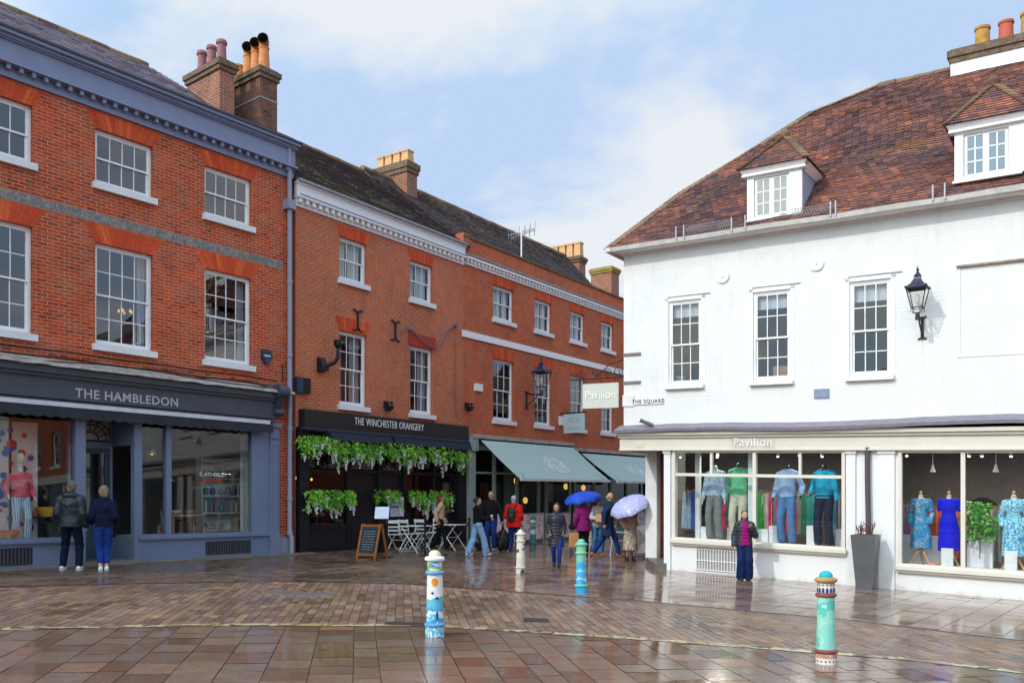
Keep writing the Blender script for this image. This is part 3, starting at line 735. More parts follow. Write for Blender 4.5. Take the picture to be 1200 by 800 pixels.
# slate roof with a hip at its street end
kr = -4.3
wr = B1.Z(60, 30.5, kr)
ur = B1.U(172, kr)
L1 = math.hypot(kr+.2, wr-10.62)
gable_roof(B1, b1, -14, -.1, -.2, 10.62, kr, wr, slate, 4, hi=lambda t: -.1+(ur+.1)*t/L1, tw=.28, g=.21, und=.004, rmat=slate)
# chimneys on the party wall
ua, wa = B1.px(257.5, 67, -1.6); ub = B1.U(274.5, -1.6)
la = 1.55
chimney(B1, b1, ua, ua+.44, -1.6, -1.6-la, 10.5, wa, brickch, [(ua+.22, -1.85-.46*i, .13, .62, pot_p, 'round') for i in range(3)], label='orange brick stack with three purple pots')
uc, wc = B1.px(305, 76, -1.3)
pots2 = [(uc+.30, -1.55-.36*i, .155, .80, pot_o, 'cowl') for i in range(3)]+[(uc+.30, -2.75, .15, .55, pot_o, 'plain')]
chimney(B1, b1, uc, uc+.55, -1.3, -3.0, 10.3, wc, brickdk, pots2, band=B1.Z(305, 113, -1.3), label='sooty brick stack with cowled orange pots')
# rainwater pipe
dp = MB(); up = B1.U(339, .1)
zt = B1.Z(339, 178, .1); zh = B1.Z(339, 236, .1)
dp.tube([(up-.02, .12, zt+.1), (up, .12, zh)], .06, 10); dp.box(up-.13, up+.11, .0, .24, zh-.22, zh+.02)
dp.tube([(up, .12, zh-.2), (up, .12, .55), (up+.03, .16, .42), (up+.03, .16, -.1)], .062, 12)
for z in (7.0, 5.1, 3.2, 1.4, .5): dp.lathe([(.062, z), (.078, z), (.078, z+.07), (.062, z+.07)], (up, .12, 0), 12)
dp.build('downpipe', pipem, b1, B1)
cb1 = MB()
for dz, k in ((4.47, .03), (4.33, .03)):
    cb1.tube([(u, k, dz+.015*math.sin(u*3)) for u in [-14+i*.5 for i in range(28)]], .013, 5)
cb1.tube([(-.35, .03, 4.45), (-.35, .03, 4.9), (-.2, .03, 4.95)], .012, 5)
cb1.build('wall_cable', blackc, b1, B1)

# grey shopfront
K = .12
sfl, sfr = -11.2, -.78
wsh = B1.Z(150, 446, .5)
fa = B1.Z(0, 470, .34)
sf = MB(); sf.box(sfl, -.55, 0, .40, 3.95, 4.08); sf.box(sfl, -.60, 0, .33, 3.88, 3.95); sf.box(sfl, sfr+.05, .0, .26, 3.45, 3.88); sf.box(sfl, sfr+.05, 0, .285, 3.36, 3.42)
shopf = sf.build('shop_fascia', bluegreyd, b1, B1)
lt = text_mb('THE HAMBLEDON', .27, .015, .004, 1.08)
ul, zl = B1.px(151.5, 472.5, .27); on(lt, ul, .27, max(zl, 3.52)).build('lettering', plain('pale grey letters', (.42, .42, .45), .5), shopf, B1)
# old ledge above the fascia, irregular
lg = MB(); n = 60
for i in range(n):
    a, b = sfl+(sfr+.5-sfl)*i/n, sfl+(sfr+.5-sfl)*(i+1)/n
    y0 = .50+.03*noise.noise(Vector((a*2, 0, 0))); y1 = .50+.03*noise.noise(Vector((b*2, 0, 0))); zz0 = .025*noise.noise(Vector((a*3, 5, 0))); zz1 = .025*noise.noise(Vector((b*3, 5, 0)))
    lg.hexa([Vector(p) for p in ((a, 0, 4.09), (b, 0, 4.09), (b, y1, 4.09+zz1), (a, y0, 4.09+zz0))], [Vector(p) for p in ((a, 0, 4.30), (b, 0, 4.30), (b, y1-.03, 4.15+zz1), (a, y0-.03, 4.15+zz0))], r=.5)
lg.build('lead_ledge', leadold, b1, B1)
cc_ = MB(); cc_.tube([(u, .38+.05*math.sin(u*2.1), 4.22+.04*math.sin(u*1.3+1)) for u in [sfl+.3+i*.25 for i in range(42)]], .014, 5)
cc_.tube([(u, .3+.04*math.sin(u*3), 4.25+.03*math.sin(u*2.3)) for u in [-3.2+i*.2 for i in range(13)]], .012, 5)
cc_.build('ledge_cable', blackc, b1, B1)
# awning cassette with a scalloped valance
aw = MB(); aw.box(sfl+.2, -1.02, .26, .44, 3.28, 3.37); awo = aw.build('awning_box', plain('grey white aluminium', (.56, .57, .62), .4), b1, B1)
va = MB(); u = sfl+.2
while u < -1.1:
    s = .24; N = 6
    for i in range(N):
        a, b = u+s*i/N, u+s*(i+1)/N
        za, zb = 3.08-.035*math.sin(math.pi*i/N), 3.08-.035*math.sin(math.pi*(i+1)/N)
        kk = .42+.01*math.sin(a*5); va.poly([(a, kk, za), (b, kk, zb), (b, .43, 3.28), (a, .43, 3.28)])
    u += s
va.build('valance', plain('charcoal awning cloth', (.03, .034, .045), .85, .15), awo, B1)
# console bracket at the end of the fascia
ucn = sfr+.10
M_ = MB(); M_.box(ucn-.10, ucn+.12, .08, .26, 3.50, 3.72); M_.hexa([Vector(p) for p in ((ucn-.10, .05, 3.7), (ucn+.12, .05, 3.7), (ucn+.12, .26, 3.7), (ucn-.10, .26, 3.7))], [Vector(p) for p in ((ucn-.10, .05, 4.05), (ucn+.12, .05, 4.05), (ucn+.12, .50, 4.05), (ucn-.10, .50, 4.05))])
M_.tube([(ucn-.14, .44, 4.13), (ucn+.17, .44, 4.13)], .15, 16); M_.tube([(ucn-.13, .30, 3.62), (ucn+.14, .30, 3.62)], .085, 14)
M_.tube([(ucn-.16, .44, 4.13), (ucn+.19, .44, 4.13)], .07, 12)
M_.tube([(ucn-.1, .2, 4.27), (ucn+.02, .3, 4.33), (ucn+.1, .4, 4.27), (ucn+.04, .5, 4.2)], .03, 6)
M_.build('console_bracket', bluegreyd, b1, B1)
# pilasters
for a, b in ((sfr-.04, sfr+.24), (sfl-.1, sfl+.2)):
    p = MB(); p.box(a, b, 0, .16, .5, 3.36); p.box(a-.02, b+.02, 0, .20, -.5, .5); p.box(a-.03, b+.03, 0, .22, 3.24, 3.33); p.box(a-.015, b+.015, 0, .19, 2.95, 2.99)
    p.box(a+.05, a+.07, .16, .175, .7, 2.8); p.box(b-.07, b-.05, .16, .175, .7, 2.8); p.box(a+.07, b-.07, .16, .175, 2.78, 2.8); p.build('pilaster', bluegrey, b1, B1)
X = lambda x: B1.U(x, K)
sl0 = .60
def stall(a, b, z1=sl0, g=None):
    m = MB(); m.box(a, b, -.05, K, -.6, z1-.14); m.build('stallriser', bluegrey, b1, B1)
    s = MB(); s.box(a, b, -.05, K+.07, z1-.10, z1-.03); s.box(a, b, -.05, K+.03, z1-.14, z1-.10); s.box(a, b, -.05, K+.04, z1-.03, z1); s.build('window_sill', bluegrey, b1, B1)
    if g:
        q = MB(); q.box(g[0], g[1], K-.01, K+.006, g[2], g[3], m=1); x = g[0]+.03
        while x < g[1]-.02: q.box(x, x+.022, K+.006, K+.022, g[2], g[3]); x += .07
        q.build('vent_grille', [bluegreyd, dark], b1, B1)
e0, e1 = X(100), X(160); wl, wr_ = sfl+.2, X(89)
stall(sfl+.2, X(97), g=(X(-40), X(38), .07, .42)); stall(X(162), sfr-.04, g=(X(241), X(294), .08, .40))
tz = 3.30
def upright(a, b, k0=-.02, k1=K, z0=sl0, z1=tz+.08, n='window_post', m=bluegrey):
    MB().box(a, b, k0, k1, z0, z1).build(n, m, b1, B1)
upright(X(88), X(100), z0=-.4, k1=K+.02); upright(X(157), X(166), z0=-.4, k1=K+.02); upright(X(195), X(201)); upright(X(295), sfr-.04); upright(sfl+.2, sfl+.3); upright(X(-75), X(-71))
MB().box(sfl+.2, sfr-.04, -.02, K-.01, tz-.10, tz+.09).build('window_head', bluegrey, b1, B1)
for a, b in ((sfl+.3, X(-75)), (X(-71), X(88)), (X(166), X(195)), (X(201), X(295))):
    pn = MB().box(a, b, .03, .042, sl0, tz-.10).build('shop_pane', glassshop, b1, B1)
# entry lobby: splayed sides, glazed door, fanlight with iron tracery
kd = -.85
lb = MB()
for x, y in ((e0, e0+.10), (e1, e1-.10)):
    lb.poly([(x, 0, .0), (y, kd, .0), (y, kd, .52), (x, 0, .52)]); lb.poly([(x, 0, 2.6), (y, kd, 2.6), (y, kd, tz), (x, 0, tz)])
    lb.box(y-.03, y+.03, kd-.04, kd+.04, -.3, tz)
lb.box(e0, e1, kd, .02, tz-.02, tz+.02); lb.build('lobby_lining', bluegrey, b1, B1)
gz_ = MB()
for x, y in ((e0, e0+.10), (e1, e1-.10)): gz_.poly([(x, 0, .52), (y, kd, .52), (y, kd, 2.6), (x, 0, 2.6)])
gz_.build('lobby_pane', glassshop, b1, B1)
MB().box(e0+.1, e1-.1, kd-.06, kd+.03, 2.55, 2.68).build('transom', bluegrey, b1, B1)
fl = MB(); cu_, cz_ = (e0+e1)/2, 2.74; ww = (e1-e0)/2-.16; hh = .46; kk = kd+.02
arc = lambda r, a0, a1, n=14, sx=1.0: [(cu_+sx*r*math.cos(a0+(a1-a0)*i/n), kk, cz_+r*math.sin(a0+(a1-a0)*i/n)) for i in range(n+1)]
for r in (.16, .33, .42): fl.tube(arc(r, 0, math.pi, sx=1.15), .012, 6)
for i in range(1, 8): a = math.pi*i/8; fl.tube([(cu_+.16*1.15*math.cos(a), kk, cz_+.16*math.sin(a)), (cu_+.42*1.15*math.cos(a), kk, cz_+.42*math.sin(a))], .010, 6)
for sx in (-1, 1):
    for q in (0, 1, 2): fl.tube([(cu_+sx*(.5+.045*(q % 2)+.10*math.sin(t*math.pi/6)*(.4)), kk, cz_+.0+q*.15+t*.025) for t in range(7)], .010, 5)
fl.box(cu_-ww, cu_+ww, kk-.012, kk+.012, cz_-.05, cz_-.01); fl.box(cu_-ww, cu_+ww, kk-.012, kk+.012, cz_+hh, cz_+hh+.03)
fo = fl.build('fanlight', blackc, b1, B1)
MB().box(e0+.12, e1-.12, kd-.03, kd-.02, 2.68, tz-.02).build('fanlight_pane', plain('frosted fanlight glass', (.45, .42, .40), .3, .15), b1, B1)
dr = MB(); a, b = e0+.12, e1-.12; dr.box(a, a+.11, kd-.05, kd, .02, 2.55); dr.box(b-.11, b, kd-.05, kd, .02, 2.55); dr.box(a+.11, b-.11, kd-.05, kd-.002, 2.43, 2.55); dr.box(a+.11, b-.11, kd-.05, kd-.002, .02, .75); dr.box(a+.11, b-.11, kd-.06, kd+.01, .72, .80)
do_ = dr.build('door', plain('dark teal door paint', (.035, .06, .085), .35), b1, B1)
MB().box(a+.11, b-.11, kd-.03, kd-.02, .8, 2.43).build('door_pane', glassshop, do_, B1); MB().tube([(a+.18, kd+.05, 1.0), (a+.18, kd+.05, 1.6)], .014, 8).build('handle', plain('brass', (.6, .42, .15), .3, metal=1), do_, B1)
MB().box(e0-.05, e1+.05, kd-.1, .22, -.4, B1.gk((e0+e1)/2, .2)+.07).build('doorstep', kerbm, b1, B1)
# inside of the shop
ins = MB(); ins.box(sfl, sfr, -4.6, -4.5, -.2, 3.6); ins.box(sfl, sfr, -4.5, 0, 3.44, 3.5); ins.build('shop_back_wall', interiorg, b1, B1)
MB().box(sfl, sfr, -4.5, -.03, -.2, -.02).build('shop_floor', plain('shop floor boards', (.14, .10, .08), .6), b1, B1)
wb_ = MB(); wb_.box(wl+.1, X(96), -.95, -.02, sl0-.12, sl0-.02); wb_.box(X(164), sfr-.1, -1.0, -.02, sl0-.12, sl0-.02); wb_.build('window_bed', plain('pale window bed', (.35, .34, .34), .7), b1, B1)

# ================================================================ B2: white corniced brick house over the dark green and black shop
b2 = thing('brick_building', top(B2, 3.6), 'brown brick building with white cornice and black shopfront hung with greenery', 'building')
U2 = B2.U(543)
w2c = [(1.67, 2.76), (4.63, 5.72)]
ops = [(a, b, 4.04, 6.11) for a, b in w2c]+[(a, b, 7.54, 8.73) for a, b in w2c]
mb = MB(); wall_grid(mb, .1, U2, 3.3, 9.2, ops, .2); mb.build('wall', brick2, b2, B2)
for i, (a, b) in enumerate(w2c):
    sash(B2, b2, a, b, 4.04, 6.11, 3, 4, arch=None if i else (.38, .18), cur=[(.0, .32, 0, 1), (.62, 1, 0, 1)], frame=white)
    sash(B2, b2, a, b, 7.54, 8.73, 3, 2, arch=(.32, .12), cur=[(.0, .42, 0, 1), (.55, 1, 0, 1)], pane=glass)
MB().box(w2c[1][0]-.1, w2c[1][1]+.12, -.04, .012, 6.12, 6.5).build('painted_lintel', plain('red lintel paint', (.36, .035, .02), .5), b2, B2)
shell(B2, b2, .1, U2-.02, 0, -9, -.5, 9.75, brick2, (3.7, 6.9))
c2 = MB(); c2.box(.06, U2-.02, 0, .05, 9.12, 9.20); dentils(c2, .1, U2-.05, .05, .16, 9.2, 9.32, .10, .13); c2.box(.06, U2-.03, 0, .06, 9.20, 9.32); c2.box(.04, U2, 0, .20, 9.32, 9.38)
c2.box(.06, U2-.02, 0, .10, 9.38, 9.70); c2.box(.04, U2, 0, .16, 9.70, 9.74); c2.build('cornice', white, b2, B2)
MB().box(.04, U2+.0, 0, .24, 9.74, 9.80).build('gutter', lead, b2, B2)
MB().box(.08, U2-.02, .19, .215, 9.38, 9.41).build('flashing', plain('blue grey lead', (.27, .30, .42), .5), b2, B2)
kr2 = -4.0; wr2 = B2.Z(430, 203, kr2)
gable_roof(B2, b2, -.02, U2+.3, .1, 9.80, kr2, wr2, tile_b, 21, und=.03)
u_, z_ = B2.px(477, 187, -3.2)
chimney(B2, b2, u_, u_+.55, -3.2, -4.9, 10.5, z_, brickch, [(u_+.27, -3.42-.40*i, .17, .46, pot_b, 'square') for i in range(4)], label='brick stack with four square buff pots', caph=.42)
MB().poly([(u_-.01, -3.0, z_-1.75), (u_-.01, -4.9, z_-.9), (u_-.01, -4.9, z_-.6), (u_-.01, -3.0, z_-1.4)]).box(u_-.03, u_+.6, -3.22, -3.16, z_-1.9, z_-1.45).build('chimney_flashing', lead, b2, B2)
# black shopfront
X2 = lambda x: B2.U(x, .1)
for a, b in ((.12, .45), (U2-.45, U2-.02)): MB().box(a, b, 0, .14, -.5, 3.32).build('pilaster', black, b2, B2)
sgz0, sgz1 = B2.Z(450, 509, .24), B2.Z(450, 488.5, .24)
f2 = MB(); f2.box(.2, U2-.02, 0, .24, sgz0, sgz1); f2o = f2.build('shop_fascia', plain('black fascia', (.02, .018, .018), .5), b2, B2)
lt = text_mb('THE WINCHESTER ORANGERY', .30, .012, -.003, 1.10, sx=.66)
ul, zl = B2.px(458, 500.5, .25); on(lt, ul, .253, zl-.02).build('lettering', plain('white thin letters', (.75, .75, .75), .5), f2o, B2)
a2 = MB()
for a, b in ((.9, 3.35), (3.42, U2-.15)):
    a2.tube([(a, .33, sgz0-.05), (b, .33, sgz0-.05)], .075, 10); a2.hexa([Vector(p) for p in ((a+.05, .10, 3.04), (b-.02, .10, 3.04), (b-.02, .50, 2.99), (a+.05, .50, 2.99))], [Vector(p) for p in ((a+.05, .10, 3.2), (b-.02, .10, 3.2), (b-.02, .44, 3.2), (a+.05, .44, 3.2))])
a2.tube([(.05, .30, sgz0-.02), (.9, .30, sgz0-.04)], .05, 8); a2.build('awning_roll', darkcloth, b2, B2)
q = MB(); xs = [.45, 1.95, 3.2, 4.3, 5.7, U2-.45]
q.box(.45, U2-.45, -.02, .08, 3.0, 3.34); q.box(.45, U2-.45, -.02, .06, 2.15, 2.22)
for i, x in enumerate(xs): q.box(x-.05, x+.05, -.02, .09, -.5, 3.0)
for a, b in ((.5, 1.9), (4.35, 5.65), (5.75, U2-.5)):
    q.box(a, b, -.02, .06, -.5, .62); q.box(a, b, -.02, .11, .62, .70); q.box(a+.1, b-.1, .06, .075, .08, .11); q.box(a+.1, b-.1, .06, .075, .5, .53)
q.build('shopfront_frame', black, b2, B2)
g2 = MB()
for a, b in ((.5, 1.9), (4.35, 5.65), (5.75, U2-.5)): g2.box(a, b, .01, .02, .7, 3.0)
g2.box(3.25, 4.25, .01, .02, 2.22, 3.0); g2.box(2.0, 3.15, .01, .02, 2.22, 3.0); g2.build('shop_pane', glassshop, b2, B2)
d2 = MB()
for a, b in ((2.0, 3.15), (3.25, 4.25)): d2.box(a, b, -.08, -.02, -.4, 2.15); d2.box(a+.12, b-.12, -.02, -.01, .1, .8)
d2.build('door', plain('black door', (.014, .014, .016), .3), b2, B2)
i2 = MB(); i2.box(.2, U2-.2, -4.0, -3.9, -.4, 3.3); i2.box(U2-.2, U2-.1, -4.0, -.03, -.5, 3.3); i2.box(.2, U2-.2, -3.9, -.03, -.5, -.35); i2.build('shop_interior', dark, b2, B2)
warm = plain('warm lamp glow', (1, .50, .12), .5, 0, emit=1.6)
lm = MB()
for x, k, z in ((1.0, -1.0, 2.0), (1.4, -1.4, 2.05), (1.75, -1.2, 1.98), (5.0, -1.5, 2.1)): lm.ell((x, k, z), .035, .035, .04, 8)
lm.build('interior_lamp', warm, b2, B2)

# ================================================================ B3: longer brick building with parapet and cafe
b3 = thing('brick_building', top(B3, 5.8), 'long brick building with white string course and sage green cafe awnings', 'building')
U3 = 16.5
w3c = [(1.70, 3.0), (4.38, 5.6), (7.0, 8.2), (9.60, 10.75), (12.1, 13.3)]
ops = [(a, b, 4.14, 6.28) for a, b in w3c]+[(a, b, 7.66, 8.84) for a, b in w3c]
mb = MB(); wall_grid(mb, 0, U3, 3.2, 10.08, ops, .2); mb.build('wall', brick3, b3, B3)
for i, (a, b) in enumerate(w3c):
    sash(B3, b3, a, b, 4.14, 6.28, 3, 4, arch=(.36, .14), frame=white, pane=glassup)
    sash(B3, b3, a, b, 7.66, 8.84, 3, 2, arch=(.30, .12), cur=[(.0, .62, 0, 1), (.72, 1, 0, 1)], pane=glass)
MB().box(-.08, U3, -.02, .05, 6.76, 6.98).build('string_course', white, b3, B3)
c3 = MB(); c3.box(0.02, U3, 0, .05, 9.18, 9.26); dentils(c3, .05, U3, .05, .13, 9.26, 9.36, .09, .12); c3.box(.02, U3, 0, .055, 9.26, 9.36); c3.box(.02, U3, 0, .17, 9.36, 9.42); c3.box(.02, U3, 0, .12, 9.42, 9.47); c3.build('cornice', white, b3, B3)
MB().box(.02, U3, -.02, .19, 9.47, 9.51).build('flashing', lead, b3, B3)
MB().box(-.02, U3, -.34, .05, 10.08, 10.15).build('parapet_coping', mosscap, b3, B3)
MB().box(-.03, .3, -.3, .03, 9.75, 10.2).build('parapet_end', brick3, b3, B3)
shell(B3, b3, .02, U3, -.02, -9, -.9, 9.8, brick3, (3.7, 6.9))
kr3 = -4.0; wr3 = B3.Z(625, 283.5, kr3); ur3 = B3.U(662, kr3)
ue3 = B3.U(719, -.35)
L3 = math.hypot(kr3+.35, wr3-9.75)
gable_roof(B3, b3, -.6, ue3, -.35, 9.75, kr3, wr3, tile_b, 33, hi=lambda t: ue3+(ur3-ue3)*t/L3, und=.03)
u_, z_ = B3.px(679, 299, -3.3)
chimney(B3, b3, u_, u_+.6, -3.3, -5.0, 10.2, z_, brickch, [(u_+.28, -3.5-.42*i, .18, .72, pot_b, 'square') for i in range(4)], label='brick stack with four tall square buff pots')
MB().box(u_-.03, u_+.65, -3.28, -3.22, z_-2.0, z_-1.4).poly([(u_-.015, -3.2, z_-1.7), (u_-.015, -4.6, z_-.55), (u_-.015, -4.6, z_-.35), (u_-.015, -3.2, z_-1.4)]).build('chimney_flashing', white, b3, B3)
# cafe front
X3 = lambda x, k=.05: B3.U(x, k)
lz = B3.Z(560, 503, .3)
zs = 3.42
MB().box(.15, 6.9, 0, .30, zs, zs+.13).box(6.95, 13.5, 0, .30, zs-.18, zs-.05).build('lead_ledge', leadold, b3, B3)
MB().box(.15, 6.9, 0, .20, zs-.12, zs).box(6.95, 13.5, 0, .2, zs-.30, zs-.18).build('shop_fascia', plain('near black fascia', (.02, .02, .022), .6), b3, B3)
q = MB(); q.box(.05, .42, 0, .20, -.6, 3.0); q.box(.05, .5, 0, .26, 3.0, 3.42)
for x in (1.72, 3.15, 4.6, 5.15, 6.9, 7.3, 8.9, 10.4, 11.9, 13.4): q.box(x-.07, x+.07, -.02, .07, -1.0, 3.2)
q.box(.4, 13.4, -.02, .05, 2.25, 2.32); q.box(.4, 13.4, -.02, .10, -1.0, .12); q.box(.4, 13.4, -.02, .06, 3.05, 3.32)
q.build('shopfront_frame', greenw, b3, B3)
q = MB(); q.box(2.4, 3.05, -.1, -.03, -.6, 3.1); q.box(5.25, 6.8, -.1, -.03, -.8, .5); q.build('door', greend, b3, B3)
g3 = MB(); g3.box(.42, 2.38, .0, .012, .12, 3.05); g3.box(3.2, 13.4, .0, .012, .12, 3.05); g3.build('shop_pane', glassmat('cafe glass', (.75, .8, .78), .0), b3, B3)
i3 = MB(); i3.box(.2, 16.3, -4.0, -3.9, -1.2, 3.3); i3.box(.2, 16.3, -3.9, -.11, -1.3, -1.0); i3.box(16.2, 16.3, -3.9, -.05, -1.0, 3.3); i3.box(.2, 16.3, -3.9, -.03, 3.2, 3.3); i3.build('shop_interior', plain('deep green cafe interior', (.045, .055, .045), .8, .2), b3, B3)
lm = MB()
for x, k, z in ((1.05, -.8, 1.95), (4.05, -.6, 2.05), (5.9, -1.4, 1.3), (8.2, -.9, 1.85), (9.5, -.8, 1.8)): lm.ell((x, k, z), .10, .10, .13, 10)
lm.build('interior_lamp', warm, b3, B3)
pic = MB(); pic.box(4.9, 5.5, -2.9, -2.88, 1.0, 2.0); pic.box(7.9, 8.3, -1.6, -1.58, 1.2, 2.0); pic.build('interior_picture', plain('pale interior picture', (.5, .48, .42), .8), b3, B3)
# awnings: cloth from the fascia down to a front bar, folding arms underneath
emb = plain('pale awning print', (.66, .72, .74), .8, .05)
def awning(ua, ub, ka, za, kb_, zb, ush, seed, label):
    """ua..ub at the wall, shifted slats; kb_/zb: front bar"""
    o = thing('awning', B3(((ua+ub)/2, .3, 0)), label, 'awning', 'sage green awnings on the cafe')
    mb = MB(); n, m_ = 24, 8
    def P(i, j):
        s, t = i/n, j/m_; return (ua+(ub-ua)*s, ka+(kb_-ka)*t, za+(zb-za)*t-.035*math.sin(math.pi*t)+.004*math.sin(s*60)*t)
    for i in range(n):
        for j in range(m_):
            q = [P(i, j), P(i+1, j), P(i+1, j+1), P(i, j+1)]
            mb.poly(q, uv=[(p[0], p[1]) for p in q], sm=True)
    mb.build('cloth', sage, o, B3, weld=True)
    MB().box(ua-.01, ub+.01, kb_-.02, kb_+.05, zb-.06, zb+.02).build('front_bar', plain('pale awning bar', (.62, .68, .66), .5), o, B3)
    for s in (.04, .96):
        ar = MB(); u = ua+(ub-ua)*s; e = u+(.55 if s < .5 else -.55); mk = (ka+kb_)/2
        ar.bar((u, .12, za-.12), (e, mk, (za+zb)/2-.1), .05, .04); ar.bar((e, mk, (za+zb)/2-.1), (u, kb_, zb-.02), .05, .04); ar.build('folding_arm', blackc, o, B3)
    e = MB(); rr = random.Random(seed); cu, ct = .55, .55
    for ring, (rx, ry) in enumerate(((.48, .20), (.30, .12))):
        for a in range(20 if ring == 0 else 12):
            th = 2*math.pi*a/(20 if ring == 0 else 12)
            s = cu+rx*math.cos(th)/(ub-ua)*1.25; t = ct+ry*math.sin(th)
            for d_ in range(2):
                s2_, t2 = s+(rr.random()-.5)*.03, t+(rr.random()-.5)*.06; w, h = .03+.03*rr.random(), .012+.02*rr.random()
                p = lambda a_, b_: (lambda S_, T: (ua+(ub-ua)*S_, ka+(kb_-ka)*T, za+(zb-za)*T-.035*math.sin(math.pi*T)+.008))(s2_+a_/(ub-ua), t2+b_)
                e.poly([p(-w, -h), p(w, -h+.01), p(w*.6, h), p(-w*.7, h)])
    for a in range(26):
        s, t = cu+(rr.random()-.5)*.20, ct+(rr.random()-.5)*.2; s2_, t2 = s, t; w, h = .015+.04*rr.random(), .01+.01*rr.random()
        p = lambda a_, b_: (lambda S_, T: (ua+(ub-ua)*S_, ka+(kb_-ka)*T, za+(zb-za)*T-.035*math.sin(math.pi*T)+.008))(s2_+a_/(ub-ua), t2+b_)
        e.poly([p(-w, -h), p(w, -h), p(w, h), p(-w, h)])
    for s0, s1, tt in ((.2, .40, .42), (.70, .9, .62)):
        for i in range(7): 
            s2_, t2 = s0+(s1-s0)*i/7, tt+.03*math.sin(i*1.3); p = lambda a_, b_: (lambda S_, T: (ua+(ub-ua)*S_, ka+(kb_-ka)*T, za+(zb-za)*T-.035*math.sin(math.pi*T)+.008))(s2_+a_/(ub-ua), t2+b_)
            e.poly([p(-.05, -.006), p(.05, -.006), p(.05, .006), p(-.05, .006)])
    e.build('emblem', emb, o, B3)
    return o
kbA = 1.9
zA = B3.Z(660, 562, kbA)
awning(.55, 6.75, .32, 3.36, kbA, zA, 0, 3, 'larger sage green awning over the cafe, nearer the black shopfront')
awning(7.35, 13.2, .32, 3.16, kbA, zA-.02, 0, 4, 'smaller sage green awning beside the white shop corner')
# chimney beyond
b4 = thing('brick_building', top(B3, 20), 'brick house with mossy chimney beyond the white building corner', 'building')
uu, zz = B3.px(716, 311, -3)
uu = 17.2; zz = B3(( uu, -3, 0)); 
k4 = -1.0
# find the depth offset where the stack shows at the right bearing
for i in range(60):
    k4 = -1-.1*i; u4, z4 = B3.px(716, 311, k4)
    if u4 > 17: break
mb = MB(); wall_grid(mb, 16.6, 27, -2, 8.3, [(18, 19.2, 4, 6), (21, 22.2, 4, 6)], .2); mb.build('wall', brick3, b4, B3)
for a in (18, 21): sash(B3, b4, a, a+1.2, 4, 6, 3, 4)
shell(B3, b4, 16.6, 27, -.02, -9, -2, 8.4, brick3, (4,)); gable_roof(B3, b4, 16.6, 27, 0, 8.3, -4.5, 10.2, tile_b, 51)
chimney(B3, b4, u4+.05, u4+.9, k4, k4-1.2, 8, z4, brickch, [], capm=plain('lichened brick', (.30, .22, .06), .9, .4, 9))
# ================================================================ white building
wb = thing('white_building', top(WB, 3), 'white painted brick corner building with red clay tile roof and cream shopfront', 'building')
UL, UR = WB.U(731), 13.5
w4 = [(.10, .95), (2.2, 3.06), (4.32, 5.16)]
ops = [(a, b, 4.46, 6.50) for a, b in w4]+[(6.47, 7.62, 4.75, 6.52), (9.3, 10.2, 4.46, 6.5), (11.6, 12.5, 4.46, 6.5)]
mb = MB(); wall_grid(mb, UL, UR, 3.52, 7.95, [o for o in ops if o[0] != 6.47], .10)
mb.build('wall', wbrick, wb, WB)
# blind window recess, thin raised surround and hood strip
bl = MB(); bl.box(6.43, 6.47, 0, .02, 4.75, 6.55); bl.box(6.40, 7.95, 0, .06, 6.55, 6.59, m=1); bl.box(7.60, 7.68, 0, .012, 4.75, 6.55); bl.box(6.47, 7.6, 0, .012, 4.75, 4.8)
bl.build('blind_window_surround', [creamw, plain('rusty lintel edge', (.30, .22, .18), .8, .3, 10)], wb, WB)
for i, (a, b) in enumerate(w4+[(9.3, 10.2), (11.6, 12.5)]):
    o = sash(WB, wb, a, b, 4.46, 6.50, 3, 4, rec=.03, silld=.09, sillw=.10, frame=whitew, silm=creamw, blind=.17 if i != 2 else .19, pane=glassw, fw=.05, split=.48)
    m = MB(); m.box(a-.09, a, 0, .014, 4.45, 6.58); m.box(b, b+.09, 0, .014, 4.45, 6.58); m.box(a-.09, b+.09, 0, .014, 6.5, 6.58); m.build('architrave', whitew, o, WB)
    h = MB(); h.box(a-.02, b+.22, 0, .025, 6.60, 6.615); h.build('drip_board', plain('grey drip strip', (.45, .43, .42), .7, .2), o, WB)
for a in (.45,): MB().lathe([(.11, 0), (.13, .12), (.13, .2)], (a-.28, -.5, 4.55), 12).build('lamp_shade', cream, wb, WB)
MB().box(2.5, 2.95, -.55, -.5, 4.62, 4.86).build('chair_back', plain('light wood', (.55, .32, .13), .6), wb, WB)
# wall ties and timber bars
wt = MB()
for x, y in ((847, 324), (957, 309)):
    u, z = WB.px(x, y); wt.tube([(u, 0, z), (u, .035, z)], .16, 20); wt.tube([(u, .03, z), (u, .06, z)], .02, 8); wt.build('wall_tie', creamw, wb, WB); wt = MB()
tb = MB()
for y in (415, 448):
    z = WB.Z(740, y); tb.box(UL-.0, WB.U(751), 0, .04, z-.03, z+.03)
tb.build('timber_bar', plain('old timber', (.24, .21, .20), .85, .2), wb, WB)
MB().box(UL-.02, WB.U(744), 0, .03, 4.0, 4.28).build('corner_plate', creamw, wb, WB)
vn = MB(); u, z = WB.px(963, 461); vn.box(u-.16, u+.16, 0, .03, z-.10, z+.10); vn.build('slate_plaque', plain('blue slate plaque', (.20, .25, .36), .5), wb, WB)
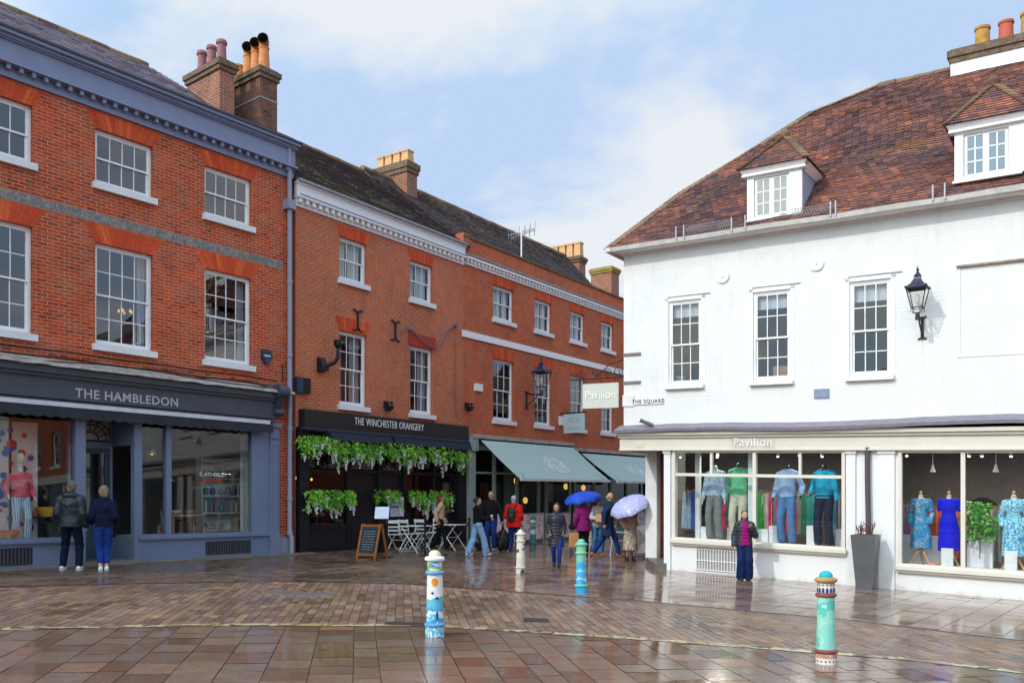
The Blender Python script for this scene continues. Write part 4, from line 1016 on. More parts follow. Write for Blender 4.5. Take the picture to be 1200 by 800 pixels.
# side wall towards the street and the back
sw = MB(); D = -9.5; GL = -3.0
sw.poly([(UL, 0, 2.9), (UL, D, 2.9), (UL, D, 7.95), (UL, 0, 7.95)]); sw.poly([(UL, -1.35, -1), (UL, D, -1), (UL, D, 2.9), (UL, -1.35, 2.9)]); sw.poly([(UR, D, -1), (UR, 0, -1), (UR, 0, 7.95), (UR, D, 7.95)]); sw.poly([(UL, D, -1), (UR, D, -1), (UR, D, 7.95), (UL, D, 7.95)])
sw.poly([(UL, .02, 3.0), (UL, D, 3.0), (UR, D, 3.0), (UR, .02, 3.0)]); sw.build('side_wall', brick2, wb, WB)
fl4 = MB(); fl4.box(UL+.05, UR-.05, D+.1, -.5, 3.75, 3.85); fl4.poly([(UL, 0, 7.9), (UR, 0, 7.9), (UR, D, 7.9), (UL, D, 7.9)]); fl4.build('upper_floor', dark, wb, WB)
MB().box(-.5, 13, -3.2, -3.1, 3.85, 7.9).build('room_wall', plain('brown room wall', (.16, .12, .10), .9), wb, WB)
# eaves: soffit, gutter, brackets
ev = MB(); ev.box(UL-.12, UR, -.1, .30, 7.80, 7.84); ev.box(UL-.05, UR, 0, .05, 7.75, 7.80); ev.box(UL-.12, UL+.02, D, -.1, 7.80, 7.84); ev.build('eaves_soffit', plain('weathered soffit', (.80, .77, .76), .7, .10, 4), wb, WB)
gt = MB(); N = 40
for i in range(N):
    a, b = UL-.14+(UR-UL+.14)*i/N, UL-.14+(UR-UL+.14)*(i+1)/N; s = lambda u: .025*noise.noise(Vector((u*.6, 2, 0)))
    gt.hexa([Vector(p) for p in ((a, .27, 7.80+s(a)), (b, .27, 7.80+s(b)), (b, .40, 7.80+s(b)), (a, .40, 7.80+s(a)))], [Vector(p) for p in ((a, .27, 7.90+s(a)), (b, .27, 7.90+s(b)), (b, .43, 7.90+s(b)), (a, .43, 7.90+s(a)))], r=.5)
gt.box(UL-.3, UL-.14, D, .44, 7.80, 7.90); gt.build('gutter', plain('grey gutter', (.60, .57, .55), .6, .15, 6), wb, WB)
# main roof
k0, w0 = .40, 7.90; kr4, wr4 = -4.85, 12.72
dk, dw = kr4-k0, wr4-w0; L4 = math.hypot(dk, dw); es = Vector((0, dk/L4, dw/L4)); nr = Vector((0, dw/L4, -dk/L4))
def onroof(x, y):           # where the sight line meets the roof slope: (u, distance up the slope)
    lo, hi = k0, kr4-1
    for _ in range(40):
        k = (lo+hi)/2; u, z = WB.px(x, y, k); t = (k0-k)/(k0-kr4)
        if z > w0+dw*t: lo = k
        else: hi = k
    return u, t*L4
sil = [(-1.30, 0)]+[onroof(*p) for p in ((800, 226), (875, 181), (950, 133), (990, 117))]+[(onroof(1030, 101)[0], L4)]
def hipu(t):
    for (a, b), (c, d) in zip(sil, sil[1:]):
        if t <= d: return a+(c-a)*(t-b)/(d-b)
    return sil[-1][0]
tm = MB(); tiles(tm, (0, k0, w0), (1, 0, 0), es, nr, L4, hipu, lambda t: UR, .165, .098, lift=.024, und=.05, seed=5, jit=.008)
rf = tm.build('roof', tile_w, wb, WB)
pt = lambda u, t, h=0: Vector((u, k0, w0))+es*t+nr*h
ub_ = MB(); S2 = [pt(u, t, -.05) for u, t in sil]
ub_.poly([(UR, k0, w0-.05)]+[pt(UR, L4, -.05)]+S2[::-1])
back = [Vector((-1.3, D-.4, w0-.05)), Vector((sil[-1][0], 2*kr4-k0, w0-.05))]
for a, b in zip(S2, S2[1:]):
    ma, mb_ = Vector((a.x, 2*kr4-a.y, a.z)), Vector((b.x, 2*kr4-b.y, b.z)); ub_.poly([a, b, mb_, ma])
ub_.poly([pt(UR, L4, -.05), Vector((UR, 2*kr4-k0, w0)), Vector((-1.3, 2*kr4-k0, w0)), S2[-1]])
ub_.poly([(UR, k0, w0-.05), (UR, 2*kr4-k0, w0), pt(UR, L4, -.05)]); ub_.build('roof_slope', tile_w, rf, WB)
hp = MB(); t = 0
while t < L4-.05:
    u = hipu(t); d = pt(hipu(t+.16), t+.16)-pt(u, t); a = pt(u, t, .02); j = (R.random()-.5)*.03
    hp.hexa([a+Vector((-.16+j, -.12, -.05)), a+Vector((.14, -.10, -.0)), a+Vector((.14, .0, .02)), a+Vector((-.16+j, .02, -.03))],
            [a+d*1.25+Vector((-.10, -.1, -.03)), a+d*1.25+Vector((.10, -.1, -.02)), a+d*1.2+Vector((.10, 0, .035)), a+d*1.2+Vector((-.10, 0, .03))]); t += .155
hp.build('hip_tile', tile_moss, rf, WB)
rd = MB(); s = sil[-1][0]
while s < UR: rd.tube([(s, kr4, wr4-.06+.03*R.random()), (s+.42, kr4, wr4-.06+.03*R.random())], .11, 10); s += .44
rd.build('ridge_tile', tile_moss, rf, WB)
# mesh snow guard strips and posts along the gutter
for xa, xb in ((803, 857), (928, 975)):
    sg = MB(); a, b = WB.U(xa, .4), WB.U(xb, .4); u = a
    for h in (.02, .09, .15, .22): sg.tube([(a, .40, 7.91+h), (b, .40, 7.91+h)], .006, 4)
    while u < b: sg.tube([(u, .40, 7.91), (min(u+.1, b), .40, 8.13)], .005, 4); sg.tube([(u+.1, .40, 7.91), (u, .40, 8.13)], .005, 4); u += .06
    sg.build('snow_guard', plain('galvanised mesh', (.40, .38, .38), .4, metal=.6), wb, WB)
ps = MB()
for x in (792, 801, 857, 873, 973, 979, 1093, 1107): u = WB.U(x, .45); MB().box(u-.014, u+.014, .42, .45, 7.84, 8.16).build('gutter_post', plain('pale metal post', (.42, .42, .44), .4), wb, WB)
# dormers
def dormer(x0, x1, kd, w_b, w_t, apex_w, seed, label, panes=2):
    """front face between x0,x1 (u) standing at depth kd"""
    slope = dw/(-dk); kk = lambda z: k0-(z-w0)/slope
    m = MB(); u0, u1 = x0, x1; wd_ = u1-u0
    m.box(u0, u0+.16, kd-.1, kd, w_b, w_t); m.box(u1-.28, u1, kd-.1, kd, w_b, w_t); m.box(u0+.16, u1-.28, kd-.1, kd, w_t-.05, w_t); m.box(u0+.16, u1-.28, kd-.1, kd, w_b, w_b+.05)
    o = m.build('dormer', whitew, wb, WB); o['label'] = label
    c = MB()
    for u in (u0+.003, u1-.003):
        c.poly([(u, kd-.1, w_b), (u, kk(w_t)-.1, w_t), (u, kd-.1, w_t)])
    c.build('dormer_cheek', plain('lead blue cheek', (.34, .38, .50), .5, .1), o, WB)
    fs = MB(); fs.box(u0-.10, u1+.10, kd-.1, kd+.08, w_t, w_t+.05); fs.hexa([Vector(p) for p in ((u0-.02, kd-.1, w_t-.02), (u1+.02, kd-.1, w_t-.02), (u1+.02, kd+.02, w_t-.02), (u0-.02, kd+.02, w_t-.02))], [Vector(p) for p in ((u0-.14, kd-.1, w_t+.14), (u1+.14, kd-.1, w_t+.14), (u1+.14, kd+.14, w_t+.14), (u0-.14, kd+.14, w_t+.14))])
    fs.hexa([Vector(p) for p in ((u1-.02, kd-.1, w_t-.02), (u1-.02, kk(w_t), w_t-.02), (u1+.02, kk(w_t), w_t-.02), (u1+.02, kd, w_t-.02))], [Vector(p) for p in ((u1, kd-.1, w_t+.14), (u1, kk(w_t+.2), w_t+.14), (u1+.14, kk(w_t+.2), w_t+.14), (u1+.14, kd+.1, w_t+.14))])
    fs.build('dormer_cornice', whitew, o, WB)
    # casements
    a, b, c_, d_ = u0+.17, u1-.29, w_b+.05, w_t-.05; w2 = (b-a)/2; f = MB(); p = MB()
    for q in (0, 1):
        s, e = a+w2*q, a+w2*(q+1); kf = kd-.04
        f.box(s, s+.055, kf-.03, kf, c_, d_); f.box(e-.055, e, kf-.03, kf, c_, d_); f.box(s+.055, e-.055, kf-.03, kf-.001, c_, c_+.06); f.box(s+.055, e-.055, kf-.03, kf-.001, d_-.05, d_)
        mid = (s+e)/2; f.box(mid-.012, mid+.012, kf-.026, kf-.004, c_+.06, d_-.05)
        for j in (1, 2): z = c_+.06+(d_-c_-.11)*j/3; f.box(s+.055, e-.055, kf-.024, kf-.006, z-.012, z+.012)
        p.box(s+.05, e-.05, kf-.018, kf-.012, c_+.05, d_-.04)
    w_ = f.build('window', whitew, wb, WB); p.build('pane', glassup, w_, WB); MB().box(u0+.05, u1-.05, kd-.6, kd-.55, w_b, w_t).build('curtain', plain('grey room behind dormer', (.30, .30, .33), .9), w_, WB)
    sl = MB(); sl.box(u0-.03, u1-.05, kd-.05, kd+.05, w_b-.05, w_b-.002); sl.build('sill', whitew, w_, WB)
    # hipped tile roof
    cu = (u0+u1)/2; zt = w_t+.14; e0_, e1_ = u0-.16, u1+.16; kf = kd+.16; rise = apex_w-zt; run = (e1_-e0_)/2; kap = kf-run*1.2
    A = Vector((cu, kap, apex_w)); Ar = Vector((cu, kk(apex_w)-.1, apex_w)); FL, FR_ = Vector((e0_, kf, zt)), Vector((e1_, kf, zt)); BL, BR = Vector((e0_, kk(zt), zt)), Vector((e1_, kk(zt), zt))
    t_ = MB(); es_ = (A-(FL+FR_)/2); L = es_.length; es_.normalize(); n_ = Vector((1, 0, 0)).cross(es_); n_ = n_ if n_.y > 0 else -n_
    tiles(t_, (FL+FR_)/2, (1, 0, 0), es_, n_, L, lambda t: -run*(1-t/L), lambda t: run*(1-t/L), .16, .098, lift=.022, und=.01, seed=seed)
    for P_, Q_, sg_ in ((FL, BL, -1), (FR_, BR, 1)):
        base = Vector((P_.x, P_.y, P_.z)); up = Vector((cu-P_.x, 0, rise)); Lu = up.length; up.normalize(); eu = Vector((0, -1, 0)); n2 = up.cross(eu); n2 = n2 if n2.z > 0 else -n2
        tiles(t_, base, eu, up, n2, Lu, lambda t: (run*1.2)*t/Lu, lambda t: (P_.y-kk(zt+rise*t/Lu)), .16, .098, lift=.022, und=.01, seed=seed+2)
    t_.poly([FL, FR_, A]); t_.poly([FR_, BR, Ar, A]); t_.poly([BL, FL, A, Ar])
    r_ = t_.build('dormer_roof', tile_w, wb, WB)
    hh_ = MB()
    for P_ in (FL, FR_):
        for i in range(9):
            q = P_+(A-P_)*(i/9); q2 = P_+(A-P_)*((i+1.2)/9); hh_.bar(q+Vector((0, 0, .035)), q2+Vector((0, 0, .02)), .16, .035)
    for i in range(4): q = A+(Ar-A)*(i/4); q2 = A+(Ar-A)*((i+1)/4); hh_.tube([q, q2], .08, 8)
    hh_.ell(A+Vector((0, .02, .03)), .13, .13, .12, 10); hh_.build('hip_tile', tile_moss, r_, WB)
kd1 = .20
ua_, ub2 = WB.U(875.5, kd1), WB.U(939.5, kd1)
dormer(ua_, ub2, kd1, WB.Z(905, 255, kd1), WB.Z(905, 203, kd1), WB.Z(920.7, 163, kd1-.95), 61, 'smaller white dormer at the hipped end of the roof')
ua_, ub2 = WB.U(1118.5, kd1), WB.U(1198, kd1)
dormer(ua_, ub2+.05, kd1, WB.Z(1150, 208, kd1), WB.Z(1150, 151, kd1), WB.Z(1164, 106, kd1-1.1), 67, 'larger white dormer near the main chimney')
# tiled kick under the second dormer
# big chimney
uk, zk = WB.px(1115, 59, kr4+.45)
chimney(WB, wb, uk, uk+4.2, kr4+.45, kr4-.6, 11.6, zk, brickch, [(uk+.62, kr4-.05, .17, .62, pot_y, 'plain'), (uk+1.13, kr4-.05, .165, .62, pot_r, 'plain'), (uk+1.62, kr4-.05, .18, .70, pot_y, 'plain'), (uk+2.6, kr4-.05, .18, .6, pot_y, 'plain')], caph=.34)
zlow = WB.Z(1120, 72, kr4+.46)
MB().box(uk-.02, uk+4.2, kr4-.62, kr4+.47, 11.9, zlow).build('painted_chimney_base', creamw, wb, WB)

# shopfront: lead shelf, cornice, fascia
sh = MB(); N = 50
for i in range(N):
    a, b = UL-.12+(UR-UL+.12)*i/N, UL-.12+(UR-UL+.12)*(i+1)/N; s = lambda u: .02*math.sin(u*1.1+.5)+.012*noise.noise(Vector((u*2, 0, 0)))+max(0, (u-3))*.012
    sh.hexa([Vector(p) for p in ((a, -.02, 3.35+s(a)), (b, -.02, 3.35+s(b)), (b, .30, 3.33+s(b)), (a, .30, 3.33+s(a)))], [Vector(p) for p in ((a, -.02, 3.54+s(a)), (b, -.02, 3.54+s(b)), (b, .31, 3.40+s(b)), (a, .31, 3.40+s(a)))], r=.5)
sh.build('lead_shelf', plain('purple grey lead', (.20, .18, .22), .5, .15, 6, bmp=.2), wb, WB)
fs = MB(); fs.box(UL-.1, UR, -.02, .22, 3.26, 3.34); fs.box(UL-.08, UR, -.02, .16, 3.20, 3.26); fs.box(UL-.06, UR, -.02, .10, 2.93, 3.20); fs.box(UL-.06, UR, -.02, .13, 2.89, 2.93)
fs.box(UL-.06, UL+.1, D, -.02, 2.93, 3.3); fso = fs.build('shop_fascia', cream, wb, WB)
pl = MB(); u, z0_ = WB.px(882.5, 522, .1); u9, z9 = WB.px(750, 521, .1)
MB().box(u9-.11, u9+.11, .10, .115, z9-.06, z9+.06).build('number_plate', cream, fso, WB); pl.box(u-.52, u+.50, .10, .108, z0_-.06, z0_+.22); pl.build('sign_board', plain('pale fascia panel', (.60, .56, .49), .5), fso, WB)
lt = text_mb('Pavilion', .265, .02, .0015, 1.1); on(lt, u, .12, z0_-.005).build('lettering', plain('white letters', (.85, .85, .85), .4), fso, WB)
# walls and pilasters at ground level
W1L, W1R, W2L = WB.U(789, .0), WB.U(991, 0), WB.U(1050, 0)
W2R = 10.2
pw = MB(); wall_grid(pw, 0, UR, -.75, 2.92, [(W1L, W1R, .78, 2.90), (W2L+.05, W2R, .52, 2.90)], .08); pw.build('shop_wall', splash, wb, WB)
pz = MB()
for a, b, d in ((.0, WB.U(786.5), .05), (W1R+.02, WB.U(1003), .05), (WB.U(1030), W2L-.02, .05), (W2R+.05, W2R+.35, .05)):
    pz.box(a, b, 0, d, -.7, 2.82); pz.box(a-.02, b+.02, 0, d+.03, 2.82, 2.89); pz.build('pilaster', creamw, wb, WB); pz = MB()
dpw = MB(); up = WB.U(1018, .06); dpw.tube([(up-.02, .08, 2.95), (up-.02, .08, 2.3), (up+.0, .08, 1.2), (up-.03, .08, .3), (up-.03, .08, -.4)], .055, 10); dpw.build('downpipe', plain('dark plum iron', (.09, .07, .085), .5), wb, WB)
# window one: cream frame with transom
def wframe(a, b, z0, z1, posts, trans, upper, nm='shop_window'):
    f = MB(); f.box(a, a+.07, -.06, .06, z0, z1); f.box(b-.07, b, -.06, .06, z0, z1); f.box(a+.07, b-.07, -.06, .05, z1-.06, z1); f.box(a+.07, b-.07, -.06, .05, z0, z0+.03)
    for p in posts: f.box(p-.04, p+.04, -.05, .055, z0+.03, z1-.06)
    if trans: 
        e = [a+.07]+[x for p in posts for x in (p-.04, p+.04)]+[b-.07]
        for i in range(0, len(e), 2): f.box(e[i], e[i+1], -.04, .045, trans-.035, trans+.035)
        for p in upper: f.box(p-.03, p+.03, -.04, .04, trans+.035, z1-.06)
    o = f.build(nm, cream, wb, WB); g = MB(); g.box(a+.05, b-.05, -.006, .002, z0+.02, z1-.04); g.build('pane', glassshop, o, WB)
    s = MB(); s.box(a-.04, b+.04, 0, .14, z0-.10, z0-.02); s.box(a-.02, b+.02, 0, .10, z0-.02, z0); s.box(a-.03, b+.03, 0, .09, z0-.15, z0-.10); s.build('sill', cream, o, WB)
    return o
tr = WB.Z(884, 557, .04)
wframe(W1L, W1R, .78, 2.90, [WB.U(884, .04)], tr, [WB.U(833.5, .03), WB.U(937.5, .03)])
wframe(W2L+.05, W2R, .52, 2.90, [WB.U(1128.5, .04), 8.4], None, [])
# cellar grating under window one
gr = MB(); a, b = WB.U(816, .03), WB.U(866, .03); z0, z1 = WB.Z(840, 669, .03), WB.Z(840, 642, .03)
gr.box(a, b, .0, .004, z0, z1, m=1); n = 15
for i in range(n+1):
    x = a+(b-a)*i/n; gr.box(x-.008, x+.008, .012, .028, z0, z1-.10)
    if i < n:
        for j in range(6): t0, t1 = math.pi*j/6, math.pi*(j+1)/6; xc = x+(b-a)/n/2; r = (b-a)/n/2; gr.bar((xc-r*math.cos(t0), .02, z1-.10+.09*math.sin(t0)), (xc-r*math.cos(t1), .02, z1-.10+.09*math.sin(t1)), .013, .012, up=(0, 1, 0))
gr.box(a, b, .01, .03, z0, z0+.02); gr.box(a, b, .01, .03, z0+.22, z0+.24)
gr.build('cellar_grating', [white, plain('grey shadow gap', (.35, .33, .33), .9)], wb, WB)
# chamfered corner entrance with recessed door
ka = -1.25; uA0, uA1 = WB.U(757, ka), WB.U(770, ka)
p = MB(); p.box(uA0, uA1, ka-.2, ka+.03, -.6, 2.92); p.build('corner_pier', creamw, wb, WB)
ch = MB(); a_ = Vector((uA1-.0, ka, 0)); b_ = Vector((.0, -.02, 0)); ch_d = (b_-a_); Lc = ch_d.length; ch_d.normalize(); cn = Vector((ch_d.y, -ch_d.x, 0)); cn = cn if cn.x < 0 else -cn
def cq(s0, s1, n0, n1, z0, z1, mm):
    P = lambda s, n: a_+ch_d*s+cn*n
    mm.hexa([Vector((*P(s, n).xy, z0)) for s, n in ((s0, n0), (s1, n0), (s1, n1), (s0, n1))], [Vector((*P(s, n).xy, z1)) for s, n in ((s0, n0), (s1, n0), (s1, n1), (s0, n1))])
rcs = -.25
cq(.0, .12, rcs-.05, rcs+.05, -.3, 2.9, ch); cq(Lc-.12, Lc, rcs-.05, rcs+.05, -.3, 2.9, ch); cq(.12, Lc-.12, rcs-.05, rcs+.04, 2.12, 2.22, ch); cq(.12, Lc-.12, rcs-.05, rcs+.04, 2.82, 2.9, ch); cq(.12, Lc-.12, rcs-.01, rcs, 2.22, 2.82, ch)
ch.build('door_frame', cream, wb, WB)
dm = MB(); cq(.13, .24, rcs-.04, rcs, -.05, 2.12, dm); cq(Lc-.24, Lc-.13, rcs-.04, rcs, -.05, 2.12, dm); cq(.24, Lc-.24, rcs-.04, rcs-.002, -.05, .75, dm); cq(.24, Lc-.24, rcs-.04, rcs-.002, 2.0, 2.12, dm)
dd = dm.build('door', plain('grey cream door', (.50, .47, .41), .45), wb, WB); dg = MB(); cq(.24, Lc-.24, rcs-.03, rcs-.022, .75, 2.0, dg); dg.build('door_pane', glassshop, dd, WB)
hm = MB(); P = lambda s, n: a_+ch_d*s+cn*n; q0 = P(Lc-.3, rcs+.05); hm.tube([Vector((q0.x, q0.y, 1.25)), Vector((q0.x, q0.y+.0, 1.05)), Vector((q0.x-.05, q0.y+.03, .95))], .02, 8); hm.build('handle', blackc, dd, WB)
stp = MB(); cq(-.15, Lc+.1, -.2, .28, -.5, WB.gk(-.3, -.5)+.16, stp); stp.build('doorstep', plain('dark doorstep stone', (.14, .13, .12), .5, .2), wb, WB)
# interior of the shop
n4 = MB(); n4.box(-.0, UR, -2.9, -2.8, -.6, 2.95); n4.box(4.7, 4.8, -2.8, -.1, -.6, 2.95); n4.build('shop_back_wall', interior, wb, WB)
MB().box(-1, UR-.05, -9, -.1, -.7, -.02).build('shop_floor', plain('pale shop floor', (.32, .25, .2), .5), wb, WB)
MB().box(-1, UR-.05, -3.5, -.03, 2.93, 2.98).build('shop_ceiling', interior, wb, WB)
bd = MB(); bd.box(W1L+.02, W1R-.02, -.95, -.09, .60, .76); bd.box(W2L+.07, W2R-.02, -1.05, -.09, .30, .50); bd.build('window_bed', plain('white window bed', (.72, .72, .73), .5), wb, WB)
MB().box(W1L+.28, W1L+.40, -.75, -.65, .76, 2.9).box(WB.U(877, -.4), WB.U(882, -.4), -.45, -.38, .76, 2.9).build('interior_post', plain('pale blue post', (.60, .68, .70), .5), wb, WB)
spm = plain('lit spot lamp', (1, .93, .8), .3, 0, emit=3)
sp_ = MB()
for x, y, k in ((798, 533, -.8), (841, 533, -.8), (884, 531, -.6), (912, 532, -.7), (937, 531, -.6), (964, 532, -.8), (1063, 527, -.7), (1136, 525, -.8), (1151, 524, -.8), (1185, 523, -.8)):
    u, z = WB.px(x, y, k); z = min(z, 2.86); sp_.tube([(u, k, z+.05), (u, k+.03, z-.05)], [.03, .035], 10, m=0); sp_.ell((u, k+.035, z-.06), .03, .02, .02, 8, m=1)
sp_.build('spot_lamp', [white, spm], wb, WB)
pn = MB()
for x, y in ((1093, 550), (1167, 550)):
    u, z = WB.px(x, y, -.5); pn.tube([(u, -.5, 2.93), (u, -.5, z+.05)], .008, 5); pn.lathe([(.02, z+.10), (.03, z+.03), (.06, z-.05), (.045, z-.05)], (u, -.5, 0), 12)
pn.build('pendant_lamp', white, wb, WB)
MB().tube([(WB.U(1152, -2.8), -2.79, 1.62), (WB.U(1152, -2.8), -2.76, 1.62)], .34, 28).build('round_mirror', plain('dark round mirror', (.03, .025, .02), .1), wb, WB)

for i, (u, k) in enumerate(((1.2, -.9), (3.2, -.9), (6.2, -1.0), (8.2, -1.0))):
    L = bpy.data.lights.new('shop_spot', 'AREA'); L.energy = 22; L.size = .5; L.color = (1, .93, .84); lo_ = bpy.data.objects.new('shop_spot', L); COL.objects.link(lo_); lo_.location = WB((u, k, 2.85)); lo_.rotation_euler = (0, 0, 0)
# ================================================================ things on the walls
def facing(n): return math.atan2(-n.x, n.y)       # local +y turned to n
def lantern(name, loc, n, label, s=1.0, arm=.55, style=0):
    """Windsor wall lantern; local y points out of the wall, origin at the bracket plate"""
    o = thing(name, loc, label, 'street lamp', 'wall lanterns', facing(n))
    b = MB()
    b.box(-.03, .03, 0, .04, -.16, .34); b.tube([(0, .02, .30), (0, arm*.5, .22), (0, arm, .24)], .022, 8); b.tube([(0, .02, -.10), (0, arm*.3, .0), (0, arm*.75, .20)], .016, 8)
    for z in (-.16, .34): b.tube([(-.09, .02, z), (0, .03, z+(.04 if z < 0 else -.04)), (.09, .02, z)], .018, 6)
    b.tube([(0, arm, .18), (0, arm, .34)], [.055, .04], 10); b.build('bracket', blackc, o)
    z0, z1 = .44, .86; w0, w1 = .11, .20
    f = MB(); c = [(-1, -1), (1, -1), (1, 1), (-1, 1)]
    for (x, y), (x2, y2) in zip(c, c[1:]+c[:1]):
        f.bar((x*w0, arm+y*w0, z0), (x*w1, arm+y*w1, z1), .016, .016); f.bar((x*w0, arm+y*w0, z0), (x2*w0, arm+y2*w0, z0), .02, .02); f.bar((x*w1, arm+y*w1, z1), (x2*w1, arm+y2*w1, z1), .02, .02)
        f.tube([(0, arm, .33), (x*.12, arm+y*.12, .36), (x*w0, arm+y*w0, z0)], .008, 6)
        f.ell((x*(w1+.012), arm+y*(w1+.012), z1+.02), .02, .02, .03, 8)
    f.build('lantern_frame', blackc, o)
    g = MB()
    for (x, y), (x2, y2) in zip(c, c[1:]+c[:1]): g.poly([(x*w0, arm+y*w0, z0), (x2*w0, arm+y2*w0, z0), (x2*w1*.98, arm+y2*w1*.98, z1), (x*w1*.98, arm+y*w1*.98, z1)])
    g.build('lantern_pane', glassmat('lantern glass', (.9, .9, .9), .06) if 'lantern glass' not in MC else MC['lantern glass'], o)
    r = MB(); R4 = lambda w, z: [Vector((x*w, arm+y*w, z)) for x, y in c]
    L = [R4(w1+.02, z1), R4(w1+.02, z1+.03), R4(.13, z1+.10), R4(.075, z1+.20), R4(.06, z1+.26)]
    for a, b_ in zip(L, L[1:]):
        for i in range(4): r.poly([a[i], a[(i+1) % 4], b_[(i+1) % 4], b_[i]])
    r.lathe([(.075, z1+.25), (.085, z1+.28), (.05, z1+.32), (.03, z1+.36), (.02, z1+.38), (.035, z1+.41), (.012, z1+.45), (.004, z1+.50)], (0, arm, 0), 12)
    r.build('lantern_roof', plain('blue black lamp paint', (.03, .03, .06), .35), o)
    m = MB(); m.tube([(0, arm, .40), (0, arm, .5)], .02, 8); m.ell((0, arm, .62), .05, .05, .12, 12); m.build('lamp_globe', plain('milk glass', (.75, .73, .68), .3), o)
    o.scale = (s, s, s)
    return o
u, z = WB.px(1081, 389, 0); lantern('wall_lantern', WB((u, 0, z)), WB.n, 'black iron lantern casting a shadow on the white wall', .92, .55)
u, z = B3.px(616.5, 472, 0); lantern('wall_lantern', B3((u, 0, z)), B3.n, 'black iron lantern on the orange brick wall above the cafe awning', 1.22, .55)
# hanging sign of the white shop
sg_ = thing('hanging_sign', WB((UL, -.2, 4.2)), 'pale square sign reading Pavilion hanging from a scrolled iron bracket', 'sign')
a, b = WB.U(683, -.2), WB.U(725, -.2); z0, z1 = WB.Z(704, 478, -.2), WB.Z(704, 449, -.2)
MB().box(a, b, -.23, -.19, z0, z1).build('sign_board', plain('pale sage board', (.58, .60, .53), .5, .03), sg_, WB)
lt = text_mb('Pavilion', .30, .008, .002, 1.0); on(lt, (a+b)/2, -.18, z0+(z1-z0)*.38).build('lettering', plain('soft white letters', (.80, .81, .78), .5), sg_, WB)
br = MB(); zb = WB.Z(704, 443, -.2)
xl = WB.U(668, -.2)
br.tube([(UL, -.2, zb), (xl, -.2, zb)], .018, 6); br.tube([(UL, -.2, zb), (UL, -.2, zb+.55)], .016, 6); br.tube([(UL-.02, -.2, zb+.45), (UL-.5, -.2, zb+.35), (UL-.9, -.2, zb+.05)], .014, 6)
def scroll(cx, cz, r, t0, t1, sx=1):
    return [(cx+sx*r*(1-.75*i/22)*math.cos(t0+(t1-t0)*i/22), -.2, cz+r*(1-.75*i/22)*math.sin(t0+(t1-t0)*i/22)) for i in range(23)]
for cx, r, s in ((UL-.28, .15, 1), (UL-.55, .12, -1), (UL-.95, .10, 1), (UL-1.30, .12, -1), (UL-1.55, .09, 1)): br.tube(scroll(cx, zb+.14, r, -math.pi/2, 2.6*math.pi, s), .011, 5)
for x in (a+.1, b-.1): br.tube([(x, -.2, zb), (x, -.2, z1)], .008, 5)
br.build('bracket', blackc, sg_, WB)
# cafe hanging sign
cs = thing('hanging_sign', B3((8.2, .5, 4)), 'small pale blue sign on a black arm over the cafe awnings', 'sign')
us = B3.U(657, 0)
fk = lambda x: min(((abs((CX+F*(B3((us, k/100, 4)).x)/(B3((us, k/100, 4)).y))-x), k/100) for k in range(0, 250)))[1]
ka_, kb2 = fk(661), fk(685)
def zat(x, y, k): p = B3((us, k, 0)); return (HY-y)/F*p.y+H-p.z
z0, z1 = zat(673, 507, (ka_+kb2)/2), zat(673, 484.5, (ka_+kb2)/2)
MB().box(us-.02, us+.02, ka_, kb2, z0, z1).build('sign_board', plain('pale blue board', (.50, .62, .66), .5, .04), cs, B3)
MB().box(us-.03, us+.03, 0, kb2+.04, z1+.01, z1+.06).build('bracket', blackc, cs, B3)
em = MB(); rr = random.Random(5)
def lines(z, n, l):
    for i in range(n):
        k = ka_+.12+(kb2-ka_-.24)*i/n; w_ = (kb2-ka_-.24)/n*.7
        em.poly([(us-.024, k, z), (us-.024, k+w_, z), (us-.024, k+w_, z+l), (us-.024, k, z+l)])
lines(z0+.12, 7, .02); lines(z0+.18, 9, .025)
for i in range(16):
    a_ = 2*math.pi*i/16; k, z = (ka_+kb2)/2+.2*math.cos(a_), z0+(z1-z0)*.68+.09*math.sin(a_); em.poly([(us-.024, k-.025, z-.01), (us-.024, k+.025, z-.01), (us-.024, k+.02, z+.012), (us-.024, k-.02, z+.012)])
em.build('emblem', plain('blue grey print', (.28, .38, .42), .6), cs, B3)
ub4, zb4 = B3.px(656.5, 493, 0); tag(MB().box(ub4-.13, ub4+.11, 0, .14, zb4-.17, zb4+.17).build('alarm_box', white, None, B3, bevel=.01), 'white alarm box on brick beside the pale blue hanging sign', 'alarm box')
ub4, zb4 = B3.px(559.5, 454, 0); tag(MB().box(ub4-.20, ub4+.20, 0, .09, zb4-.12, zb4+.12).build('alarm_box', white, None, B3, bevel=.01), 'small white box on brick left of the cafe windows', 'alarm box')
# THE SQUARE street sign
ss = thing('street_sign', WB((-.6, 0, 3.98)), 'white cast street name plate reading THE SQUARE', 'sign')
a, b = WB.U(742), WB.U(778); zc = WB.Z(760, 470)
MB().box(a, b, .004, .03, zc-.075, zc+.075).build('sign_plate', white, ss, WB, bevel=.01); on(text_mb('THE SQUARE', .135, .006, .001, 1.12), (a+b)/2, .034, zc-.047).build('lettering', black, ss, WB)
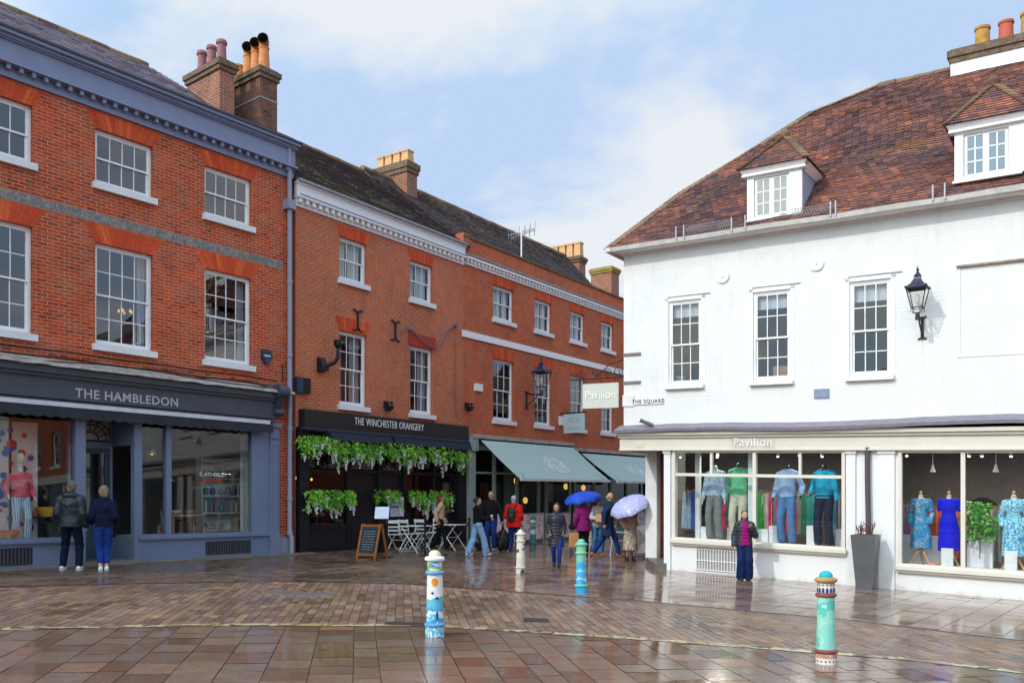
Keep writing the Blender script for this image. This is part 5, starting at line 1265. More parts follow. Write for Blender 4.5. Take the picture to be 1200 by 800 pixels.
# security camera on the lead shelf corner
def wallcam(fr, x, y, label, k=.15, yaw=0):
    u, z = fr.px(x, y, k); o = thing('security_camera', fr((u, 0, z)), label, 'security camera')
    m = MB(); m.tube([(u, 0, z-.03), (u, k, z)], .018, 8); m.tube([(u, k, z), (u-.02, k+.03, z+.03)], .03, 8); m.build('bracket', blackc, o, fr)
    c = MB(); c.tube([(u+.13, k+.02, z-.05), (u-.13, k+.12, z+.06)], .045, 12); c.tube([(u-.13, k+.12, z+.06), (u-.16, k+.135, z+.075)], .055, 12); c.build('camera_body', plain('grey camera body', (.12, .12, .12), .5), o, fr)
wallcam(WB, 760, 496, 'dark tubular camera on the white wall above the shop corner')
tag(MB().tube([(WB.U(731), .03, WB.Z(731, 500)), (WB.U(757), .03, WB.Z(757, 498))], .012, 6).build('cable', blackc, None, WB), 'thin cable running to the dark camera on the white wall', 'cable')
u, z = B2.px(376, 426, .0); o = thing('wall_projector', B2((u, 0, z)), 'black bracket arm with a domed camera on brown brick', 'security camera')
m = MB(); m.hexa([Vector(p) for p in ((u-.15, 0, z-.25), (u+.05, 0, z-.25), (u+.05, .28, z-.2), (u-.15, .28, z-.2))], [Vector(p) for p in ((u-.15, 0, z+.15), (u+.05, 0, z+.15), (u+.05, .12, z+.15), (u-.15, .12, z+.15))]); m.tube([(u, .15, z-.1), (u+.12, .42, z+.02), (u+.15, .5, z+.15), (u+.15, .5, z+.45)], [.07, .06, .05, .045], 10); m.build('bracket', blackc, o, B2)
m = MB(); m.ell((u+.15, .5, z+.5), .11, .11, .12, 14); m.lathe([(.12, z+.50), (.12, z+.58), (.07, z+.62)], (u+.15, .5, 0), 12); m.build('camera_dome', plain('glossy black dome', (.01, .01, .012), .15), o, B2)
for x0, x1, lab in ((348.5, 355.5, 'smaller dark blue junction box beside the grey downpipe'), (355.8, 364, 'larger black junction box beside the grey downpipe')):
    a, b = B2.U(x0, .12), B2.U(x1, .12); z = B2.Z(356, 451, .12); tag(MB().box(a, b, 0, .13, z-.21, z+.2).build('junction_box', plain(lab, (.03, .05, .09) if x0 < 350 else (.015, .015, .02), .4), None, B2, bevel=.012), lab, 'junction box')
def flood(fr, x, y, lab):
    u, z = fr.px(x, y, .15); o = thing('floodlight', fr((u, 0, z)), lab, 'floodlight', 'small black floodlights on the brick'); m = MB()
    m.box(u-.04, u+.04, 0, .06, z-.02, z+.16); m.tube([(u, .04, z+.08), (u, .16, z+.04)], .02, 6); m.build('bracket', blackc, o, fr)
    h = MB(); h.hexa([Vector(p) for p in ((u-.10, .12, z-.14), (u+.10, .12, z-.14), (u+.07, .26, z-.10), (u-.07, .26, z-.10))], [Vector(p) for p in ((u-.12, .08, z+.04), (u+.12, .08, z+.04), (u+.12, .30, z+.02), (u-.12, .30, z+.02))]); h.ell((u-.09, .2, z+.1), .05, .06, .05, 8); h.ell((u+.09, .2, z+.1), .05, .06, .05, 8); h.build('lamp_head', blackc, o, fr)
flood(B2, 455, 476, 'small black floodlight between the two lower windows of the brown brick house')
flood(B3, 549.5, 477, 'small black floodlight at the joint of the two brick houses')
u, z = B1.px(312, 418, .05); o = thing('bell_box', B1((u, 0, z)), 'dark blue shield shaped alarm bell on the red brick', 'alarm box')
m = MB(); P_ = [(u-.13, z+.17), (u+.13, z+.17), (u+.14, z-.02), (u+.03, z-.19), (u-.03, z-.19), (u-.14, z-.02)]
fpt = [(x, .10, y) for x, y in P_]; bpt = [(x, 0, y) for x, y in P_]; m.poly(fpt)
for i in range(6): j = (i+1) % 6; m.poly([bpt[i], bpt[j], fpt[j], fpt[i]])
m.build('bell_cover', plain('navy plastic', (.03, .05, .10), .35), o, B1); MB().box(u-.09, u+.09, .10, .106, z+.0, z+.04).build('label_strip', plain('pale strip', (.5, .55, .6), .5), o, B1)
# S shaped wall anchors
for x, y, lab in ((419.5, 375.5, 'black iron wall anchor partly over the brick arch of a window'), (463.5, 387.5, 'black iron wall anchor on plain brick between the window columns')):
    u, z = B2.px(x, y, .03); m = MB(); h = .30
    m.tube([(u, .03, z-h*.7), (u, .03, z+h*.7)], .035, 8)
    for s in (-1, 1):
        for t in (-1, 1): m.tube([(u, .03, z+t*h*.6), (u+s*.05, .03, z+t*h*.85), (u+s*.15, .03, z+t*h*1.02), (u+s*.20, .03, z+t*h*.92)], [.03, .028, .022, .018], 6)
    tag(m.build('wall_anchor', blackc, None, B2), lab, 'wall anchor', 'iron wall anchors on the brown brick house')
# hose / cable swag on B2
sw_ = MB(); u0, z0 = B2.px(481, 385, .05); u1, z1 = B2.px(534, 381, .05)
sw_.tube([(u0, .02, z0), (u0+.3, .06, z0-.15), (u0+.9, .08, z0-.42), (u0+1.3, .08, z0-.40), (u1-.5, .06, z1-.25), (u1, .04, z1)], .018, 6); sw_.tube([(u1, .04, z1), (u1+.02, .03, z1-3.0)], .014, 6)
sw_.tube([(u1, .0, z1), (u1, .1, z1)], .07, 10); sw_.ell((u0-.02, .05, z0), .08, .06, .08, 8)
tag(sw_.build('wall_cable', plain('grey purple cable', (.16, .14, .22), .5), None, B2), 'grey cable looping between two fixings above the lintel', 'cable')
# TV aerial on the far roof
ae = thing('aerial', B3((B3.U(611, -1.2), -1.2, 10.4)), 'white television aerial on the dark roof', 'aerial')
ua_, za_ = B3.px(611, 299, -1.2); zt_ = B3.Z(611, 268, -1.2); m = MB(); m.tube([(ua_, -1.2, za_-.5), (ua_, -1.2, zt_)], .03, 6); m.build('mast', white, ae, B3)
m = MB()
for (du, dz, l) in ((-.5, .08, 1.5), (-.2, .02, 1.2)):
    m.tube([(ua_+du*.6, -1.6, zt_-.35+dz), (ua_+.5, -.9, zt_+.0+dz)], .018, 5)
    for t in range(6): f_ = t/5; c_ = Vector((ua_+du*.6, -1.6, zt_-.35+dz)).lerp(Vector((ua_+.5, -.9, zt_+dz)), f_); m.tube([c_+Vector((.07, -.07, -.20)), c_+Vector((-.07, .07, .22))], .011, 4)
m.build('antenna_rod', plain('grey aluminium rod', (.40, .40, .42), .4), ae, B3)

# ================================================================ bollards
def bollard(px, py, hpx, lab, cap, collar, shaft, base, ringc, cat='bollard', extra=None, rs=1.0, rz=0):
    p = gnd(px, py); h = hpx/F*p.y; o = thing('bollard', p, lab, cat, 'painted iron bollards', rz); q = h/1.08*rs
    Z = lambda f: h*f
    MB().lathe([(.118*q, Z(-.02)), (.118*q, Z(.115))], n=28).build('base', base, o)
    MB().lathe([(.118*q, Z(.115)), (.132*q, Z(.125)), (.135*q, Z(.14)), (.125*q, Z(.152)), (.11*q, Z(.16))], n=28).lathe([(.098*q, Z(.715)), (.118*q, Z(.725)), (.122*q, Z(.74)), (.112*q, Z(.755)), (.095*q, Z(.765))], n=28).build('ring', ringc, o)
    MB().lathe([(.108*q, Z(.155)), (.106*q, Z(.3)), (.100*q, Z(.55)), (.097*q, Z(.72))], n=28).build('shaft', shaft, o)
    MB().lathe([(.094*q, Z(.76)), (.094*q, Z(.87))], n=28).build('collar', collar, o)
    MB().lathe([(.094*q, Z(.865)), (.125*q, Z(.885)), (.128*q, Z(.905)), (.112*q, Z(.922)), (.075*q, Z(.93))], n=28).build('lip', cap[0], o)
    MB().lathe([(.076*q, Z(.925)), (.074*q, Z(.955)), (.058*q, Z(.98)), (.03*q, Z(.995)), (.0, Z(1.0))], n=28).build('cap', cap[1], o)
    if extra: extra(o, q, Z)
    return o
W_, Cy, Bl, Nv, Or, Ye, Gn = (.78, .78, .76), (.10, .48, .68), (.03, .22, .60), (.02, .05, .35), (.80, .28, .03), (.75, .58, .12), (.06, .35, .10)
def decal(o, q, Z, m, cx, cz, rx, rz_, rad, N=10):
    d = MB(); ph = math.atan2(-o.location.y, -o.location.x)  # side towards the square
    pts = [(cx+rx*math.cos(2*math.pi*i/N), cz+rz_*math.sin(2*math.pi*i/N)) for i in range(N)]
    P3 = lambda x, z: (rad*math.cos(ph+x/rad), rad*math.sin(ph+x/rad), z)
    for i in range(N): a, b = pts[i], pts[(i+1) % N]; d.poly([P3(cx, cz), P3(*a), P3(*b)])
    return d
def art1(o, q, Z):
    r = .101*q+.004; decal(o, q, Z, None, .0, Z(.635), .045, .05, r, 14).build('painted_sun', plain('orange bollard paint', (.85, .27, .02), .4), o)
    b = decal(o, q, Z, None, -.03, Z(.51), .022, .022, r+.002, 4).add(decal(o, q, Z, None, .03, Z(.45), .035, .018, r+.003, 5)).add(decal(o, q, Z, None, .03, Z(.25), .018, .06, r+.007, 6)); b.build('painted_mark', plain('deep blue bollard paint', (.02, .06, .42), .4), o)
swirl = patmat('blue and white swirls', [W_, Cy, (.05, .34, .62), W_, Cy, (.35, .65, .72)], 9, 'NOISE', .35, vs=(1, 1, .6))
def zoned(name, zones, scale=9):
    """painted zones by height with ragged edges; zones = [(z, mat colours)]"""
    m, nt, b = NT(name); tc = nd(nt, 'ShaderNodeTexCoord'); sp = nd(nt, 'ShaderNodeSeparateXYZ'); nt.links.new(tc.outputs['Object'], sp.inputs[0])
    n1 = nz(nt, tc.outputs['Object'], scale, 3, .5); ma = nd(nt, 'ShaderNodeMath', operation='MULTIPLY_ADD'); nt.links.new(n1, ma.inputs[0]); ma.inputs[1].default_value = .35; nt.links.new(sp.outputs[2], ma.inputs[2])
    c = ramp(nt, ma.outputs[0], [(z, cc) for z, cc in zones], 'CONSTANT')
    n2 = nz(nt, tc.outputs['Object'], scale*2.2, 3, .5); c = mixc(nt, ramp(nt, nz(nt, tc.outputs['Object'], 30, 5, .7), [(.62, 0), (.67, .8)]), c, (.22, .20, .18)); c = mixc(nt, ramp(nt, nz(nt, tc.outputs['Object'], 6, 6, .7), [(.5, 0), (.75, .45)]), c, (.20, .17, .13))
    nt.links.new(c, b.inputs['Base Color']); b.inputs['Roughness'].default_value = .35; MC[name] = m; return m
sh1 = zoned('bollard art sky and sea', [(0, Cy), (.28, (.45, .72, .78)), (.33, (.04, .3, .6)), (.38, Cy), (.44, W_), (.50, (.05, .35, .62)), (.55, Cy), (.62, (.1, .5, .5)), (.66, W_)])
bollard(509.5, 745, 101, 'painted bollard with an orange sun and blue and white swirls', (plain('white bollard paint', W_, .35), plain('cream and yellow cap', (.78, .70, .45), .35)),
        patmat('green yellow blue bands', [(.75, .7, .5), Ye, Gn, Cy, Bl, W_], 6, 'NOISE', .35, vs=(.5, .5, 2.2)), sh1, swirl, plain('mid blue ring', (.12, .30, .52), .35), extra=art1)
wht = patmat('chipped white bollard paint', [(.62, .56, .50), (.70, .66, .58), (.70, .66, .58), (.70, .66, .58), (.10, .10, .12), (.08, .35, .42)], 4.5, 'NOISE', .5)
bollard(610, 671.5, 51.5, 'mostly white bollard with small black and teal marks', (plain('dirty white cap', (.66, .62, .55), .45),)*2, plain('dirty white collar', (.66, .60, .52), .5, .1), wht, patmat('white base with dark arch', [(.6, .55, .5), (.6, .55, .5), (.06, .06, .08)], 6, 'NOISE', .5), plain('cream ring', (.60, .52, .42), .45))
gb = zoned('bollard art green over blue', [(0, (.02, .30, .60)), (.36, (.05, .42, .72)), (.42, W_), (.45, (.05, .40, .72)), (.56, (.25, .65, .78)), (.60, (.04, .36, .68)), (.74, (.18, .55, .40))], 11)
bollard(681, 694, 63, 'pale green and bright blue painted bollard', (plain('sea green cap', (.16, .50, .38), .35),)*2, plain('pale green collar', (.22, .52, .30), .4, .2), gb, plain('bright blue base', (.03, .33, .60), .35, .3), plain('green ring', (.20, .48, .32), .4))
def art4(o, q, Z):
    d = MB(); r = .097*q
    for i in range(14):
        t = 2*math.pi*i/14
        P3 = lambda x, z, e=.003: ((r+e)*math.cos(t+x/r), (r+e)*math.sin(t+x/r), z)
        A = [(-.014, Z(.768)), (.014, Z(.768)), (.014, Z(.80)), (.009, Z(.815)), (0, Z(.822)), (-.009, Z(.815)), (-.014, Z(.80))]; d.poly([P3(*a) for a in A], m=0)
        d.poly([P3(-.010, Z(.842)), P3(.008, Z(.842)), P3(.008, Z(.856)), P3(-.010, Z(.856))], m=0)
    d.build('painted_arches', [plain('navy bollard paint', (.03, .05, .16), .4)], o)
    e = MB(); rb = .119*q
    for i in range(16):
        t = 2*math.pi*i/16; P3 = lambda x, z: ((rb+.002)*math.cos(t+x/rb), (rb+.002)*math.sin(t+x/rb), z); e.poly([P3(-.012, Z(.045)), P3(.012, Z(.045)), P3(0, Z(.02))])
    e.build('painted_triangles', plain('dark plum paint', (.10, .03, .04), .4), o)
    b = MB().lathe([(rb+.001, Z(.07)), (rb+.001, Z(.115))], n=28); b.build('painted_band', patmat('pink brown band', [(.55, .30, .22), (.45, .2, .14), (.62, .42, .36)], 14, 'NOISE', .4), o)
teal = patmat('mint bollard paint', [(.24, .60, .50), (.33, .66, .56), (.28, .62, .52), (.10, .50, .42), (.55, .68, .66)], 3.5, 'NOISE', .3)
bollard(968, 777, 109, 'mint green bollard with turquoise dome and bronze rim', (plain('bronze rim', (.42, .24, .09), .3, .1), plain('turquoise dome', (.02, .38, .46), .15)), plain('pinkish white collar', (.72, .66, .62), .4), teal, plain('cream base', (.72, .66, .62), .4), plain('plum and bronze ring', (.22, .05, .05), .3), extra=art4)
bollard(624.5, 641, 38, 'teal and white bollard before the cafe windbreak', (plain('dark teal cap', (.03, .14, .18), .4),)*2, plain('white grey collar', (.55, .6, .6), .45), zoned('bollard art teal', [(0, (.05, .16, .19)), (.5, (.05, .2, .24)), (.62, (.55, .6, .6)), (.75, (.06, .2, .22)), (.9, (.6, .62, .6))], 8), plain('teal base', (.04, .16, .18), .4), plain('teal ring', (.04, .15, .18), .4))
bollard(692.5, 647.5, 42, 'white bollard with fine dark rings, between the umbrella carriers', (plain('grey white cap', (.6, .58, .55), .45),)*2, plain('grey white collar', (.6, .58, .55), .45), stripemat('white shaft with dark rings', (.60, .56, .53), (.12, .11, .12), 9, 'Z', .5, .8, 'Object'), plain('pale base', (.55, .5, .45), .5), plain('purple grey ring', (.30, .22, .30), .4))

# ================================================================ planter, tables, chairs, signs on the ground
def P0(x, y, dz=0): p = gnd(x, y); p.z += dz; return p
pc = P0(1014.5, 690); dirw = WB.d; rzw = math.atan2(WB.d.y, WB.d.x)
pl_ = thing('planter', pc+Vector((0, 0, 0)), 'tall tapered dark grey planter against the white shop wall', 'planter', rz=rzw)
hp_ = 64/F*pc.y; wt_, wb2 = .245, .155
f = MB()
f.hexa([Vector((x*wb2, y*wb2, 0)) for x, y in ((-1, -1), (1, -1), (1, 1), (-1, 1))], [Vector((x*wt_, y*wt_, hp_)) for x, y in ((-1, -1), (1, -1), (1, 1), (-1, 1))]); f.build('pot', plain('dark grey planter', (.10, .10, .11), .35, .15, 3), pl_, bevel=.012)
MB().box(-wt_+.03, wt_-.03, -wt_+.03, wt_-.03, hp_-.05, hp_+.004).build('soil', plain('soil', (.05, .03, .02), .9, .3, 20), pl_)
tw = MB(); rr = random.Random(4)
for i in range(16):
    a = rr.random()*6.28; l = .12+.16*rr.random(); b0 = Vector(((rr.random()-.5)*.3, (rr.random()-.5)*.3, 0)); e_ = b0+Vector((math.cos(a)*l*.5, math.sin(a)*l*.5, l)); tw.tube([b0, (b0+e_)/2+Vector((0, 0, .03)), e_], [.006, .005, .003], 4)
    for j in range(5): q = b0.lerp(e_, .4+.12*j); tw.ell(q+Vector(((rr.random()-.5)*.04, (rr.random()-.5)*.04, .01)), .012, .012, .015, 5)
tp = thing('dry_plant', pc+Vector((0, 0, hp_)), 'dry red brown twigs growing in the grey planter', 'plant', rz=rzw); tw.build('twig', plain('red brown twig', (.16, .05, .04), .8, .3), tp)

whm = plain('white painted furniture', (.72, .72, .70), .4, .05)
def folding_chair(o):
    for s in (-1, 1):
        MB().tube([(s*.2, -.22, 0), (s*.2, .02, .30), (s*.2, .20, .46), (s*.2, .22, .46)], .013, 6).build('leg', whm, o)
        MB().tube([(s*.18, .24, 0), (s*.18, .0, .28), (s*.18, -.19, .46), (s*.18, -.26, .88)], .014, 6).build('leg', whm, o)
    m = MB(); 
    for i in range(6): y = -.18+i*.075; m.box(-.2, .2, y, y+.055, .455, .475)
    m.build('seat', whm, o)
    m = MB(); m.box(-.2, .2, -.262, -.245, .78, .87); m.box(-.2, .2, -.25, -.235, .66, .70); m.box(-.2, .2, -.235, -.22, .56, .60); m.tube([(-.2, .02, .30), (.2, .02, .30)], .01, 5); m.tube([(-.18, .2, .04), (.18, .2, .04)], .01, 5); m.build('backrest', whm, o)
    return o
g3_ = 'white folding chairs at the black shopfront'
rzb = math.atan2(B2.d.y, B2.d.x)
ch0 = folding_chair(thing('folding_chair', P0(466, 645), 'white folding chair nearest the chalkboard sign', 'chair', g3_, rzb-math.pi/2+.15))
for (x, y, r, lab) in ((480, 644, rzb-math.pi/2-.1, 'white folding chair second along, pushed to the first table'), (512, 641, rzb+math.pi/2+.4, 'white folding chair hidden in part behind the woman in the tan jacket'), (498, 642.5, rzb-math.pi/2, 'white folding chair between the two tables')):
    c = copy_tree(ch0); place(c, P0(x, y), r); c['label'] = lab
def folding_table(o):
    MB().box(-.35, .35, -.35, .35, .73, .75).build('table_top', whm, o, bevel=.006)
    for s in (-1, 1):
        for t in (-1, 1): MB().tube([(s*.30, -t*.30, 0), (s*.30, 0, .37), (s*.30, t*.30, .73)], .014, 6).build('leg', whm, o)
    MB().tube([(-.30, 0, .37), (.30, 0, .37)], .010, 5).tube([(-.30, .29, .03), (.30, .29, .03)], .01, 5).build('stretcher', whm, o)
    return o
t0 = folding_table(thing('folding_table', P0(488, 647), 'white folding table beside the first two chairs', 'table', 'white folding tables', rzb))
t1 = copy_tree(t0); place(t1, P0(530, 644), rzb+.1); t1['label'] = 'white folding table behind the woman in the tan jacket'
# chalkboard
pA = P0(436, 653.5); o = thing('chalkboard_sign', pA, 'orange wood framed chalkboard standing open on the setts', 'sign', rz=-.50)
wd_ = plain('orange stained wood', (.38, .13, .035), .5, .2, 10); hA = .86
for s in (-1, 1):
    m = MB(); y0, y1 = s*.26, s*.03
    for x in (-.30, .26): m.bar((x+.02, y0, 0), (x+.02, y1, hA), .05, .03)
    for z in (.10, hA-.04): t = z/hA; yy = y0+(y1-y0)*t; m.box(-.28, .28, yy-.014, yy+.014, z-.03, z+.03)
    m.build('frame', wd_, o); b = MB(); ya, yb = y0+(y1-y0)*.15, y0+(y1-y0)*.93; b.poly([(-.26, ya, .13), (.26, ya, .13), (.26, yb, .80), (-.26, yb, .80)]); b.build('board', plain('slate blackboard', (.03, .04, .055), .6, .2), o)
ck = MB(); rr = random.Random(2)
for i in range(8):
    z = .22+.065*i; t = z/hA; yy = -.26+.23*t-.02; x = -.2+.05*rr.random()
    while x < .17: l = .02+.05*rr.random(); ck.poly([(x, yy, z), (x+l, yy, z), (x+l, yy+.001, z+.015), (x, yy+.001, z+.015)]); x += l+.02
ck.build('chalk_writing', plain('chalk', (.35, .37, .4), .9), o)
# menu stand
pM = P0(454, 652.5); o = thing('menu_stand', pM, 'black post with a tilted white menu sheet', 'menu stand', rz=-.2)
MB().lathe([(.16, 0), (.16, .015), (.03, .03), (.022, .05)], n=20).tube([(0, 0, .03), (0, 0, .98)], .02, 8).build('post', blackc, o)
MB().hexa([Vector(p) for p in ((-.28, -.20, 1.00), (.10, -.20, 1.00), (.10, -.19, .99), (-.28, -.19, .99))], [Vector(p) for p in ((-.34, .04, 1.30), (.04, .04, 1.30), (.04, .05, 1.29), (-.34, .05, 1.29))]).build('menu_sheet', plain('white menu sheet', (.62, .66, .78), .4), o)
u0, u1 = B2.U(457, .16), B2.U(476, .16); z0, z1 = B2.Z(466, 606, .16), B2.Z(466, 581, .16)
o = thing('menu_case', B2((u0, 0, z0)), 'tall white menu sheets in a case on the black shopfront', 'menu'); MB().box(u0, u1, .05, .13, z0, z1).build('case', plain('black case', (.02, .02, .025), .3), o, B2)
m = MB(); m.box(u0+.05, u1-.08, .13, .136, z0+.03, (z0+z1)/2-.02); m.box(u0+.05, u1-.08, .13, .136, (z0+z1)/2+.02, z1-.03); m.build('menu_sheet', plain('lilac white sheet', (.60, .60, .75), .4), o, B2)
# rope posts
def ropepost(x, y, lab):
    o = thing('rope_post', P0(x, y), lab, 'barrier post', 'black rope posts'); MB().lathe([(.17, 0), (.17, .02), (.03, .035)], n=20).build('base', blackc, o); MB().tube([(0, 0, .02), (0, 0, .95)], .028, 10).ell((0, 0, .98), .04, .04, .04, 10).build('pole', blackc, o); return o
r1 = ropepost(498, 651, 'black rope post before the white tables'); r2 = ropepost(550, 649, 'black rope post beside the woman in pale jeans')
A, B = r1.location+Vector((0, 0, .9)), B2((B2.U(545, .15), .15, 1.0))
def rope(a, b, sag, lab):
    tag(MB().tube([a.lerp(b, i/12)-Vector((0, 0, sag*4*(i/12)*(1-i/12))) for i in range(13)], .022, 8).build('rope', plain('black rope', (.015, .015, .02), .8)), lab, 'rope', 'black barrier ropes')
rope(r2.location+Vector((0, 0, .9)), P0(531, 640)+Vector((0, 0, .45)), .12, 'black barrier rope hanging from the post beside the woman in pale jeans')
# cafe windbreaks
prt = patmat('floral windbreak print', [(.66, .62, .64), (.70, .67, .69), (.68, .62, .66), (.55, .40, .46), (.30, .14, .20), (.68, .65, .68)], 5, 'NOISE', .8)
kbar = 1.45
specs = [(581, 598, 'windbreak panel behind the people with black bags'), (603, 637, 'windbreak panel behind the teal bollard'), (640, 668, 'windbreak panel behind the hooded person'), (672, 700, 'windbreak panel behind the magenta coat'), (704, 722, 'windbreak panel behind the man in navy coat'), (740, 762, 'windbreak panel nearest the white shop corner')]
for a, b, lab in specs:
    u0, u1 = B3.U(a, kbar), B3.U(b, kbar); um = (u0+u1)/2; g0 = B3.gk(um, kbar)
    o = thing('windbreak', B3((um, kbar, g0)), 'pale floral '+lab, 'windbreak', 'pale floral windbreaks round the cafe tables')
    MB().box(u0+.05, u1-.05, kbar-.01, kbar+.01, g0+.12, g0+.98).build('canvas', prt, o, B3)
    m = MB()
    for u in (u0, u1): m.tube([(u, kbar, g0), (u, kbar, g0+1.02)], .02, 6); m.box(u-.03, u+.03, kbar-.2, kbar+.2, g0, g0+.02)
    m.tube([(u0, kbar, g0+1.0), (u1, kbar, g0+1.0)], .014, 6); m.build('frame', plain('steel frame', (.35, .35, .36), .4), o, B3)
# pale chair and grey board by the corner
pch = P0(727, 651); o = thing('garden_chair', pch, 'pale blue plastic chair behind the leopard skirt', 'chair', rz=-1.9); pm = plain('pale plastic', (.55, .62, .66), .4)
for s in (-1, 1):
    for t in (-1, 1): MB().tube([(s*.25, t*.24, 0), (s*.2, t*.2, .43)], .02, 6).build('leg', pm, o)
    MB().tube([(s*.24, .2, .43), (s*.25, .18, .66), (s*.25, -.2, .68)], .018, 6).build('armrest', pm, o)
MB().box(-.23, .23, -.22, .22, .42, .45).build('seat', pm, o, bevel=.01); MB().hexa([Vector(p) for p in ((-.2, -.2, .45), (.2, -.2, .45), (.2, -.23, .45), (-.2, -.23, .45))], [Vector(p) for p in ((-.22, -.30, .86), (.22, -.30, .86), (.22, -.33, .86), (-.22, -.33, .86))]).build('backrest', pm, o)
pbd = P0(751, 652); o = thing('pavement_board', pbd, 'grey framed folding board beside the white shop corner', 'sign', rz=.15)
for s in (-1, 1):
    m = MB(); y0, y1 = s*.25, s*.03
    for x in (-.26, .26): m.bar((x, y0, 0), (x, y1, .95), .035, .03)
    m.build('frame', plain('grey aluminium frame', (.45, .47, .50), .4), o); MB().poly([(-.24, y0*.85, .12), (.24, y0*.85, .12), (.24, y1*1.2, .90), (-.24, y1*1.2, .90)]).build('board', plain('printed board', (.40, .42, .46), .5, .25, 12), o)
# drain covers
grm = plain('cast iron grate', (.05, .045, .04), .5, .3, 30, bmp=.6)
for (x, y, l, w, lab) in ((380, 675, 1.0, .6, 'dark rectangular drain grate in the dark setts'), (629, 726.5, .35, .32, 'small dark drain cover set in the paver band'), (483, 731, .7, .25, 'dark grate in the channel beside the orange sun bollard')):
    p = gnd(x, y); m = MB()
    for i in range(7):
        for j in range(4):
            x0, y0 = p.x-l/2+l*i/7, p.y-w/2+w*j/4; x1, y1 = x0+l/7*.7, y0+w/4*.7; m.poly([(a, b, gz(a, b)+.014) for a, b in ((x0, y0), (x1, y0), (x1, y1), (x0, y1))])
    m.poly([(a, b, gz(a, b)+.011) for a, b in ((p.x-l/2-.02, p.y-w/2-.02), (p.x+l/2, p.y-w/2-.02), (p.x+l/2, p.y+w/2), (p.x-l/2-.02, p.y+w/2))], r=0)
    tag(m.build('drain_cover', grm), lab, 'drain cover')
rr = random.Random(8); m = MB()
for i in range(420):
    t = rr.random(); x = 308+80*t; y = 692.5+4*t*(1-t)*2+rr.gauss(0, 1.3)+t*3; p = gnd(x, y); s = .05+.03*rr.random(); m.ell((p.x, p.y, gz(p.x, p.y)+.002), s*.7, s*.6, .018, 6)
tag(m.build('cobbled_gully', plain('grey cobble', (.14, .105, .095), .35, .3, 12)), 'shallow gully of small grey cobbles in the paver band', 'gully')

# ================================================================ greenery on the black shopfront
lf = rndmat('wisteria leaf', [(0, (.03, .13, .01)), (.35, (.09, .33, .015)), (.7, (.22, .55, .03)), (1, (.48, .70, .07))], .55, bmp=.1)
blo = plain('white blossom', (.80, .80, .84), .7, .1)
def greens(name, x0, x1, yt, yb, k, depth, n, lab, nb, grp):
    """trailing strands of leaves of uneven length with white racemes hanging below"""
    u0, u1 = B2.U(x0, k), B2.U(x1, k); zt, zb = B2.Z((x0+x1)/2, yt, k), B2.Z((x0+x1)/2, yb, k)
    o = thing(name, B2(((u0+u1)/2, k, zb)), lab, 'hanging plant', grp); m = MB(); b = MB(); st = m; rr = random.Random(x0)
    ns = max(6, int((u1-u0)*20)); H_ = zt-zb
    for i in range(ns):
        u = u0+(u1-u0)*(i+rr.random())/ns; kk0 = k+depth*(rr.random()-.5); L = H_*(.38+.42*rr.random()*(.7+.5*math.sin(u*6+x0))); dark_ = rr.random(); dx = rr.gauss(0, .05); pts = []
        for j in range(6): t = j/5; pts.append(Vector((u+dx*t+.02*math.sin(t*5+i), kk0+depth*.25*t, zt+.03*rr.random()-L*t)))
        st.tube(pts, .005, 4, m=1)
        for j in range(int(n/ns*.95)):
            t = rr.random()**.8; p = pts[0].lerp(pts[-1], t)+Vector((rr.gauss(0, .045), rr.gauss(0, .04), rr.gauss(0, .02))); s = .026+.026*rr.random()
            d = Vector((rr.uniform(-.8, .8), rr.uniform(-.5, .7), -.35-.6*rr.random())).normalized()*s*2.2; e_ = d.cross(Vector((rr.random()-.5, 1, rr.random()-.5))).normalized()*s*.5
            m.poly([p, p+d*.45+e_, p+d, p+d*.45-e_], r=min(1, max(0, .35*rr.random()+.65*dark_*(1-.3*t))))
        if rr.random() < .42:
            q0 = pts[-1]+Vector((0, .03, rr.uniform(-.02, .18))); Lb = .14+.20*rr.random()
            for j in range(30):
                t = rr.random(); w = .030*(1-t)+.008; q = q0+Vector((rr.gauss(0, w)+.04*t*math.sin(i), rr.gauss(0, w), -Lb*t)); s = .010+.009*rr.random(); b.poly([q+Vector((-s, 0, -s)), q+Vector((s, .01, -s*.6)), q+Vector((s*.8, 0, s)), q+Vector((-s, .01, s*.8))])
    m.build('foliage', [lf, plain('brown stem', (.10, .07, .04), .8)], o, B2); b.build('blossom', blo, o, B2)
gg = 'artificial wisteria on the black shopfront'
for i, (a, b, yt, yb, n, lab) in enumerate(((352, 383, 511, 548, 900, 'leafy white flowered garland at the end by the downpipe'), (383, 422, 516, 556, 1000, 'leafy white flowered garland over the first black window'), (421, 449, 519, 552, 700, 'leafy white flowered garland over the black doorway'), (450, 484, 520, 553, 900, 'leafy white flowered garland over the menu case'), (483, 528, 523, 556, 1050, 'leafy white flowered garland over the white tables'), (533, 548, 527, 560, 450, 'narrow leafy garland against the pale green pilaster'))):
    greens('wisteria_garland', a, b, yt, yb, .42, .30, n, lab, int(5+n/140), gg)
for (a, b, yt, yb, n, lab, k) in ((359, 414, 574, 612, 1500, 'large white flowered window box under the first garland', .30), (444, 467, 574, 603, 650, 'small white flowered hanging basket beside the menu case', .32), (480, 525, 575, 607, 1300, 'white flowered window box behind the white tables', .30)):
    greens('flower_box', a, b, yt, yb, k, .28, n, lab, int(6+n/120), 'white flowered boxes below the garlands')

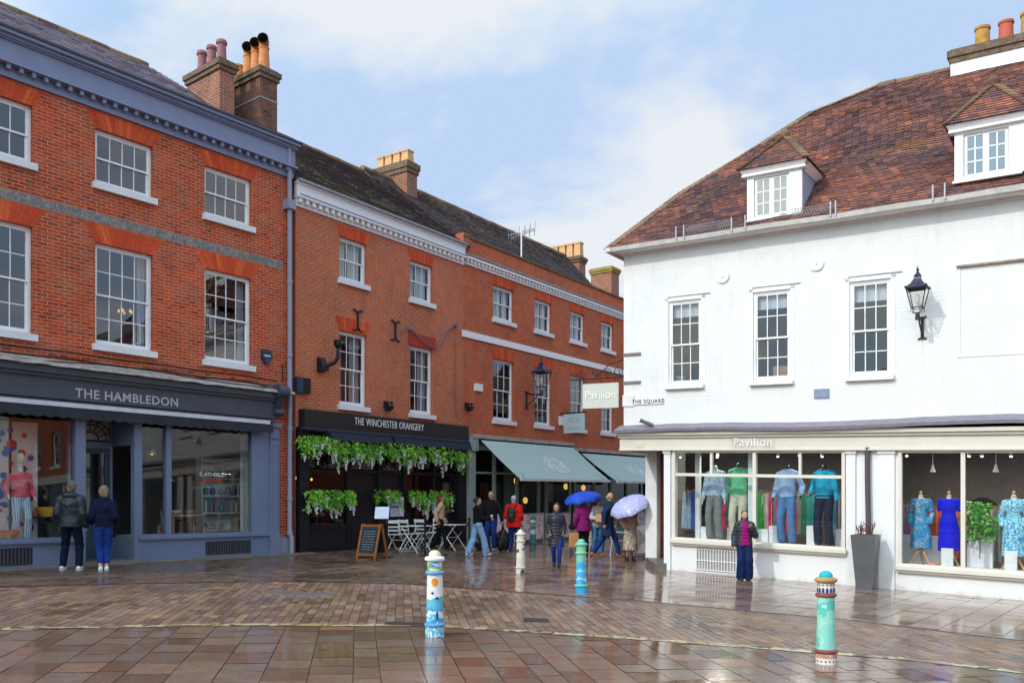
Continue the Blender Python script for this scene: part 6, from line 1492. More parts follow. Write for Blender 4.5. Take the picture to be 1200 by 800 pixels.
# ================================================================ the rest of the square, beyond the frame
def terrace(fr, u0, u1, hgt, mat, lab, seed):
    o = thing('town_house', fr(((u0+u1)/2, 0, fr.gk((u0+u1)/2, 0))), lab, 'building'); rr = random.Random(seed); ops = []; u = u0+.9
    while u+1.1 < u1-.5:
        ops += [(u, u+1.1, 4.2, 6.1), (u, u+1.1, 7.2, 8.6)] if hgt > 9 else [(u, u+1.1, 4.0, 5.7)]
        u += 2.5
    wall_grid(MB(), u0, u1, -2, hgt, ops, .15).build('wall', mat, o, fr)
    for q in ops: sash(fr, o, *q, 3, 4)
    MB().box(u0, u1, 0, .25, 3.1, 3.5).build('shop_fascia', cream, o, fr); p = MB(); u = u0+.1
    while u < u1: p.box(u, u+.25, 0, .15, -2, 3.1); u += 2.4
    p.build('pilaster', cream, o, fr); MB().box(u0+.1, u1-.1, .02, .04, .3, 3.1).build('shop_pane', glassup, o, fr)
    shell(fr, o, u0, u1, 0, -8, -2, hgt, mat, ()); gable_roof(fr, o, u0, u1, .3, hgt, -4, hgt+3.2, tile_b, seed, tw=.5, g=.3)
terrace(WB, 13.7, 24, 8.2, brick3, 'brown brick house next to the white corner building, outside the view', 71)
class Flat:
    def __init__(s, o, a): s.o = Vector(o); s.d = Vector((math.cos(a), math.sin(a), 0)); s.n = Vector((s.d.y, -s.d.x, 0))
    __call__ = Frame.__call__; gk = Frame.gk
terrace(Flat((-6, -30, gz(-6, -30)), math.pi+.1), -26, 0, 9.6, brick1, 'red brick terrace across the square behind the viewer', 72)
terrace(Flat((-40, -24, gz(-40, -24)), math.pi*.5+1.2+math.pi), -14, 14, 8.4, plain('cream render', (.55, .5, .42), .8), 'cream rendered terrace across the square behind the viewer', 73)

e_ = WB((UL, -24, 0)); terrace(Flat((e_.x, e_.y, gz(e_.x, e_.y)), math.atan2(WB.n.y, WB.n.x)), 0, 14.2, 6.2, brick3, 'brick shop row along the side street behind the white corner building', 74)
# ================================================================ people
skinm = plain('skin', (.46, .24, .16), .6, .10, 20, spec=.25); skinp = plain('pale skin', (.54, .31, .22), .6, .10, 20, spec=.25)
eyem = plain('dark eye', (.03, .02, .02), .2); lipm = plain('lip', (.42, .14, .12), .5)
def cloth(name, col, rough=.9, var=.16, b=.45): return plain(name, col, rough, var, 9, bmp=b, spec=.1)
def ik(a, b, l1, l2, hint):
    d = b-a; L = d.length
    if L > l1+l2-.004: b = a+d*((l1+l2-.004)/L); d = b-a; L = d.length
    dn = d.normalized(); x = (l1*l1-l2*l2+L*L)/(2*L); h = math.sqrt(max(0, l1*l1-x*x)); hn = Vector(hint); hn = (hn-dn*hn.dot(dn)).normalized()
    return a+dn*x+hn*h, b
def skel(s, feet, hands, lean=0, hipx=0, elb=None, twist=0, hz=.93, BW=1.0):
    J = {}; V = Vector
    J['hip'] = V((hipx, 0, hz)); J['waist'] = V((hipx*.7, lean*.35, hz+.15)); J['chest'] = V((hipx*.3, lean*.8, 1.27)); J['neck'] = V((0, lean, 1.45)); J['head'] = V((0, lean*1.15+.02, 1.61))
    for i, sd in enumerate((-1, 1)):
        hj = J['hip']+V((sd*.085, 0, -.02)); fx, fy, fz = feet[i]; an = V((fx, fy, fz+.085)); kn, an = ik(hj, an, .43, .42, (sd*.08, 1, 0))
        tw = math.radians(twist); sh = V((sd*.162*BW*math.cos(tw), lean*.95+sd*.162*BW*math.sin(tw), 1.375))
        hd = V(hands[i]); el, hd = ik(sh, hd, .29, .26, (elb[i] if elb else (sd*.18, -1, -.1)))
        for k, v in zip(('hipj', 'knee', 'ankle', 'sh', 'el', 'hand'), (hj, kn, an, sh, el, hd)): J[k+str(i)] = v
    return J
def hand_mb(wr, d, pn, side, s=1, curl=.9):
    """palm and five separate bent fingers; d = forearm direction, pn = palm normal, thumb on the given side"""
    mb = MB(); d = d.normalized(); x = d.cross(pn).normalized()*side; pn = x.cross(d).normalized()*side if False else (pn-d*pn.dot(d)).normalized()
    mb.cap(wr-d*.03, wr+d*.02, .026*s, .028*s, 10); 
    for t in (-.022, -.007, .008, .023): mb.cap(wr+d*.015+x*t*.7*s, wr+d*.075*s+x*t*s, .016*s, .0125*s, 8)
    for t, L in ((-.026, .060), (-.009, .076), (.009, .080), (.027, .070)):
        a = wr+d*.078*s+x*t*s; c1 = curl*.5; e = a+(d*math.cos(c1)+pn*math.sin(c1))*L*.5*s; c2 = curl*1.3; f = e+(d*math.cos(c2)+pn*math.sin(c2))*L*.5*s
        mb.cap(a, e, .0095*s, .0088*s, 8); mb.cap(e, f, .0088*s, .0072*s, 8)
    a = wr+d*.025*s+x*.026*s; e = a+(d*.6+x*.75+pn*.3).normalized()*.042*s; f = e+(d*.9+x*.15+pn*.5).normalized()*.034*s
    mb.cap(a, e, .013*s, .011*s, 8); mb.cap(e, f, .0105*s, .0085*s, 8); return mb
def head_mesh(skin, face=True):
    mb = MB(); n, k = 26, 18; g = []
    for i in range(k+1):
        t = math.pi*i/k; row = []
        for a in range(n):
            f = 2*math.pi*a/n; x, y, z = math.sin(t)*math.cos(f), math.sin(t)*math.sin(f), math.cos(t)
            rx, ry, rz_ = .076, .094, .118
            if z < 0: rx *= 1-.30*z*z; ry *= 1-.16*z*z
            X_, Y_, Z_ = rx*x, ry*y, rz_*z
            if y > 0:
                Y_ *= .97; front = max(0, y)
                Y_ += .020*math.exp(-((X_/.012)**2)-((Z_+.018)/.020)**2)*front+.008*math.exp(-((X_/.010)**2)-((Z_-.012)/.03)**2)*front
                for sx in (-1, 1): Y_ -= .009*math.exp(-(((X_-sx*.030)/.016)**2)-((Z_-.010)/.013)**2)
                Y_ += .006*math.exp(-((X_/.024)**2)-((Z_+.058)/.010)**2)+.007*math.exp(-((X_/.022)**2)-((Z_+.098)/.014)**2)+.004*math.exp(-((X_/.05)**2)-((Z_-.032)/.010)**2)
            row.append(Vector((X_, Y_, Z_)))
        g.append(row)
    for i in range(k):
        for a in range(n):
            b = (a+1) % n; q = (g[i][a], g[i+1][a], g[i+1][b], g[i][b])
            if i == 0: q = (g[0][0], g[1][a], g[1][b])
            elif i == k-1: q = (g[i][a], g[k][0], g[i][b])
            mb.poly(q, sm=True)
    for sx in (-1, 1): mb.ell((sx*.078, -.008, -.008), .010, .022, .032, 10)
    mb.cap((0, -.02, -.07), (0, -.03, -.19), .055, .060, 12)
    if face:
        for sx in (-1, 1):
            mb.ell((sx*.030, .084, .010), .0115, .006, .0055, 8, m=1); mb.ell((sx*.030, .088, .030), .018, .004, .0035, 8, m=1)
        mb.ell((0, .098, -.060), .022, .006, .006, 10, m=2)
    return mb.mesh('head', [skin, eyem, lipm], weld=True)
def xform(me, M): me.transform(M); return me
def person(px, py, hpx, face, label, feet, hands, skin=None, lean=0, hair=None, headyaw=0, headpitch=0, hipx=0, elb=None, twist=0, cl=(), group=None, build=1.0, palm=None):
    p = gnd(px, py); h = hpx/F*p.y; s = h/1.75; skin = skin or skinm
    rz = math.radians(face); o = thing('person', p, label, 'person', group, rz); SC = Matrix.Scale(s, 4)
    J = skel(s, feet, hands, lean, hipx, elb, twist, BW=build); MT = {}
    def done(me, name, mats=None, parent=o):
        xform(me, SC); ob = link(name, me, parent); return ob
    b = MB(); w = build
    b.ell(J['hip'], .155*w, .105*w, .12, 14).ell(J['waist'], .135*w, .095*w, .14, 14).ell(J['chest'], .165*w, .105*w, .19, 14).cap(J['sh0'], J['sh1'], .055, .055, 12).cap(J['neck']-Vector((0, 0, .06)), J['head']-Vector((0, .01, .1)), .060, .054, 12)
    for i in '01': b.cap(J['neck'], J['sh'+i], .055, .05, 12)
    for i in '01':
        b.cap(J['hipj'+i], J['knee'+i], .085*w, .056*w, 12).cap(J['knee'+i], J['ankle'+i], .055, .037, 12).cap(J['sh'+i], J['el'+i], .047*w, .038, 12).cap(J['el'+i], J['hand'+i], .037, .027, 12)
        b.cap(J['ankle'+i]-Vector((0, .02, .02)), J['ankle'+i]+Vector((0, .13, -.05)), .036, .03, 10)
    parts = [(remesh(b, .016, 'body', skin), 0)]
    for i, sd in ((0, -1), (1, 1)):
        d = (J['hand'+str(i)]-J['el'+str(i)]).normalized(); pn = Vector(palm[i]) if palm else Vector((-sd, .2, 0)); parts.append((remesh(hand_mb(J['hand'+str(i)], d, pn, 1 if sd > 0 else -1), .0045, 'hand', skin, smooth=1), 0))
    hm = head_mesh(skin); HM = Matrix.Translation(J['head']) @ Matrix.Rotation(math.radians(headyaw), 4, 'Z') @ Matrix.Rotation(math.radians(headpitch), 4, 'X'); xform(hm, HM); parts.append((hm, None))
    done(join('body', parts, [skin, eyem, lipm]), 'body')
    if hair:
        st, col = hair; m = MB()
        if st == 'short': m.ell((0, -.020, .030), .084, .094, .104, 16).cap((0, -.05, .0), (0, -.055, -.05), .066, .052, 12)
        elif st == 'long': m.ell((0, -.020, .028), .088, .098, .108, 16).cap((-.03, -.06, 0), (-.05, -.10, -.26), .065, .05, 12).cap((.03, -.06, 0), (.05, -.10, -.25), .065, .05, 12).cap((0, -.07, 0), (0, -.13, -.30), .07, .045, 12)
        elif st == 'tied': m.ell((0, -.020, .026), .083, .094, .104, 16).ell((0, -.12, .02), .04, .04, .05, 12).cap((0, -.05, .0), (0, -.05, -.05), .06, .05, 12)
        elif st == 'bald': m.ell((0, -.034, -.005), .080, .082, .075, 14)
        elif st == 'girl': m.ell((0, -.022, .028), .085, .094, .104, 16).cap((-.06, -.02, .0), (-.075, .0, -.16), .030, .022, 10).cap((.06, -.02, .0), (.075, .0, -.13), .028, .02, 10)
        elif st == 'bob': m.ell((0, -.018, .028), .090, .100, .108, 16).cap((0, -.04, -.01), (0, -.045, -.07), .078, .066, 12)
        me = remesh(m, .008, 'hair', plain('hair '+str(col), col, .75, .45, 45, bmp=.8, spec=.12), disp=.012, freq=30, dirn=(1, 1, .3)); xform(me, HM); done(me, 'hair')
    H = {}
    for c in cl:
        kind, col = c['k'], c['m']; ad = c.get('ad', .018); m = MB(); dp = c.get('disp', .013); vox = c.get('vox', .013); z0 = c.get('hem', .92)
        if kind == 'trousers':
            m.ell(J['hip'], (.155+ad)*w, (.105+ad)*w, .13, 14).cap(J['hip']+Vector((0, 0, .10)), J['hip']+Vector((0, 0, .05)), .12, .14, 12, sq=.8)
            fl = c.get('flare', 0)
            for i in '01':
                e = J['knee'+i].lerp(J['ankle'+i], c.get('len', .93)); m.cap(J['hipj'+i], J['knee'+i], .088+ad, .060+ad+fl*.3, 12).cap(J['knee'+i], e, .060+ad+fl*.3, .046+ad+fl, 12)
            me = remesh(m, vox, 'trousers', col, disp=dp, freq=10, dirn=(1, 1, .8))
        elif kind in ('top', 'coat'):
            m.ell(J['waist'], (.138+ad)*w, (.10+ad)*w, .16, 14).ell(J['chest'], (.165+ad)*w, (.108+ad)*w, .19, 14).cap(J['sh0'], J['sh1'], .052+ad*.6, .052+ad*.6, 12)
            for i in '01': m.cap(J['neck']-Vector((0, 0, .01)), J['sh'+i], .062+ad*.5, .052+ad*.6, 12)
            m.lathe([(0, 1.0), ((.142+ad)*w, 1.0), ((.150+ad)*w, 1.15), ((.152+ad)*w, 1.28), (.09, 1.38), (0, 1.38)], (J['waist'].x*.6, lean*.5, 0), 20, sy=.72)
            hp2 = J['hip']; zz = max(z0, .3); 
            prof = [(.0, zz), ((.150+ad*1.2+(hp2.z-zz)*.10)*w, zz), ((.158+ad)*w, max(zz+.02, hp2.z)), ((.140+ad)*w, J['waist'].z+.06), (.0, J['waist'].z+.12)]
            m.lathe(prof, (hp2.x*.8, lean*.15, 0), 20, sx=1, sy=.74)
            if c.get('collar', 1): m.cap(J['neck']-Vector((0, 0, .05)), J['neck']+Vector((0, .0, .03)), .075, .066, 12)
            sl = c.get('sleeve', 1)
            for i in '01':
                m.cap(J['sh'+i], J['el'+i], .050+ad, .042+ad, 12)
                e = J['el'+i].lerp(J['hand'+i], .93*max(0, (sl-.5)*2)); 
                if sl > .5: m.cap(J['el'+i], e, .042+ad, .034+ad*.9, 12)
            if c.get('hood') == 'down': m.cap(J['neck']+Vector((-.07, -.07, .0)), J['neck']+Vector((.07, -.07, .0)), .06, .06, 12)
            me = remesh(m, vox, kind, col, disp=dp, freq=c.get('freq', 9))
            if c.get('quilt'):
                for v in me.vertices:
                    r_ = Vector((v.co.x, v.co.y, 0)); n_ = v.normal; v.co += n_*.010*abs(math.sin(v.co.z*math.pi/.085))
        elif kind == 'hood':
            mm = MB(); mm.ell((0, -.03, .015), .108, .118, .138, 16).cap((0, -.04, -.05), (0, -.03, -.16), .095, .10, 14)
            me = remesh(mm, .010, 'hood', col, disp=.005, freq=10); bm = bmesh.new(); bm.from_mesh(me)
            bmesh.ops.delete(bm, geom=[v for v in bm.verts if v.co.y > .045 and abs(v.co.x) < .07 and -.11 < v.co.z < .10], context='VERTS'); bm.to_mesh(me); bm.free(); xform(me, HM)
        elif kind == 'skirt':
            zt = J['waist'].z-.02; m.lathe([(.0, z0), (c.get('r', .21), z0), (.185, (z0+zt)/2), (.15, zt-.05), (.13, zt), (0, zt)], (J['hip'].x, lean*.2, 0), 24, sy=.85); me = remesh(m, vox, 'skirt', col, disp=.012, freq=6, dirn=(1, 1, .15))
        elif kind == 'front':   # open jacket front showing the layer below
            m.ell(J['chest']+Vector((0, .075, -.03)), .12, .088, .21, 14).ell(J['waist']+Vector((0, .072, .02)), .12, .088, .19, 14).cap(J['neck']+Vector((0,.01,-.04)), J['neck']+Vector((0,.01,.02)), .068, .062, 12); me = remesh(m, .010, 'pullover', col, disp=.004, freq=12)
        elif kind == 'shoes':
            for i in '01':
                a = J['ankle'+i]; yaw = c.get('yaw', (0, 0))[int(i)]; f_ = Vector((math.sin(yaw), math.cos(yaw), 0)); 
                m.cap(Vector((a.x, a.y, a.z-.035))-f_*.05, Vector((a.x, a.y, a.z-.045))+f_*.13, .042, .036, 12).cap(a-Vector((0, 0, .0)), a-Vector((0, 0, .03)), .042, .045, 10)
                if c.get('boot'): m.cap(a+Vector((0, 0, c['boot'])), a, .056, .048, 12)
                m.box(a.x-.04, a.x+.04, a.y-.07, a.y+.10, a.z-.085, a.z-.06)
            me = remesh(m, .008, 'shoes', col)
        if c.get('open'):
            m2 = me.copy(); bm = bmesh.new(); bm.from_mesh(m2); bm.faces.ensure_lookup_table()
            def keep(f):
                q = f.calc_center_median(); return q.y > .03 and abs(q.x) < .062+.07*max(0, 1.42-q.z) and q.z > c['open'][1] and q.z < 1.46
            bmesh.ops.delete(bm, geom=[f for f in bm.faces if not keep(f)], context='FACES')
            for v in bm.verts: v.co += v.normal*.006
            bm.to_mesh(m2); bm.free(); m2.materials.clear(); m2.materials.append(c['open'][0]); done(m2, 'pullover')
        ob = done(me, c.get('name', kind))
        if c.get('label'): ob['label'] = c['label']
        H[kind] = ob
    o['_s'] = s
    W = lambda v: o.location+Matrix.Rotation(rz, 3, 'Z') @ (Vector(v)*s)
    return o, J, W, s
def ST_(a=.0, b=.0, w=.10): return ((-w, a, 0), (w, b, 0))
denim = cloth('blue denim', (.05, .10, .30)); denimb = cloth('bright blue denim', (.016, .045, .24)); denimd = cloth('dark navy denim', (.008, .012, .028)); denimp = cloth('pale denim', (.22, .36, .58))
blk = cloth('black cloth', (.010, .010, .013)); navy = cloth('navy cloth', (.008, .012, .035)); white_sh = plain('white trainers', (.72, .72, .72), .5); bootm = plain('black boots', (.015, .015, .015), .4)
# left pair looking in at the window
person(83, 668, 106, 8, 'man in dark green and navy jacket and dark jeans looking into the shop window', ((-.16, .02, 0), (.16, -.02, 0)), ((-.26, .10, .88), (.26, .08, .86)), hair=('short', (.15, .13, .12)), headyaw=38, headpitch=12, build=1.12, hipx=0,
    cl=[dict(k='trousers', m=denimd), dict(k='coat', m=patmat('dark green panelled jacket', [(.006, .009, .022), (.010, .026, .024), (.010, .026, .024), (.006, .009, .022)], 1.2, 'NOISE', .5), ad=.035, hem=.84, disp=.012, hood='down'), dict(k='shoes', m=white_sh)], twist=0)
person(121, 669, 101, 25, 'woman in navy jumper and cropped blue jeans with grey blonde hair at the shop door', ((-.05, -.02, 0), (.06, .04, 0)), ((-.20, .20, 1.0), (.20, .18, .98)), hair=('bob', (.27, .19, .13)), headyaw=30, skin=skinp, lean=.05,
    cl=[dict(k='trousers', m=denimb, len=.72, ad=.014), dict(k='top', m=navy, ad=.032, hem=.90), dict(k='shoes', m=white_sh)])
# tan jacket walking to the right
person(515.5, 644, 66, -82, 'woman with long brown hair in a tan jacket walking past the white tables', ((-.09, -.24, .03), (.09, .22, 0)), ((-.24, .14, .93), (.24, -.10, .90)), hair=('long', (.12, .045, .025)), lean=.02, build=.92,
    cl=[dict(k='trousers', m=blk, flare=.02), dict(k='coat', m=cloth('tan jacket cloth', (.45, .30, .19)), ad=.03, hem=.80), dict(k='shoes', m=bootm)])
# pale jeans with a cup
o_, J_, W1_, s1_ = person(559.5, 651, 69.5, -62, 'woman in black top and pale wide jeans carrying a cup', ((-.10, -.26, .02), (.10, .24, 0)), ((-.16, .32, 1.08), (.16, .34, 1.08)), hair=('tied', (.06, .03, .02)), skin=skinp, headyaw=-20, build=.92,
    cl=[dict(k='trousers', m=denimp, flare=.035, ad=.022), dict(k='top', m=blk, ad=.025, hem=.95), dict(k='shoes', m=white_sh)])
q = W1_((.10, .42, 1.05)); cu = thing('drinks_cup', q, 'small pink brown drinks cup held by the woman in pale jeans', 'cup'); MB().lathe([(.03, 0), (.04, .12)], n=14).build('cup', plain('pink brown cup', (.45, .22, .18), .5), cu); MB().lathe([(.043, .118), (.043, .13), (.036, .14), (0, .142)], n=14).build('lid', white, cu)
# man with bin bags
o_, J_, W2_, s2_ = person(575.5, 645, 70.5, 168, 'balding man in black jumper and blue jeans holding black bin bags', ((-.11, .05, 0), (.11, -.06, 0)), ((-.38, .10, .80), (.36, .06, .78)), hair=('bald', (.30, .24, .20)), headpitch=-8, skin=skinm, build=1.05, elb=((-1, -.5, 0), (1, -.5, 0)),
    cl=[dict(k='trousers', m=cloth('blue jeans', (.016, .035, .15))), dict(k='top', m=blk, ad=.028, hem=.93), dict(k='shoes', m=plain('grey trainers', (.35, .33, .33), .5))])
binm = plain('glossy black bin bag', (.018, .018, .022), .22, .2)
for hx, px_, lab, sc_ in ((.36, 564, 'smaller black bin bag between the pale jeans and the balding man', .8), (-.38, 589, 'larger black bin bag beside the red coat', 1.0)):
    q = P0(px_, 645); m = MB(); m.ell((0, 0, .24), .21, .19, .24, 16).cap((0, 0, .40), (0, 0, .56), .13, .04, 12); me = remesh(m, .014, 'bag', binm, disp=.05, freq=7, dirn=(1, 1, .5)); ob = thing('bin_bag', q, lab, 'bin bag', 'black bin bags'); b_ = link('bag', me, ob); me.transform(Matrix.Scale(1.18*sc_, 4))
    hw = W2_((hx, .10, .80)); L = hw-q; L = Vector((L.x, L.y, L.z)); MB().tube([Vector((0, 0, .55*sc_*1.18)), L], [.035, .02], 8).build('neck_of_bag', binm, ob)
# red coat with backpack
o_, J_, W3_, s3_ = person(602, 646, 66, -12, 'person in bright red hooded coat and blue jeans, white haired, seen from behind', ((-.10, .0, 0), (.10, .04, 0)), ((-.20, .24, 1.02), (.20, .24, 1.0)), hair=('short', (.50, .48, .46)), build=1.12,
    cl=[dict(k='trousers', m=cloth('blue jeans', (.016, .035, .15))), dict(k='coat', m=cloth('bright red coat cloth', (.62, .018, .012), .6), ad=.045, hem=.76, hood='down', disp=.014), dict(k='shoes', m=bootm)])
q = W3_((-.03, -.22, 1.16)); ob = thing('backpack', q, 'black backpack worn over the bright red coat', 'bag', rz=math.radians(-12)); m = MB(); m.ell((0, 0, 0), .13, .075, .21, 14).box(-.09, .09, -.07, .05, -.2, .12).ell((0, -.05, -.08), .09, .05, .09, 12); me = remesh(m, .012, 'pack', plain('black nylon', (.02, .018, .02), .5), disp=.006); link('pack', me, ob)
for sx in (-1, 1): MB().tube([(sx*.08, .02, .18), (sx*.11, .10, .22), (sx*.13, .20, .16)], .016, 6).build('strap', blk, ob)
# hooded puffer
person(652, 664, 75, 178, 'person in long black hooded puffer coat and blue jeans walking forward', ((-.07, .09, .0), (.06, -.12, .02)), ((-.19, .13, .95), (.19, .11, .95)), build=.90, hair=None, skin=skinm, headpitch=0,
    cl=[dict(k='trousers', m=cloth('strong blue jeans', (.012, .035, .19)), ad=.008), dict(k='coat', m=plain('black puffer nylon', (.022, .022, .034), .4, .1), ad=.042, hem=.55, quilt=1, disp=.004), dict(k='hood', m=plain('black puffer nylon', (.022, .022, .034), .4, .1)), dict(k='shoes', m=bootm, boot=.14)])
# magenta coat under the blue umbrella
o_, J_, W4_, s4_ = person(684, 650, 68, 5, 'person in magenta coat and black trousers sheltering under the bright blue umbrella', ((-.09, .02, 0), (.09, -.02, 0)), ((-.25, .05, .88), (.10, .28, 1.18)), hair=('bob', (.10, .05, .03)), build=1.05,
    cl=[dict(k='trousers', m=blk), dict(k='coat', m=cloth('magenta coat cloth', (.20, .012, .13), .7), ad=.038, hem=.72, disp=.012), dict(k='shoes', m=bootm, boot=.1)])
def umbrella(tip, hand, R_, mats, lab, grp=None):
    """canopy of eight gores with ribs; tip and hand are world points"""
    o = thing('umbrella', hand, lab, 'umbrella', grp); ax = (tip-hand); L = ax.length; Rm = ax.normalized().to_track_quat('Z', 'Y').to_matrix().to_4x4(); cn = MB(); N = 8; hgt = R_*.50
    def P(a, t):
        loc = (a*N/(2*math.pi)) % 1; sag = math.sin(math.pi*loc); r = R_*math.sin(t*math.pi/2*.98)*(1-.06*sag*t); z = L-hgt*(1-math.cos(t*math.pi/2))*1.0-.0*t+.02*sag*t
        return Rm @ Vector((r*math.cos(a), r*math.sin(a), z))
    A_ = 48; T = 7
    for i in range(A_):
        for j in range(T):
            a, b, t0_, t1_ = 2*math.pi*i/A_, 2*math.pi*(i+1)/A_, j/T, (j+1)/T; cn.poly([P(a, t0_), P(b, t0_), P(b, t1_), P(a, t1_)] if j else [P(a, 0), P(b, t1_), P(a, t1_)], sm=False, m=(i*N//A_) % len(mats) if len(mats) > 1 else 0)
    cn.build('canopy', mats, o, weld=False); rb = MB()
    for i in range(N): a = 2*math.pi*i/N; rb.tube([P(a, t/6)-Rm @ Vector((0, 0, .008)) for t in range(7)], .004, 4).tube([P(a, .5), Rm @ Vector((0, 0, L*.62))], .003, 4)
    rb.build('rib', plain('steel', (.3, .3, .32), .3, metal=.8), o); MB().tube([Rm @ Vector((0, 0, -.12)), Rm @ Vector((0, 0, L+.06))], .008, 6).build('shaft', blackc, o); MB().tube([Rm @ Vector((0, 0, -.16)), Rm @ Vector((0, 0, .02))], .016, 8).build('handle', plain('dark handle', (.05, .03, .02), .4), o); return o
hd = W4_((.10, .30, 1.22)); tp_ = hd+Vector((-.10, -.05, .66))
umbrella(tp_, hd, .58, [plain('bright blue nylon', (.01, .07, .55), .5), plain('bright blue nylon gore', (.008, .055, .47), .5)], 'bright royal blue umbrella over the magenta coat')
q = W4_((-.30, .02, .62)); ob = thing('paper_bag', q-Vector((0, 0, .36)), 'orange brown paper bag held by the person in magenta', 'bag', rz=.2)
m = MB(); m.hexa([Vector(p) for p in ((-.13, -.07, 0), (.13, -.07, 0), (.13, .07, 0), (-.13, .07, 0))], [Vector(p) for p in ((-.14, -.05, .40), (.13, -.06, .42), (.14, .06, .40), (-.13, .05, .42))]); m.build('bag', plain('orange kraft paper', (.50, .24, .10), .8), ob); MB().tube([(-.07, 0, .42), (-.04, 0, .56), (.04, 0, .56), (.07, 0, .42)], .006, 5).build('handle', plain('paper string', (.4, .25, .15), .8), ob)
q = W4_((-.33, .05, .98)); ob = thing('handbag', q-Vector((0, 0, .12)), 'black handbag at the hip of the person in magenta', 'bag'); m = MB(); m.ell((0, 0, 0), .13, .06, .10, 12); link('bag', remesh(m, .012, 'bag', blk), ob)
# box carrier
o_, J_, W5_, s5_ = person(699.5, 650, 68, -150, 'person with brown hair and grey white top carrying a flat cardboard box', ((-.10, .08, 0), (.10, -.10, 0)), ((-.24, .36, 1.12), (.24, .36, 1.12)), hair=('bob', (.20, .07, .03)), skin=skinp, headyaw=70,
    cl=[dict(k='trousers', m=cloth('faded denim', (.06, .16, .32)), flare=.02), dict(k='top', m=cloth('grey white top', (.42, .42, .44)), ad=.028, hem=.84), dict(k='shoes', m=plain('tan shoes', (.30, .14, .07), .5))])
q = W5_((0, .48, 1.02)); ob = thing('cardboard_box', q, 'flat tan cardboard box carried between the two umbrellas', 'box', rz=math.radians(-150)); MB().box(-.30, .30, -.10, .18, 0, .22).build('carton', plain('cardboard', (.48, .30, .17), .8), ob, bevel=.006); MB().box(-.302, .302, .03, .05, -.002, .222).build('tape', plain('brown tape', (.35, .2, .1), .4), ob)
# navy coat man
person(712, 653, 77, -80, 'man in long navy coat, blue trousers and tan boots striding past the umbrellas', ((-.09, -.36, .07), (.09, .30, .0)), ((-.22, .16, .95), (.24, -.16, .92)), hair=('bald', (.35, .27, .20)), skin=skinp, lean=.05, build=1.05,
    cl=[dict(k='trousers', m=cloth('royal blue trousers', (.012, .035, .17))), dict(k='coat', m=cloth('navy wool', (.014, .032, .075)), ad=.035, hem=.58, disp=.012), dict(k='shoes', m=plain('tan leather', (.30, .12, .05), .4))])
# leopard skirt
o_, J_, W6_, s6_ = person(738.5, 657, 74, -168, 'woman in pink beige jumper and leopard print skirt under a lavender umbrella', ((-.08, .03, 0), (.08, -.05, 0)), ((-.05, .26, 1.12), (.22, .20, .98)), hair=('bob', (.15, .08, .05)), skin=skinm,
    cl=[dict(k='skirt', m=patmat('leopard print', [(.58, .50, .40), (.03, .025, .025), (.60, .52, .42), (.05, .04, .04), (.58, .5, .4)], 13, 'NOISE', .8), hem=.30), dict(k='top', m=cloth('pink beige knit', (.48, .30, .25)), ad=.035, hem=.92), dict(k='shoes', m=bootm, boot=.14)])
hd = W6_((-.05, .30, 1.14)); tp_ = hd+Vector((-.26, -.20, .56))
umbrella(tp_, hd, .56, [patmat('lavender dotted nylon', [(.42, .42, .75), (.36, .38, .72), (.46, .46, .78), (.62, .62, .80)], 14, 'NOISE', .5)], 'tilted lavender dotted umbrella beside the white shop corner')
# girl by the white wall
person(872.5, 679, 82, 172, 'girl in open black puffer, magenta fleece and navy trousers standing at the white shop', ((-.09, .02, 0), (.09, .04, 0)), ((-.15, .19, 1.31), (.26, .04, .86)), hair=('girl', (.06, .03, .02)), skin=skinp, elb=((-.45, -.2, -1), (.4, -1, 0)), palm=((.3, 1, .2), (-1, 0, 0)), build=.98,
    cl=[dict(k='trousers', m=cloth('navy shell trousers', (.007, .018, .075), .6), flare=.055, ad=.022, disp=.014), dict(k='coat', m=plain('dark puffer nylon', (.03, .032, .045), .5, .15), ad=.035, hem=.86, quilt=1, disp=.004, open=(cloth('magenta fleece', (.26, .010, .14)), .87)), dict(k='shoes', m=bootm)])
